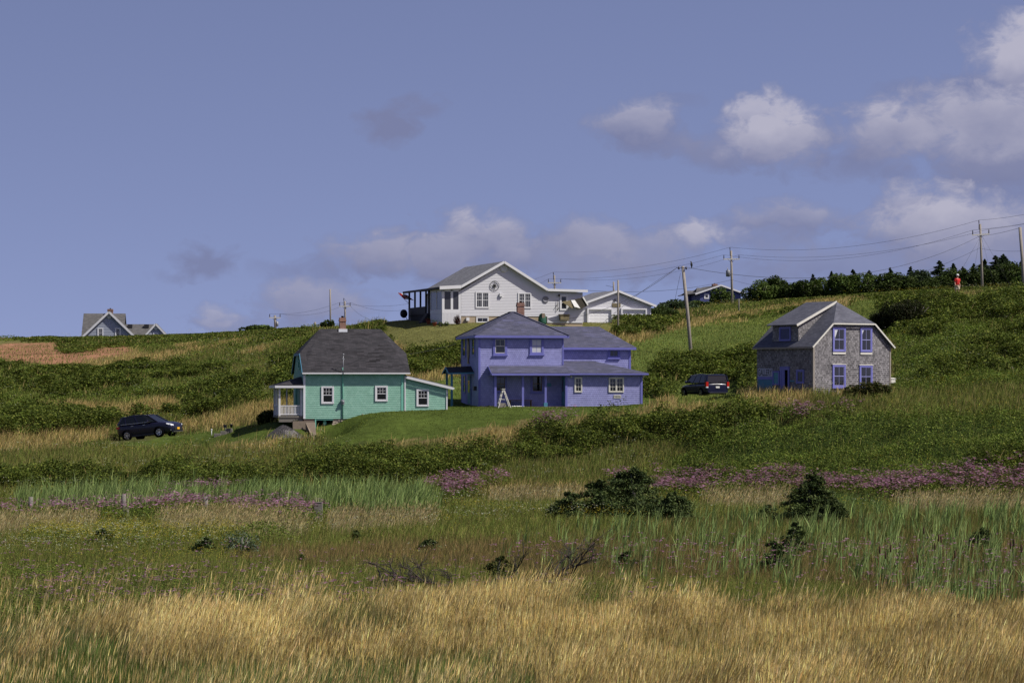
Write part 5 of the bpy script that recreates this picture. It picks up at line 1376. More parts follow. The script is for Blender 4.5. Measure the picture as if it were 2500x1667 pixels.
# A behind bungalow, B with transformer, C on the crest, D leaning near, E right edge
gA=P(1355,745,430); eA,tA=pole_line('utility_pole',gA,P(1353.5,672,430),.16,.12,'utility pole with white crossarm standing behind the white bungalow roof')
jA=pin(eA,tA); kA_=crossarm(eA,tA,tA.z-1.15,1.0)
gB=G(1788,392); gB.z=min(gB.z,P(0,745,392).z); eB,tB=pole_line('utility_pole',gB,P(1785,612,392),.19,.14,'utility pole carrying a grey transformer in front of the navy bungalow')
jB=pin(eB,tB); kB_=crossarm(eB,tB,(HY-633)/F*392-gB.z,1.12)
b_=MB(); zt=(HY-675)/F*392-gB.z; b_.lathe([(.02,zt-.05),(.30,zt),(.31,zt+.75),(.26,zt+.85),(.05,zt+.9)],(tB.x-.42,-.05,0),14); b_.lathe([(.05,zt+.88),(.07,zt+1.0),(.03,zt+1.2)],(tB.x-.5,-.1,0),8); b_.bar((tB.x-.2,-.02,zt+.2),(tB.x,-.02,zt+.2),.08); b_.bar((tB.x-.2,-.02,zt+.6),(tB.x,-.02,zt+.6),.08); b_.build('transformer',galv,eB)
gC=G(2399,345); gC.z=min(gC.z,P(0,713,345).z); eC,tC=pole_line('utility_pole',gC,P(2393,547,345),.17,.13,'tall utility pole with crossarm on the crest right of the person')
jC=pin(eC,tC); kC_=crossarm(eC,tC,(HY-573)/F*345-gC.z,1.05,.06)
gD=G(1691,246); gD.z=min(gD.z,P(0,887,246).z); eD,tD=pole_line('utility_pole',gD,P(1667,650,246),.17,.13,'leaning grey wooden pole rising from bushes between purple house and gallery')
b_=MB(); b_.bar(tD+Vector((-.6,-.1,-.15)),tD+Vector((.25,-.1,-.15)),.05); b_.lathe([(.03,0),(.08,.06),(.08,.2),(.03,.26)],tuple(tD+Vector((-.35,-.15,-.3))),8); b_.lathe([(.03,0),(.08,.06),(.08,.2),(.03,.26)],tuple(tD+Vector((.28,-.15,-.3))),8); b_.build('spool_bracket',porcelain,eD)
gE=G(2503,275); eE,tE=pole_line('utility_pole',gE,P(2490,555,275),.17,.15,'thick wooden pole at the far right edge before the spruces')
pS=G(1509,258); eS,tS=pole_line('utility_pole',pS,P(1509,684,258),.085,.085,'short square timber post standing in front of the white garage',group=None)
gH=P(673,808,430); eH,tH=pole_line('utility_pole',gH,P(671,770,430),.2,.17,'short looking pole with transformer left among crest bushes')
kH_=crossarm(eH,tH,tH.z-.35,.85)
b_=MB(); b_.lathe([(.02,-.05),(.2,0),(.2,.6),(.02,.7)],(tH.x+.35,-.05,tH.z-1.6),10); b_.build('transformer',galv,eH)
gFp=P(807,800,335); eF,tF=pole_line('utility_pole',gFp,P(806,706,335),.10,.09,'plain slender pole on the crest left of the teal house chimney')
gGp=P(843,800,430); eG,tG=pole_line('utility_pole',gGp,P(842,735,430),.15,.12,'crossarm pole seen just above the teal house chimney')
jG=pin(eG,tG); kG_=crossarm(eG,tG,tG.z-.8,.85)
gI=P(1499,740,470); eI,tI=pole_line('utility_pole',gI,P(1498,688,470),.16,.13,'distant bare pole poking above the garage roof')
b_=MB(); b_.bar(tI+Vector((-1.3,-.1,-.6)),tI+Vector((0,-.1,-.9)),.05); b_.build('bracket',porcelain,eI)
pJ=P(769,800,400); eJ,tJ=pole_line('utility_pole',pJ,P(769,786,400),.15,.15,'stub of a far post at the crest beside a dark bush')
oR=P(2600,500,330)
wire(jA,jB,1.0,.022,'highest wire from the pole behind the bungalow to the transformer pole')
wire(jB,jC,1.6,.022,'highest wire from the transformer pole to the crest pole')
wire(jC,oR,.3,.022,'highest wire from the crest pole out to the right edge')
wire(jA,P(1180,715,440),.3,.02,'highest wire dropping behind the bungalow roof')
for i,(a,b,s,l) in enumerate(((kA_[0],kB_[0],1.0,'lower left conductor between the bungalow pole and the transformer pole'),(kA_[1],kB_[1],1.35,'lower right conductor between the bungalow pole and the transformer pole'),
   (kB_[0],kC_[0],2.0,'left crossarm conductor between transformer pole and crest pole'),(kB_[1],kC_[1],1.5,'right crossarm conductor between transformer pole and crest pole'),
   (kC_[0],P(2600,527,335),.2,'left crossarm conductor leaving the crest pole to the right'),(kC_[1],P(2600,524,325),.2,'right crossarm conductor leaving the crest pole to the right'),
   (kA_[0],P(1250,722,440),.2,'conductor leaving the bungalow pole toward the left'))): wire(a,b,s,.02,l)
cD=eD.location+tD+Vector((.3,-.1,-.1)); cDl=eD.location+tD+Vector((-.6,-.1,-.2))
bird=cD+Vector((.45,0,.08))
wire(cD,P(2391,577,344),2.6,.026,'thick black cable from the leaning pole up to the crest pole')
wire(P(2391,577,344),P(2488,557,275),.1,.024,'thick black cable from the crest pole to the right edge pole')
wire(P(1432,709,300),P(1786,683,392),.7,.028,'cable from the bungalow eave to the transformer pole')
wire(P(1786,683,392),P(2391,606,345),3.2,.02,'low cable from the transformer pole to the crest pole')
wire(P(2391,606,345),P(2495,613,275),.15,.018,'low cable from the crest pole to the right edge pole')
wire(cDl,P(1338,785,210),.9,.024,'thick cable falling from the leaning pole past the garage to the purple roof')
wire(cDl,P(1462,797,205),-.2,.018,'slack line from the leaning pole down across the garage doors')
wire(eD.location+tD+Vector((-.2,0,-.6)),P(1645,745,250),0,.018,'guy wire close beside the leaning pole')
wire(T.w(xm,-.42,zmt-.2),P(1128,835,204),.35,.018,'service wire from the teal house mast to the purple house')
wire(kH_[0],kG_[0],.6,.02,'upper wire between the two small left crest poles'); wire(kH_[1],kG_[1],.9,.02,'lower wire between the two small left crest poles')
wire(kG_[0],P(1000,741,420),.5,.02,'wire from the chimney pole to behind the veranda, upper'); wire(kG_[1],P(1010,752,420),.8,.02,'wire from the chimney pole to behind the veranda, lower')
wire(jG,P(945,786,300),1.0,.018,'service wire sloping from the chimney pole to the hedge by the veranda')
for a,b,l in ((P(2391,582,345),P(2357,642,344),'leftmost upper guy of the crest pole'),(P(2357,642,344),P(2316,722,342),'leftmost lower guy of the crest pole'),(P(2391,585,345),P(2381,643,350),'steep guy on the left of the crest pole'),(P(2396,580,345),P(2432,712,343),'inner right guy of the crest pole'),(P(2397,575,345),P(2475,712,343),'outer right guy of the crest pole')):
    wire(a,b,0,.016,l,group='guy wires of the crest pole',sagn=2)
b_=MB(); a_=P(2313.5,723,341); c_=P(2318,714,341); b_.tube([a_,c_],.07,8); o=b_.build('guy_guard',yellow_g); tag(o,'yellow plastic guard tube on the guy wire left of the person','guy guard')
# crow on the cable
cr=empty('crow',bird,0,'black crow perched on the cable just right of the leaning pole','bird')
b_=MB(); b_.tube([(0,0,-.18),(.01,0,-.02),(0,0,.12),(-.01,0,.27),(-.02,0,.33),(-.04,0,.40),(-.07,0,.44)],[.02,.06,.10,.085,.055,.06,.03],10); b_.tube([(-.08,0,.43),(-.15,0,.41)],[.02,.004],6); b_.build('body',bird_m,cr)
b_=MB(); b_.tube([(-.03,-.03,.03),(-.03,-.03,-.03)],.01,5); b_.tube([(-.03,.03,.03),(-.03,.03,-.03)],.01,5); b_.build('legs',bird_m,cr)

# ------------------------------------------------------------------ vehicles
def vehicle(name, pr, paint, label, cat):
    root=empty(name,(0,0,0),0,label,cat)
    # lower body loft: x forward, y to the left, z up; pr['st']: x, zbottom, ztop, half width
    b_=MB(); rings=[]
    for (x,zb,zt,hw) in pr['st']:
        zs=zb+(zt-zb)*.55
        rings.append([(x,-hw*.86,zb),(x,-hw*.97,zb+.10),(x,-hw,zs),(x,-hw*.985,zt-.10),(x,-hw*.90,zt),(x,0,zt+.03),(x,hw*.90,zt),(x,hw*.985,zt-.10),(x,hw,zs),(x,hw*.97,zb+.10),(x,hw*.86,zb)])
    vs=[p for r in rings for p in r]; m=11; fs=[]
    for i in range(len(rings)-1):
        for k in range(m-1): fs.append((i*m+k,(i+1)*m+k,(i+1)*m+k+1,i*m+k+1))
        fs.append((i*m+m-1,(i+1)*m+m-1,(i+1)*m,i*m))
    fs.append(tuple(range(m))); fs.append(tuple(range((len(rings)-1)*m,len(rings)*m))[::-1])
    b_.add(vs,fs,True); body=b_.build('body',paint,root)
    sub=body.modifiers.new('smooth','SUBSURF'); sub.levels=1; sub.render_levels=1
    # greenhouse: base and roof outlines
    (xb0,xb1,zb,hb),(xr0,xr1,zr,hr)=pr['gh']
    g=MB()
    def ring(x0,x1,z,h,f=.0): return [(x0,-h*.93,z),(x0+.35,-h,z),((x0+x1)/2,-h,z+f),(x1-.45,-h,z),(x1,-h*.86,z-.02),(x1,h*.86,z-.02),(x1-.45,h,z),((x0+x1)/2,h,z+f),(x0+.35,h,z),(x0,h*.93,z)]
    A_=ring(xb0,xb1,zb,hb); B_=ring(xr0,xr1,zr-.05,hr,.03)
    g.add(A_+B_,[(i,(i+1)%10,10+(i+1)%10,10+i) for i in range(10)])
    g.build('windows',car_glass,root)
    rr=MB(); C_=ring(xr0-.02,xr1+.03,zr-.052,hr+.015,.03); D_=ring(xr0+.1,xr1-.12,zr+.01,hr*.86,.035)
    rr.add(C_+D_,[(i,(i+1)%10,10+(i+1)%10,10+i) for i in range(10)]+[tuple(range(10,20)),tuple(range(10))[::-1]],True); rr.build('roof',paint,root)
    pl=MB()
    for t in pr['pillars']:
        for s in (-1,1):
            a=Vector((xb0+(xb1-xb0)*t[0],s*hb*1.005,zb)); c=Vector((xr0+(xr1-xr0)*t[1],s*(hr+.01),zr-.06)); q_=MB(); q_.bar(a,c,.035,t[2],up=(1,0,0)); q_.build('pillar',paint,root)
    for s in (-1,1):
        q_=MB(); q_.bar((xb1-.03,s*hb*.87,zb),(xr1,s*hr*.88,zr-.06),.07,.07); q_.build('pillar',paint,root)
        q_=MB(); q_.bar((xb0,s*hb*.95,zb),(xr0,s*hr*.95,zr-.06),.10,.10); q_.build('pillar',paint,root)
    for s in (-1,1):
        tr=MB(); tr.bar((xb0+.3,s*(hb+.012),zb+.012),(xb1-.5,s*(hb+.012),zb+.012),.02,.03); tr.build('window_trim',rim_m if pr.get('chrome') else paint,root)
        for xh in pr['handles']:
            tr=MB(); tr.bar((xh,s*(pr['w']+.01),zb-.16),(xh+.2,s*(pr['w']+.01),zb-.155),.03,.035); tr.build('door_handle',rim_m,root)
        mr=MB(); xm_=xb1-.75; mr.box(xm_,xm_+.14,s*(hb+.02),s*(hb+.24),zb+.02,zb+.17); mr.build('side_mirror',paint,root,.02)
    for xw in pr['wheels']:
        for s in (-1,1):
            yw=s*(pr['w']-.11); R_=pr['r']
            ar=MB(); ar.lathe([(R_+.07,-.02),(R_+.07,.0)],(xw,s*(pr['w']-.01),R_+.02),24,'y'); ar.build('wheel_arch',dark_int,root)
            wh=empty('wheel',(xw,yw,R_)); wh.parent=root
            t_=MB(); t_.lathe([(R_*.62,-.11),(R_*.9,-.12),(R_,-.08),(R_,.08),(R_*.9,.12),(R_*.62,.11)],n=24,axis='y'); t_.build('tyre',tyre_m,wh)
            r_=MB(); sy_=s*.115
            n=24
            for (ra,rb_) in ((R_*.66,R_*.58),):
                vs=[];
                for k in range(n):
                    t=2*math.pi*k/n
                    for r2,yy in ((ra,sy_+s*.012),(rb_,sy_+s*.012),(rb_,sy_-s*.02),(ra,sy_-s*.02)): vs.append((r2*math.cos(t),yy,r2*math.sin(t)))
                r_.add(vs,[(k*4+j,k*4+(j+1)%4,((k+1)%n)*4+(j+1)%4,((k+1)%n)*4+j) for k in range(n) for j in range(4)])
            for k in range(10):
                t=2*math.pi*(k//2+(.16 if k%2 else -.16))/5; r_.bar((R_*.1*math.cos(t),sy_+s*.01,R_*.1*math.sin(t)),(R_*.6*math.cos(t),sy_+s*.014,R_*.6*math.sin(t)),.035,.02,up=(0,1,0))
            r_.lathe([(.06,-.01),(.055,.012)],(0,sy_+s*.01,0),10,'y')
            r_.build('rim',rim_m,wh)
    return root
suv_st=[(0.0,.42,1.02,.78),(.05,.32,1.14,.86),(.35,.27,1.17,.91),(.9,.24,1.15,.925),(2.2,.22,1.13,.925),(3.1,.24,1.12,.925),(3.5,.25,1.10,.92),(3.95,.25,1.05,.90),(4.3,.25,.96,.87),(4.48,.27,.84,.80),(4.57,.32,.66,.70)]
suv=vehicle('parked_car',dict(st=suv_st,gh=((.10,3.35,1.14,.885),(.42,2.50,1.72,.70)),pillars=((.22,.14,.10),(.53,.52,.09)),handles=(1.25,2.25),w=.925,wheels=(.85,3.52),r=.35,chrome=True),paint_nv,'dark navy SUV parked on the grass left of the teal house, nose uphill','car')
for s in (-1,1):
    b_=MB(); b_.add([(4.15,s*.885,.95),(4.48,s*.68,.86),(4.56,s*.54,.80),(4.57,s*.56,.72),(4.45,s*.80,.76),(4.18,s*.895,.87)],[(0,1,2,3,4,5),(5,4,3,2,1,0)]); b_.box(4.3,4.46,s*.72,s*.82,.76,.85); b_.build('headlight',lamp_m,suv)
    b_=MB(); b_.box(4.36,4.45,s*.70,s*.79,.40,.48); b_.build('fog_light',lamp_m,suv)
    b_=MB(); b_.box(.0,.25,s*.72,s*.90,.88,1.02); b_.build('tail_light',tail_m,suv)
    b_=MB(); b_.bar((.7,s*.58,1.71),(2.2,s*.58,1.725),.04,.04); b_.build('roof_rail',black_mt,suv)
b_=MB(); b_.box(4.46,4.585,-.5,.5,.42,.60); b_.box(4.40,4.575,-.66,.66,.30,.36); b_.build('grille',black_mt,suv)
b_=MB(); b_.box(4.44,4.60,-.62,.62,.27,.295); b_.build('bumper_trim',rim_m,suv)
b_=MB(); b_.box(4.585,4.61,-.16,.16,.44,.59); b_.build('licence_plate',plate_y,suv)
b_=MB(); b_.slab([(.05,-.55,1.66),(.05,.55,1.66),(.62,.6,1.69),(.62,-.6,1.69)],.04); b_.build('spoiler',paint_nv,suv)
b_=MB(); b_.box(.8,3.6,-.93,.93,.22,.34); b_.build('side_skirt',black_mt,suv)
def seat_vehicle(v, p0, p1, wb):     # p0 rear wheel contact, p1 front wheel contact (near side), wb wheel positions
    d=(p1-p0); yaw=math.atan2(d.y,d.x); pitch=math.atan2(d.z,math.hypot(d.x,d.y))
    v.rotation_euler=(0,-pitch,yaw)
    return yaw,pitch
# near side is the vehicle's right side (y<0)
def pg(px,Y): return G(px,Y)
pr_=pg(313,203.8); yaw=R(-24); L_=2.67; pf_=Vector((pr_.x+L_*math.cos(yaw),pr_.y+L_*math.sin(yaw),0)); pf_.z=gz(pf_.x,pf_.y)
yaw,pit=seat_vehicle(suv,pr_,pf_,None)
M_=Matrix.Rotation(yaw,4,'Z')@Matrix.Rotation(-pit,4,'Y')
suv.location=pr_-(M_@Vector((.85,-.81,0)))+Vector((0,0,.02))
_rl=suv.location+(M_@Vector((.85,.81,0))); roll=math.atan2(gz(_rl.x,_rl.y)-pr_.z,1.62); suv.rotation_euler=(max(-.06,min(.06,roll)),-pit,yaw)
CLEAR.append((pr_.x+1.3,pr_.y-1.2,3.0,3.4,yaw))
van_st=[(0.0,.45,1.0,.86),(.05,.34,1.12,.95),(.4,.28,1.14,.99),(1.2,.24,1.12,1.0),(2.8,.22,1.08,1.0),(3.6,.24,1.04,.99),(4.2,.25,.98,.96),(4.7,.25,.88,.90),(5.0,.28,.74,.78),(5.12,.34,.60,.62)]
van=vehicle('parked_minivan',dict(st=van_st,gh=((.03,4.0,1.13,.965),(.16,3.15,1.78,.84)),pillars=((.04,.04,.10),(.33,.33,.08),(.60,.62,.08)),handles=(1.9,2.9),w=1.0,wheels=(.95,4.0),r=.34),paint_vn,'dark navy minivan seen from behind, parked against bushes left of the gallery','minivan')
for s in (-1,1):
    b_=MB(); b_.box(-.03,.22,s*.80,s*.985,.86,1.22); b_.build('tail_light',tail_m,van)
    b_=MB(); b_.box(-.035,.15,s*.81,s*.975,.76,.855); b_.build('reversing_light',lamp_m,van)
b_=MB(); b_.box(-.03,.0,-.16,.16,.74,.88); b_.build('licence_plate',plate_w,van)
b_=MB(); b_.box(-.06,.2,-.85,.85,.40,.50); b_.build('rear_bumper',paint_vn,van); b_=MB(); b_.box(-.075,-.058,-.72,.72,.37,.41); b_.build('bumper_trim',rim_m,van)
b_=MB(); b_.bar((.02,-.1,1.2),(.05,-.62,1.27),.03); b_.build('rear_wiper',black_mt,van)
b_=MB(); b_.bar((-.01,-.4,1.0),(-.01,.4,1.0),.02,.03); b_.build('badge_strip',rim_m,van)
b_=MB(); b_.slab([(.10,-.72,1.76),(.10,.72,1.76),(.4,.74,1.80),(.4,-.74,1.80)],.04); b_.build('spoiler',paint_vn,van)
yawv=R(90+22); pv=P(1752,968,219.5); van.location=Vector((pv.x,pv.y,gz(pv.x,pv.y)+.02)); van.rotation_euler=(0,0,yawv)
CLEAR.append((pv.x-1.0,pv.y+2.4,2.9,1.3,yawv))

# ------------------------------------------------------------------ person
def skin_obj(name, joints, edges, mat, parent=None, lv=2):
    me=bpy.data.meshes.new(name); me.from_pydata([j[0] for j in joints],edges,[]); me.materials.append(mat)
    o=bpy.data.objects.new(name,me); C.objects.link(o)
    if parent: o.parent=parent
    sk=o.modifiers.new('skin','SKIN'); sk.use_smooth_shade=True
    for i,j in enumerate(joints):
        v=me.skin_vertices[0].data[i]; r=j[1]; v.radius=r if isinstance(r,tuple) else (r,r)
    me.skin_vertices[0].data[0].use_root=True
    s=o.modifiers.new('sub','SUBSURF'); s.levels=lv; s.render_levels=lv
    return o
pp=G(2337,240); per=empty('person',pp,R(35),'person in red shirt, beige shorts and white cap walking on the hilltop','person')
J=[((0,0,.93),(.15,.11)),((0,0,1.10),(.14,.10)),((0,-.01,1.30),(.17,.11)),((0,0,1.44),(.12,.09)),((0,-.01,1.52),.055),((0,-.03,1.60),(.065,.075)),((0,-.035,1.70),(.075,.09)),((0,-.03,1.76),(.06,.07)),
 ((.19,0,1.42),.06),((.24,.02,1.16),.047),((.25,-.06,.92),.034),((-.19,0,1.42),.06),((-.25,.03,1.16),.047),((-.27,-.04,.92),.034),
 ((.09,0,.86),(.09,.095)),((.10,-.03,.48),.06),((.10,.02,.10),.042),((.10,.0,.05),.045),((.10,-.17,.03),.035),
 ((-.09,0,.86),(.09,.095)),((-.10,.05,.48),.06),((-.11,.13,.10),.042),((-.11,.11,.05),.045),((-.11,-.05,.03),.035)]
E=[(0,1),(1,2),(2,3),(3,4),(4,5),(5,6),(6,7),(3,8),(8,9),(9,10),(3,11),(11,12),(12,13),(0,14),(14,15),(15,16),(16,17),(17,18),(0,19),(19,20),(20,21),(21,22),(22,23)]
for s,wi in ((1,10),(-1,13)):
    w0=Vector(J[wi][0]); pi_=len(J); J.append(((w0.x,w0.y-.02,w0.z-.07),.030)); E.append((wi,pi_))
    for k,(dx,dy,ln) in enumerate(((.0,-.030,.075),(.0,-.010,.085),(.0,.010,.08),(.0,.028,.065),(-.03*s,-.035,.05))):
        a=len(J); base=Vector((w0.x+dx*.3,w0.y-.02+dy*.8,w0.z-.10)); J.append((tuple(base),.009)); J.append((tuple(base+Vector((dx*.6-.006*s,dy*.25-.012,-ln))),.007)); E.append((pi_,a)); E.append((a,a+1))
skin_obj('body',J,E,skin_m,per)
skin_obj('shirt',[((0,0,.90),(.22,.18)),((0,0,1.10),(.23,.19)),((0,-.01,1.30),(.25,.19)),((0,0,1.44),(.17,.14)),((.21,0,1.40),.115),((.26,.01,1.18),.10),((-.21,0,1.40),.115),((-.27,.02,1.18),.10)],[(0,1),(1,2),(2,3),(3,4),(4,5),(3,6),(6,7)],red_m,per)
skin_obj('shorts',[((0,0,.96),(.21,.18)),((.10,0,.82),(.15,.15)),((.115,-.02,.50),(.14,.14)),((-.10,0,.82),(.15,.15)),((-.115,.03,.50),(.14,.14))],[(0,1),(1,2),(0,3),(3,4)],khaki,per)
b_=MB(); b_.lathe([(.105,1.72),(.108,1.76),(.09,1.82),(.05,1.85),(.001,1.855)],(0,-.03,0),16); b_.slab([(-.07,-.12,1.735),(.07,-.12,1.735),(.05,-.24,1.72),(-.05,-.24,1.72)],.012); b_.build('cap',white_cl,per)
b_=MB(); b_.lathe([(.014,1.64),(.02,1.65),(.001,1.69)],(0,-.125,0),6); b_.build('nose',skin_m,per)
for s in (-1,1):
    b_=MB(); b_.lathe([(.001,-.012),(.010,-.006),(.010,.006),(.001,.012)],(s*.033,-.118,1.695),8,'y'); b_.build('eye',ink,per)
    b_=MB(); b_.box(s*.10,s*.115,-.05,-.01,1.64,1.71); b_.build('ear',skin_m,per)
b_=MB(); b_.box(-.03,.03,-.115,-.108,1.60,1.61); b_.build('mouth',tail_m,per)
for s,(x,y) in ((1,(.10,-.07)),(-1,(-.11,.04))):
    b_=MB(); b_.box(x-.055,x+.055,y-.15,y+.12,-.02,.09); b_.build('shoe',cream_tr,per,.03)

CLEAR.append((pp.x,pp.y-4,.75,5.5,0))
# ------------------------------------------------------------------ small things on the ground
gp=G(696,189.3); gpe=MB()
n1,n2=40,14; vs=[]; fs=[]
for j in range(n2+1):
    rr=j/n2
    for i in range(n1):
        t=2*math.pi*i/n1; h=1.02*(1-rr**1.25)
        nn=float(fbm(np.array([rr*3*math.cos(t)+9]),np.array([rr*3*math.sin(t)+5]),3,3)[0]-.5)
        vs.append((1.85*rr*math.cos(t)*(1+.12*nn)-.15*(1-rr),1.5*rr*math.sin(t),h+nn*.22-.08))
for j in range(n2):
    for i in range(n1): fs.append((j*n1+i,(j+1)*n1+i,(j+1)*n1+(i+1)%n1,j*n1+(i+1)%n1))
gpe.add(vs,fs)
for i in range(2600):
    r=math.sqrt(rng.random()); t=rng.random()*6.283; x=1.8*r*math.cos(t)-.15*(1-r); y=1.45*r*math.sin(t); z=1.0*(1-r**1.25)-.03; s=rng.uniform(.02,.05)
    gpe.add([(x-s,y,z),(x+s,y-s,z),(x+.3*s,y+s,z),(x,y,z+s*1.4)],[(0,1,3),(1,2,3),(2,0,3)])
o=gpe.build('gravel_pile',gravel_m); o.location=gp; o.scale=(.72,.72,.80); tag(o,'heap of grey crushed gravel in front of the teal house porch','gravel pile')
def small(name,px,Y,label,cat,rz=0): p=G(px,Y); return empty(name,p,rz,label,cat)
s_=small('garden_light',564.5,199,'black solar garden lantern on a stake, left of the porch shadow','garden light')
b_=MB(); b_.tube([(0,0,-.1),(0,0,.38)],.02,6); b_.build('stake',black_mt,s_); b_=MB(); b_.lathe([(.04,.36),(.08,.4),(.10,.55),(.13,.56),(.03,.62)],n=8); b_.build('lamp_head',black_mt,s_)
s_=small('garden_light',516.5,200,'small white garden lamp beside the stone steps','garden light')
b_=MB(); b_.tube([(0,0,-.1),(0,0,.35)],.03,6); b_.build('stake',white_tr,s_); b_=MB(); b_.lathe([(.02,.34),(.06,.37),(.06,.43),(.02,.46)],n=8); b_.build('lamp_head',white_tr,s_)
s_=small('stone_steps',540,199,'rough grey stone steps set into the bank left of the porch','steps')
for k,(x,z,w) in enumerate(((-.25,.0,.5),(.15,.16,.42),(.5,.34,.5))):
    b_=MB(); b_.box(x-w/2,x+w/2,-.25+k*.15,.2+k*.15,z-.3,z+.12); b_.build('step',wood_old,s_,.03)
s_=small('lantern_box',546,199.6,'dark square box lantern on top of the stone steps','lantern'); 
s_.location.z+=.40; s_.location.x+=.1
b_=MB(); b_.box(-.11,.11,-.1,.1,.0,.18); b_.box(-.14,.14,-.13,.13,.181,.215); b_.build('case',black_mt,s_)
def fpost(px,Y,h,w,label,cat='fence post',tilt=0.0,mat=wood_old):
    p=G(px,Y); b_=MB(); b_.tube([(0,0,-.4),(tilt*.5,0,h*.5),(tilt,0,h)],[w/2,w/2*.97,w/2*.9],8); o=b_.build('fence_post',mat); o.location=p; return tag(o,label,cat)
fpost(302,136.5,1.2,.24,'taller grey fence post of the pair in the left marsh'); fpost(310,135.5,.6,.22,'short grey fence post leaning on the taller one in the left marsh')
fpost(75,138,.95,.24,'pale stubby fence post half hidden in straw at the far left'); fpost(502,140,1.0,.26,'weathered fence post sunk in pink flowers, middle of the left marsh')
p=G(777,135.5); b_=MB(); b_.box(-.2,.2,-.12,.12,-.4,.93); b_.slab([(-.22,-.14,.94),(.2,-.14,.99),(.2,.14,.99),(-.22,.14,.94)],.04); o=b_.build('fence_post',wood_old,None,.02); o.location=p; tag(o,'thick flat-topped grey post stump right of the cattails','fence post')
fpost(1804,300,1.6,.14,'thin pale post in the straw strip above the green meadow')

for px_,Y_ in ((306,135),(75,136.5),(502,138.5),(777,134)): CLEAR.append((*G(px_,Y_).xy,.5,1.3,0))
# ------------------------------------------------------------------ trees and shrubs that stand apart
def foliage_obj(name, pos, size, pal, mat, parent, flat=.4, var=.2, aspect=.55):
    v,t,c_=leaves(pos,size,mixcol(len(pos),pal,var),flat,aspect); return tri_mesh(name,v,t,np.clip(c_,0,1),mat,parent)
SPR=[(.035,.056,.026),(.05,.075,.034),(.024,.04,.02),(.065,.09,.038)]
def make_spruce(h, r, n, label, seed, lop=0.0, ex=.8, leaf=.26, bare=.06, pal=SPR):
    rs=np.random.default_rng(seed); root=empty('spruce_tree',(0,0,0),0,label,'spruce')
    b_=MB(); b_.tube([(0,0,-.4),(lop*.3,0,h*.5),(lop,0,h*.98)],[.05*r+.03,.03*r+.02,.01],7); b_.build('trunk',wood_old,root)
    P_=[]; nb=int(h*12+22); per_=n//nb
    for k in range(nb):
        f=bare+(1-bare)*(k+rs.random())/nb
        rad=r*((1-f)**ex)*rs.uniform(.65,1.12)+.05; az=rs.random()*6.283; z=h*f
        for i in range(per_):
            q=rs.random()**.6; sp=.15*rad*(1-q*.3)
            x=math.cos(az)*rad*q; y=math.sin(az)*rad*q
            P_.append((x+rs.normal()*sp+lop*f, y+rs.normal()*sp, z-rad*.22*q*q+rad*.10*q+rs.normal()*.03*r))
    P_+= [(rs.normal()*.04+lop, rs.normal()*.04, h*(1-.10*i/14)+.02) for i in range(14)]
    P_=np.array(P_); foliage_obj('crown',P_,rs.uniform(.6,1.3,len(P_))*leaf,pal,needle,root,.25,.28,.45)
    return root
def place(root, px, Y, dz=0.0, sc=1.0, rz=0.0, sz=None):
    p=G(px,Y); root.location=p+Vector((0,0,dz)); root.scale=(sc,sc,sz or sc); root.rotation_euler.z=rz; return root
protos=[make_spruce(4.6,1.7,8000,'x',1,ex=.95,leaf=.19),make_spruce(4.8,2.0,9000,'x',2,.15,ex=.85,leaf=.19),make_spruce(4.4,1.4,6500,'x',3,-.1,ex=1.0,leaf=.19)]
SPT=[ # px, top y, Y, proto, width, label
 (1902,677,385,2,1.0,'small pointed spruce above the rounded bushes nearest the navy bungalow'),
 (1985,670,382,2,1.1,'dark narrow spruce between the two groups of rounded bushes'),
 (2030,663,388,0,1.0,'spruce tip rising behind the bright leafy bush'),
 (2085,659,380,1,1.1,'broad spruce just right of the bright leafy bush'),
 (2120,661,378,1,1.2,'wide dark spruce, second right of the bright leafy bush'),
 (2148,670,392,0,1.0,'spruce half hidden between a broad spruce and a spiky one'),
 (2173,655,376,0,1.2,'spiky spruce with a clear pointed top left of the round grey-green bush'),
 (2196,672,384,2,1.1,'low spruce squeezed beside the spiky one'),
 (2222,651,386,2,1.1,'spruce with a tip just above the round grey-green bush'),
 (2268,672,386,0,1.0,'low dark spruce right behind the round grey-green bush'),
 (2294,638,372,0,1.45,'tall full spruce, highest one left of the person'),
 (2327,644,382,2,1.2,'slim spruce with a thin tip directly behind the person'),
 (2354,652,378,1,1.1,'dense spruce just right of the person'),
 (2377,645,374,0,1.2,'dark spruce touching the left side of the crest pole'),
 (2400,634,380,1,1.2,'bushy spruce directly behind the crest pole'),
 (2431,626,372,0,1.45,'very tall spruce with a pointed top right of the crest pole'),
 (2452,622,376,1,1.35,'tallest forked spruce between the crest pole and the edge pole'),
 (2476,640,370,1,1.1,'spruce left of the thick pole at the right edge'),
 (2497,632,378,0,1.2,'spruce directly behind the thick pole at the right edge'),
 (2522,640,374,1,1.3,'spruce cut by the right edge of the view'),
 (2060,672,392,1,1.0,'spruce showing as a low dark gap filler left of the broad spruces'),
 (2245,664,394,1,1.0,'spruce hidden mostly by the round grey-green bush'),
 (2415,652,366,1,1.2,'lower spruce in front of the tall pair right of the crest pole'),
 (2312,668,366,1,1.2,'wide low spruce in front, just left of the person')]
for i,(px,ty_,Y,k,wd,lb) in enumerate(SPT):
    pr0=protos[k]; base=G(px,Y); hh=(HY-ty_)/F*Y-base.z+.2
    r0=copy_tree(pr0) if [q[3] for q in SPT[:i]].count(k) else pr0
    r0.location=base-Vector((0,0,.2)); s=hh/(4.6,4.8,4.4)[k]; r0.scale=(s*wd*1.3,s*wd*1.3,s); r0.rotation_euler.z=i*1.3
    tag(r0,lb,'spruce','spruces along the right skyline')
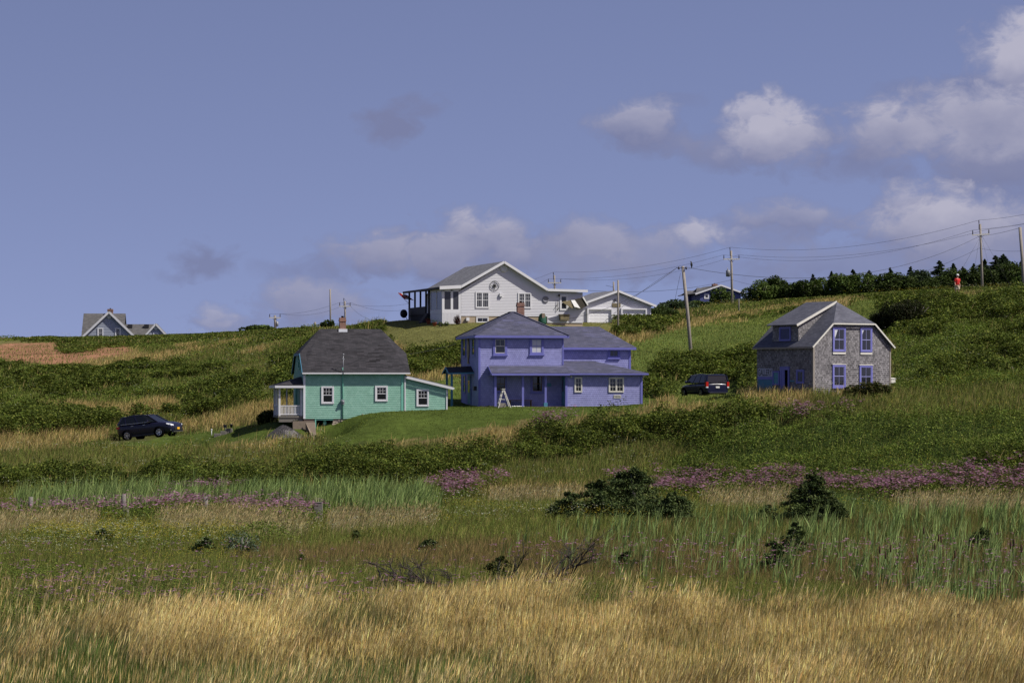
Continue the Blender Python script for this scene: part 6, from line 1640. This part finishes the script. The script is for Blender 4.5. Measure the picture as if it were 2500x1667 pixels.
def make_bush(name, rx, ry, h, n, label, pal, leaf=.16, seed=0, cat='bush', lumps=14, flat=.35, mat=None):
    rs=np.random.default_rng(seed+100); root=empty(name,(0,0,0),0,label,cat)
    b_=MB()
    for k in range(6):
        t=rs.random()*6.283; q=rs.uniform(.4,.8); b_.tube([(0,0,-.3),(math.cos(t)*rx*q*.4,math.sin(t)*ry*q*.4,h*.35),(math.cos(t)*rx*q,math.sin(t)*ry*q,h*.75)],[.05,.03,.012],5)
    b_.build('stems',wood_old,root)
    P_=[]
    cs=[(0,0,h*.5,.55)]+[(rs.uniform(-.75,.75),rs.uniform(-.75,.75),rs.uniform(.2,.8)*h,rs.uniform(.25,.42)) for _ in range(lumps)]
    for (cx,cy,cz,cr) in cs:
        if cx*cx+cy*cy>.75: cx*=.7; cy*=.7
        cz*= (1-.45*(cx*cx+cy*cy))
        m=max(10,int(n*(cr**2)/sum(q[3]**2 for q in cs)))
        d=rs.normal(size=(m,3)); d/=np.linalg.norm(d,axis=1)[:,None]; rr=rs.uniform(.72,1.08,m)[:,None]
        P_.append(np.array([cx*rx,cy*ry,cz])+d*rr*np.array([cr*rx,cr*ry,cr*h*.9]))
    P_=np.concatenate(P_); P_=P_[P_[:,2]>-.1]
    foliage_obj('foliage',P_,rs.uniform(.6,1.3,len(P_))*leaf,pal,mat or veg,root,flat,.25)
    return root
DK=[(.035,.055,.014),(.055,.08,.02),(.024,.036,.011),(.075,.105,.026)]
MG=[(.07,.11,.025),(.095,.14,.032),(.05,.08,.02),(.12,.16,.04)]
GG_=[(.05,.075,.035),(.07,.095,.05),(.035,.055,.025)]
BSH=[ # px, Y, rx, h (m), palette, label, name
 (1855,372,2.6,3.1,MG,'rounded green bush nearest the navy bungalow on the skyline'),
 (1892,375,2.2,3.5,DK,'darker taller rounded bush just right of the first one on the skyline'),
 (1930,370,2.0,2.4,DK,'low dark bush at the right end of the first skyline group'),
 (2005,368,1.9,2.8,MG,'leafy light green bush left half of the second skyline group'),
 (2048,366,2.5,3.2,MG,'largest bright leafy bush of the second skyline group'),
 (2240,368,2.4,3.2,GG_,'round grey-green bush among the spruces left of the person'),
 (2150,364,2.6,1.9,DK,'low dark bush at the foot of the spiky spruce'),
 (2275,362,2.4,1.8,DK,'low dark bush at the foot of the tall full spruce'),
 (2350,362,2.8,1.7,DK,'low dark bush behind the legs of the person'),
 (2440,362,3.0,1.8,DK,'low dark bush right of the crest pole foot'),
 (1965,366,2.4,2.7,DK,'dark bush filling the gap left of the narrow spruce on the skyline'),
 (2105,364,3.0,3.1,MG,'green bush right of the brightest leafy bush on the skyline'),
 (2190,362,2.8,3.0,DK,'dark broad bush left of the round grey-green bush'),
 (2320,364,2.8,3.2,DK,'tall dark bush just left behind the person'),
 (2390,362,2.8,3.4,DK,'dark bush behind the crest pole base'),
 (2470,362,3.2,3.8,DK,'dark bush mass between crest pole and edge pole'),
 (2510,360,3.0,2.8,MG,'green bush behind the pole at the right edge'),
 (1762,420,1.8,2.3,MG,'yellow-green bush in front of the navy bungalow right wall'),
 (1700,415,2.4,.9,DK,'dark bush under the white window of the navy bungalow'),
 (1650,330,2.6,1.5,GG_,'grey-green bush behind the leaning pole on the skyline'),
 (1615,300,2.0,1.3,DK,'dark bush right of the garage eave'),
 (622,338,2.0,1.0,DK,'dark bush on the left crest, halfway to the teal house'),
 (645,336,1.6,.9,MG,'green bush beside the dark one on the left crest'),
 (799,330,.8,1.0,DK,'small wind-bent dark bush next to the slender pole'),
 (541,228,1.25,1.15,DK,'lone rounded dark bush on the slope above the parked car'),
 (650,199,.9,.95,DK,'dark shrub at the left corner of the white porch'),
 (720,193.2,.45,.6,DK,'small green plant in front of the porch skirt'),
 (2118,180.5,1.6,.95,[(.06,.07,.02),(.085,.07,.03),(.035,.045,.014)],'reddish dark bush under the right front windows of the gallery'),
 (2178,222,1.9,1.9,[(.018,.024,.009),(.028,.035,.012)],'big blackish bush on the slope behind the gallery, left lobe'),
 (2222,221,2.2,2.4,[(.018,.024,.009),(.028,.035,.012),(.03,.028,.014)],'big blackish bush on the slope behind the gallery, tallest lobe'),
 (1116.5,256,.35,.9,[(.10,.03,.03),(.06,.03,.02)],'small red-leaved shrub at the corner of the white sunroom'),
 (1090,255.5,.3,.4,MG,'tuft of green leaves at the white sunroom skirting'),
 (1075,255.5,.3,.45,MG,'yellow-green plant at the shaded sunroom corner')]
for i,(px,Y,rx,h,pal,lb) in enumerate(BSH):
    n=int(1400*rx*h*(1.0 if Y>300 else 2.2)); r0=make_bush('bush',rx,rx*.8,h,min(max(n,250),9000),lb,pal,.30 if Y>300 else (.17 if rx>.6 else .10),i,lumps=12)
    p=G(px,Y); r0.location=p
# low windswept spruces of the marsh
MS=[ # px base, Y, h, r, n, lop, label
 (1400,135,1.35,1.5,6000,-.2,'small dark spruce at the left end of the marsh thicket'),
 (1475,136,1.9,2.1,14000,-.3,'dark windswept spruce left of the tall one in the marsh thicket'),
 (1550,137,2.45,2.5,20000,-.2,'tallest broad windswept spruce in the marsh thicket'),
 (1635,135,1.4,1.9,10000,.2,'low spruce at the right end of the marsh thicket'),
 (1968,133,2.3,1.65,15000,.35,'bushy windswept spruce standing alone in the right marsh'),
 (2022,131,1.1,1.3,6000,.2,'low skirt spruce right beside the lone windswept one'),
 (1874,136,.7,.8,1500,0,'tiny dark spruce left of the lone windswept one'),
 (1893,96,1.1,.72,2600,-.1,'open thin spruce with bare stem near the cattails'),
 (1925,103,1.35,.7,1500,.3,'taller ragged spruce behind the thin one near the cattails'),
 (2380,108,.95,.7,1400,.3,'dark ragged spruce amid the right cattails'),
 (2560,160,2.6,1.5,3500,0,'dark spruce at the right edge above the flower band'),
 (868,117,.5,.32,500,0,'tiny dark seedling spruce in the brown grass'),
 (1050,110,.55,.75,1100,0,'flat green seedling spruce above the dead branches'),
 (488,108,.8,.8,1300,.2,'half bare dark spruce sprawling in the left grass'),
 (250,112,.7,.85,1300,0,'low dark spruce sprawling at the far left grass'),
 (737,103,.42,.3,420,0,'tiniest dark seedling spruce above the straw'),
 (1520,99,.6,.75,1200,.2,'low spruce right of the dead branches')]
for i,(px,Y,h,r,n,lop,lb) in enumerate(MS):
    r0=make_spruce(h,r,n,lb,50+i,lop,leaf=.14,ex=.55,bare=.0,pal=[(.045,.068,.022),(.07,.10,.03),(.03,.046,.016),(.10,.125,.04)]); r0.location=G(px,Y); r0.rotation_euler.z=i*.7*0
    r0['group']='small spruces in the marsh'
r0=make_bush('bush',.8,.6,1.0,1500,'silvery grey-green willow shrub in the left grass',[(.10,.14,.09),(.05,.08,.03),(.16,.2,.14)],.10,77); r0.location=G(585,109)
# fallen dead tree with bare branches
def dead_tree(px,Y,L_,label,seed,dirx,hgt):
    rs=random.Random(seed); p=G(px,Y); root=empty('dead_tree',p,0,label,'dead tree'); tr=MB(); tw=MB()
    def grow(mb,a,d,ln,r,depth):
        pts=[a]; rad=[r]; q=Vector(a)
        for k in range(5):
            d=(d+Vector((rs.uniform(-.22,.22),rs.uniform(-.25,.25),rs.uniform(-.16,.10)))).normalized(); q=q+d*ln/5; q.z=max(q.z,.05); pts.append(q.copy()); rad.append(r*(1-.16*(k+1)))
            if depth<3:
                for _ in range(2 if depth<2 else 1):
                    if rs.random()<.85: grow(tw,q.copy(),(d*.7+Vector((rs.uniform(-.7,.7),rs.uniform(-.6,.6),rs.uniform(-.25,.42)))).normalized(),ln*rs.uniform(.35,.55),r*.5,depth+1)
        mb.tube(pts,rad,5)
    grow(tr,Vector((0,0,.1)),Vector((dirx,0,hgt)).normalized(),L_,.06,0); grow(tr,Vector((.1,.2,.1)),Vector((dirx,.2,hgt*.4)).normalized(),L_*.8,.05,0); grow(tw,Vector((0,-.1,.1)),Vector((-dirx*.6,.2,hgt)).normalized(),L_*.45,.03,1)
    dm=plain('dead_grey_bark',(.045,.036,.03),.95,var=.3,scale=9)
    tr.build('trunk',dm,root); tw.build('branches',dm,root); return root
dead_tree(1150,87,3.2,'dead dark tree trunk leaning right with bare branches, above the straw',3,1.0,.22)
dead_tree(1140,88,2.2,'tangled bare grey branches left of the leaning dead trunk',5,-1.0,.2)
dead_tree(1030,88,1.3,'low brittle grey twigs at the left end of the dead branches',9,-.8,.16)
r0=make_spruce(.55,.8,700,'mossy green clump growing over the dead branches',91,.1,leaf=.10,pal=[(.05,.06,.012),(.035,.045,.012)]); r0.location=G(1215,90)+Vector((0,0,.5))

# ------------------------------------------------------------------ mass vegetation
def scatter():
    acc={k:Acc() for k in ('hillgrass','thicket','herbs','marshgrass','cattail','pink','gold','white','straw','strawmid','lawn')}
    # hill + marsh
    def dens(y): return 170*(80/y)**1.15 if y>74 else 170
    p=candidates(76,402,dens); p=p[clear_mask(p)]
    x,y,z=p.T
    # skip what the crest hides far behind
    lab=label_at(x,y,z+.35)
    n=len(p)
    big=fbm(x*.25,y*.18,3,7); fine=fbm(x*1.1,y*.8,2,19)
    ws_=np.clip(y/100,.8,4.0)
    def sel(m,frac=1.0): 
        i=np.where(m)[0]
        return i[rng.random(len(i))<frac] if frac<1 else i
    def B(key,i,h,hv,w,lean,pal,var=.2,az=0.2,azs=1.2,tone=None):
        k=len(i)
        if not k: return
        hh=h*(1+rng.normal(size=k)*hv).clip(.3,1.9)*np.interp(y[i],[240,300,335],[1,.8,.42]); pos=p[i]
        col=mixcol(k,pal,var)
        if tone is not None: col=col*tone[i][:,None]
        col=col*np.array([1.15,1.05,.92])
        acc[key].add(blades(pos-np.array([0,0,.03]),hh,w*ws_[i]*rng.uniform(.6,1.3,k),az+rng.normal(size=k)*azs,np.abs(lean+rng.normal(size=k)*.15).clip(0,.9),col))
    tone=.75+.5*big
    gr_=[(.12,.165,.035),(.155,.19,.05),(.19,.20,.07),(.09,.13,.03)]
    st_=[(.36,.29,.13),(.43,.35,.17),(.28,.25,.10),(.16,.18,.055)]
    far=y>160
    B('hillgrass',sel((lab==MIX)&far),.45,.35,.018,.35,gr_+[(.24,.20,.09)],tone=tone)
    B('hillgrass',sel((lab==STR)&far),.55,.3,.016,.4,st_,tone=tone)
    B('hillgrass',sel((lab==MDW)),.16,.3,.02,.3,[(.13,.185,.042),(.155,.21,.052),(.18,.21,.062)],tone=.7+.6*big,var=.12)
    B('lawn',sel((lab==YLW)),.07,.3,.022,.3,[(.20,.21,.07),(.235,.235,.085),(.17,.19,.06)],var=.1)
    B('lawn',sel((lab==LWN)),.07,.3,.022,.3,[(.10,.145,.026),(.12,.17,.034),(.085,.12,.024)],var=.12)
    B('hillgrass',sel((lab==DRT)&far,.12),.3,.3,.02,.3,gr_,tone=tone)
    B('hillgrass',sel((lab==SHR)&far,.12),.75,.3,.016,.3,gr_+st_)
    B('hillgrass',sel((lab==HRB)&far,.2),.7,.3,.014,.3,gr_,tone=tone)
    B('hillgrass',sel((lab==MAR)&far),.5,.3,.014,.3,gr_+[(.2,.17,.08)],tone=tone)
    # marsh
    nearm=~far
    mr=[(.13,.18,.038),(.18,.215,.055),(.22,.20,.08),(.08,.115,.025)]
    br=[(.21,.16,.075),(.27,.205,.10),(.14,.14,.05),(.10,.115,.035)]
    B('marshgrass',sel((lab==MAR)|((lab==MIX)&nearm)),.42,.3,.011,.35,mr,tone=tone)
    B('marshgrass',sel((lab==MDW)&nearm),.5,.3,.011,.3,[(.10,.17,.05),(.13,.19,.06)],tone=tone)
    B('marshgrass',sel(lab==BRN),.38,.3,.009,.35,br,tone=tone)
    B('marshgrass',sel((lab==CTS)&(y<112)),.38,.3,.010,.35,mr[1:]+br[:2]+br[:2],tone=.85*tone); B('marshgrass',sel((lab==CTS)&(y>=112)),.38,.3,.010,.35,mr+mr[:2]+br[:2],tone=.85*tone)
    B('marshgrass',sel(lab==GLD),.5,.3,.011,.3,mr,tone=tone)
    B('marshgrass',sel(lab==FLW,.6),.40,.3,.010,.35,mr,tone=tone)
    B('marshgrass',sel((lab==CAT),.5),.6,.3,.011,.3,mr,tone=tone)
    B('marshgrass',sel((lab==PNK),.4),.55,.3,.011,.3,mr+st_[:1],tone=tone)
    B('marshgrass',sel((lab==FST)),.55,.35,.010,.35,mr+st_[:2],tone=tone)
    i=sel((lab==STR)&nearm,.6); k=len(i); hh=.72*(1+rng.normal(size=k)*.2).clip(.4,1.6); az=.15+rng.normal(size=k)*.6; ln=np.abs(.3+rng.normal(size=k)*.12)
    cc=mixcol(k,[(.46,.37,.19),(.52,.43,.24),(.36,.30,.14),(.2,.2,.08)],.2)*tone[i][:,None]
    acc['strawmid'].add(blades(p[i],hh,.008*ws_[i],az,ln,cc)); acc['strawmid'].add(heads(p[i],hh,.020*ws_[i],rng.uniform(.14,.28,k),az,ln,cc*1.1))
    # cattails
    def cattails(i,h0):
        k=len(i); q=p[i]
        for rep in range(8):
            o=q+np.column_stack([rng.normal(size=(k,2))*.09,np.zeros(k)]); hh=h0*(1+rng.normal(size=k)*.18).clip(.4,1.4)
            acc['cattail'].add(blades(o,hh,.030*np.clip(ws_[i],1,1.5),rng.normal(size=k)*1.1+.1,np.abs(.28+rng.normal(size=k)*.16),mixcol(k,[(.20,.275,.085),(.27,.345,.12),(.13,.185,.055)],.18)))
    cattails(sel((lab==CAT)&(rng.random(len(x))<.008+.04*fine)),1.3)
    cl=fbm(x*.8,y*.5,2,77)
    rt=np.clip((x/y*F-150)/1000,0,1)
    cattails(sel((lab==CTS)&(cl>.60)&(rng.random(len(x))<.004+.009*rt)),.95); cattails(sel((lab==CTS)&(cl<=.60)&(rng.random(len(x))<.0012+.004*rt)),1.0)
    # pink joe-pye bands: leafy stems below, flat domes above
    def umb(key,i,h0,sz,pal,reps=5,spread=.12,cov=.03):
        k=len(i); q=p[i]; hh=h0*(1+rng.normal(size=k)*.12)
        for r_ in range(reps):
            o=q+np.column_stack([rng.normal(size=(k,2))*spread,hh+rng.normal(size=k)*cov])
            v,t,c_=leaves(o,rng.uniform(.6,1.2,k)*sz*np.clip(ws_[i],.8,2)**.6,mixcol(k,pal,.2),.78,.8); acc[key].add((v,t,c_))
    PK=[(.27,.12,.20),(.34,.175,.265),(.18,.075,.13),(.31,.18,.24)]
    umb('pink',sel((lab==PNK)&(fine>.42)&(rng.random(len(x))<np.where((x/y*F<-450),.5,1.35)),.26),.90,.13,PK,5,.14,.05)
    umb('pink',sel((lab==FLW)&(big>.47),.024),.80,.10,PK,7,.06,.015)
    umb('pink',sel((lab==FLW)&(big<=.47),.006),.72,.09,PK,7,.06,.015)
    umb('pink',sel((lab==MAR)&(y<110),.005),.7,.08,PK,6,.05,.015)
    umb('pink',sel((lab==CTS)&(y<105),.012),.8,.09,PK,6,.06,.015)
    umb('pink',sel((lab==FST),.004),.95,.09,[(.18,.08,.12)],6,.06,.015)
    def herb(key,i,h0,sz,pal,reps=3,flat=.45,tn=None,bottom=.25):
        k=len(i); q=p[i]
        for r_ in range(reps):
            u=bottom+(1-bottom)*rng.random(k)**.55; hh=(h0[i] if hasattr(h0,'__len__') else h0)*u
            o=q+np.column_stack([rng.normal(size=(k,2))*.12,hh]); col=mixcol(k,pal,.25)
            if tn is not None: col=col*tn[i][:,None]
            col=col*np.array([1.15,1.05,.92])
            acc[key].add(leaves(o,rng.uniform(.6,1.25,k)*sz*ws_[i]**.75,col,flat))
    lf=[(.075,.12,.020),(.10,.15,.028),(.05,.085,.016),(.14,.18,.04)]
    herb('herbs',sel(lab==PNK,.7),.72,.085,lf,3)
    herb('herbs',sel(lab==FLW,.35),.5,.075,lf,3)
    herb('herbs',sel(lab==GLD,.4),.5,.08,lf,2)
    lump=fbm(x*.55,y*.45,3,91)
    hh_h=(.22+1.7*np.clip(lump-.28,0,1))*np.interp(y,[180,230,260,300,330],[1,.75,.5,.4,.25])
    herb('herbs',sel(lab==HRB),hh_h,.085,lf,3,tn=.6+.8*fine)
    herb('herbs',sel((lab==MIX)&far&(fine>.5),.45),.5,.08,lf,2)
    herb('herbs',sel((lab==MAR)&(fine>.55),.2),.42,.07,lf,2)
    # dense thickets: lumpy canopy
    lump2=np.maximum(fbm(x*.6,y*.45,2,21),fbm(x*.35+5,y*.3,2,34))
    hs=np.clip((lump2-.30)*3.3,.2,1.5)
    hs=hs*np.interp(y,[180,215,260,300,330],[1,.95,.7,.4,.22]); pxx=CX+x/y*F
    hs=np.where((pxx>760)&(pxx<1010)&(y>246),hs*.4,hs); hs=np.where((pxx>1620)&(pxx<1860)&(y>300),hs*.45,hs)
    dk=[(.055,.085,.015),(.08,.115,.021),(.036,.056,.011),(.12,.15,.03)]
    herb('thicket',sel((lab==SHR)),hs,.11,dk,4,tn=.55+.9*fine,bottom=.35)
    herb('thicket',sel((lab==SHR)),hs*.9,.10,dk,2,flat=.2,bottom=.1)
    # goldenrod and white umbels
    YL=[(.42,.34,.03),(.50,.42,.05),(.32,.28,.03)]
    umb('gold',sel(lab==GLD,.16),.62,.05,YL,5,.05,.05)
    m_=((lab==HRB)|(lab==MIX)|(lab==MAR))&(fbm(x*.2,y*.2,2,55)>.60)
    umb('gold',sel(m_&(y>95),.045),.70,.05,YL,4,.06,.06)
    WL=[(.45,.46,.33),(.5,.5,.42),(.36,.40,.22)]
    m_=((lab==HRB)|(lab==MIX)|(lab==GLD)|(lab==MAR))&(fbm(x*.22,y*.22,2,66)>.58)
    umb('white',sel(m_&(y>95),.030),.85,.055,WL,4,.07,.012)
    umb('white',sel((lab==GLD),.035),.6,.06,WL,4,.07,.012)
    # foreground straw
    q=candidates(47,90,lambda yy:330*min(1.0,(72/yy)**1.3)); lab2=label_at(q[:,0],q[:,1],q[:,2]+.6,.8)
    g1=fbm(q[:,0]*.35,q[:,1]*.28,3,12); g2=fbm(q[:,0]*.9,q[:,1]*.7,2,23)
    px=CX+q[:,0]/q[:,1]*F
    hole=(np.abs(px-205-30*np.sin(q[:,1]*1.3))<105)&(q[:,1]<67)&(q[:,1]>50)
    low=np.clip((66-q[:,1])/12,0,1)                        # greener towards the near edge
    prob=np.where(lab2==FST,np.clip(1.25-np.abs(low)*1.0*(px<1300)-low*.35-(g1<.43)*.55-(px<330)*.25,.10,1),0.0)
    prob=np.where((lab2==FLW)&(q[:,1]<88),.16*(g2>.5)*(px>650)+.03,prob); prob=np.where(hole,.04,prob)
    m=rng.random(len(q))<prob; s=q[m]; k=len(s)
    hh=(.95+.5*(g1[m]-.5)*2+.35*(g2[m]-.5))*(1+rng.normal(size=k)*.16); az=.1+(g2[m]-.5)*2.4+rng.normal(size=k)*.45; ln=np.abs(.20+.55*(g1[m]-.5)+rng.normal(size=k)*.10).clip(.02,.8)
    cc=mixcol(k,[(.64,.50,.20),(.74,.60,.27),(.47,.36,.14),(.68,.56,.29)],.24)*(.68+.6*g2[m])[:,None]
    acc['straw'].add(blades(s,hh,np.full(k,.008),az,ln,cc*.7,foot=mixcol(k,[(.07,.10,.03),(.05,.075,.02),(.12,.11,.045)],.2))); acc['straw'].add(heads(s,hh,rng.uniform(.010,.021,k),rng.uniform(.20,.40,k),az,ln,cc))
    m=(rng.random(len(q))<np.where(lab2==FST,.55+.35*low,.0)); s=q[m]; k=len(s)
    gc=mixcol(k,[(.12,.20,.045),(.16,.25,.06),(.09,.15,.04),(.34,.29,.12)],.2)
    gc=np.where((px[m]<420)[:,None]&(s[:,1]<64)[:,None],gc*np.array([.72,.72,.6]),gc)
    acc['marshgrass'].add(blades(s,rng.uniform(.45,.85,k),np.full(k,.012),rng.normal(size=k)*1.3,rng.uniform(.1,.5,k),gc))
    print({k:a.n for k,a in acc.items()})
    for key,nm,mt,lb,ct in (('hillgrass','hill_grass',veg,'mixed green and tan rough grass over the hillside','grass'),('thicket','shrub_thicket',veg,'dark green wild rose thickets across the slopes','thicket'),
      ('herbs','leafy_weeds',veg,'mid-green leafy weeds and wildflower stems','weeds'),('marshgrass','marsh_grass',veg,'olive green and brown marsh grass in the foreground','grass'),
      ('cattail','cattail_leaves',veg,'tall blue-green cattail leaves in the marsh','cattails'),('pink','pink_wildflowers',petal,'mauve pink flat-topped wildflowers in bands','wildflowers'),
      ('gold','goldenrod_flowers',petal,'yellow goldenrod flowers dotted through the field','wildflowers'),('white','white_wildflowers',petal,'white umbel wildflowers dotted through the field','wildflowers'),
      ('straw','tall_straw_grass',veg_dry,'tall golden straw grass with seed heads along the front','tall grass'),('strawmid','straw_grass_patches',veg_dry,'tan straw grass patches across the middle marsh','tall grass'),
      ('lawn','mown_lawn',veg,'short mown lawn grass round the houses','lawn')):
        acc[key].build(nm,mt,lb,ct)
scatter()
# brown cattail heads that can be told apart, at the right
for i,px in enumerate((2160,2173,2146,2281,2296,2290,2330,2238,2492,2466,2474,2254)):
    Y=(86,87,85,92,93,91,86,83,84,92,90,96)[i]; p=G(px,Y); r0=empty('cattail_head',p,0,'brown cattail spike standing among the green leaves at the right','cattail','brown cattail spikes at the right')
    h=1.15+.12*(i%3); b_=MB(); b_.tube([(0,0,0),(.02,0,h-.02)],.008,5); b_.tube([(.02,0,h+.22),(.025,0,h+.36)],.005,4); b_.build('stalk',plain('reed_stalk',(.10,.14,.05),.8),r0)
    b_=MB(); b_.lathe([(.008,h-.02),(.024,h+.0),(.026,h+.10),(.024,h+.2),(.008,h+.22)],(.02,0,0),8); b_.build('seed_spike',plain('cattail_brown',(.05,.022,.012),.95),r0)
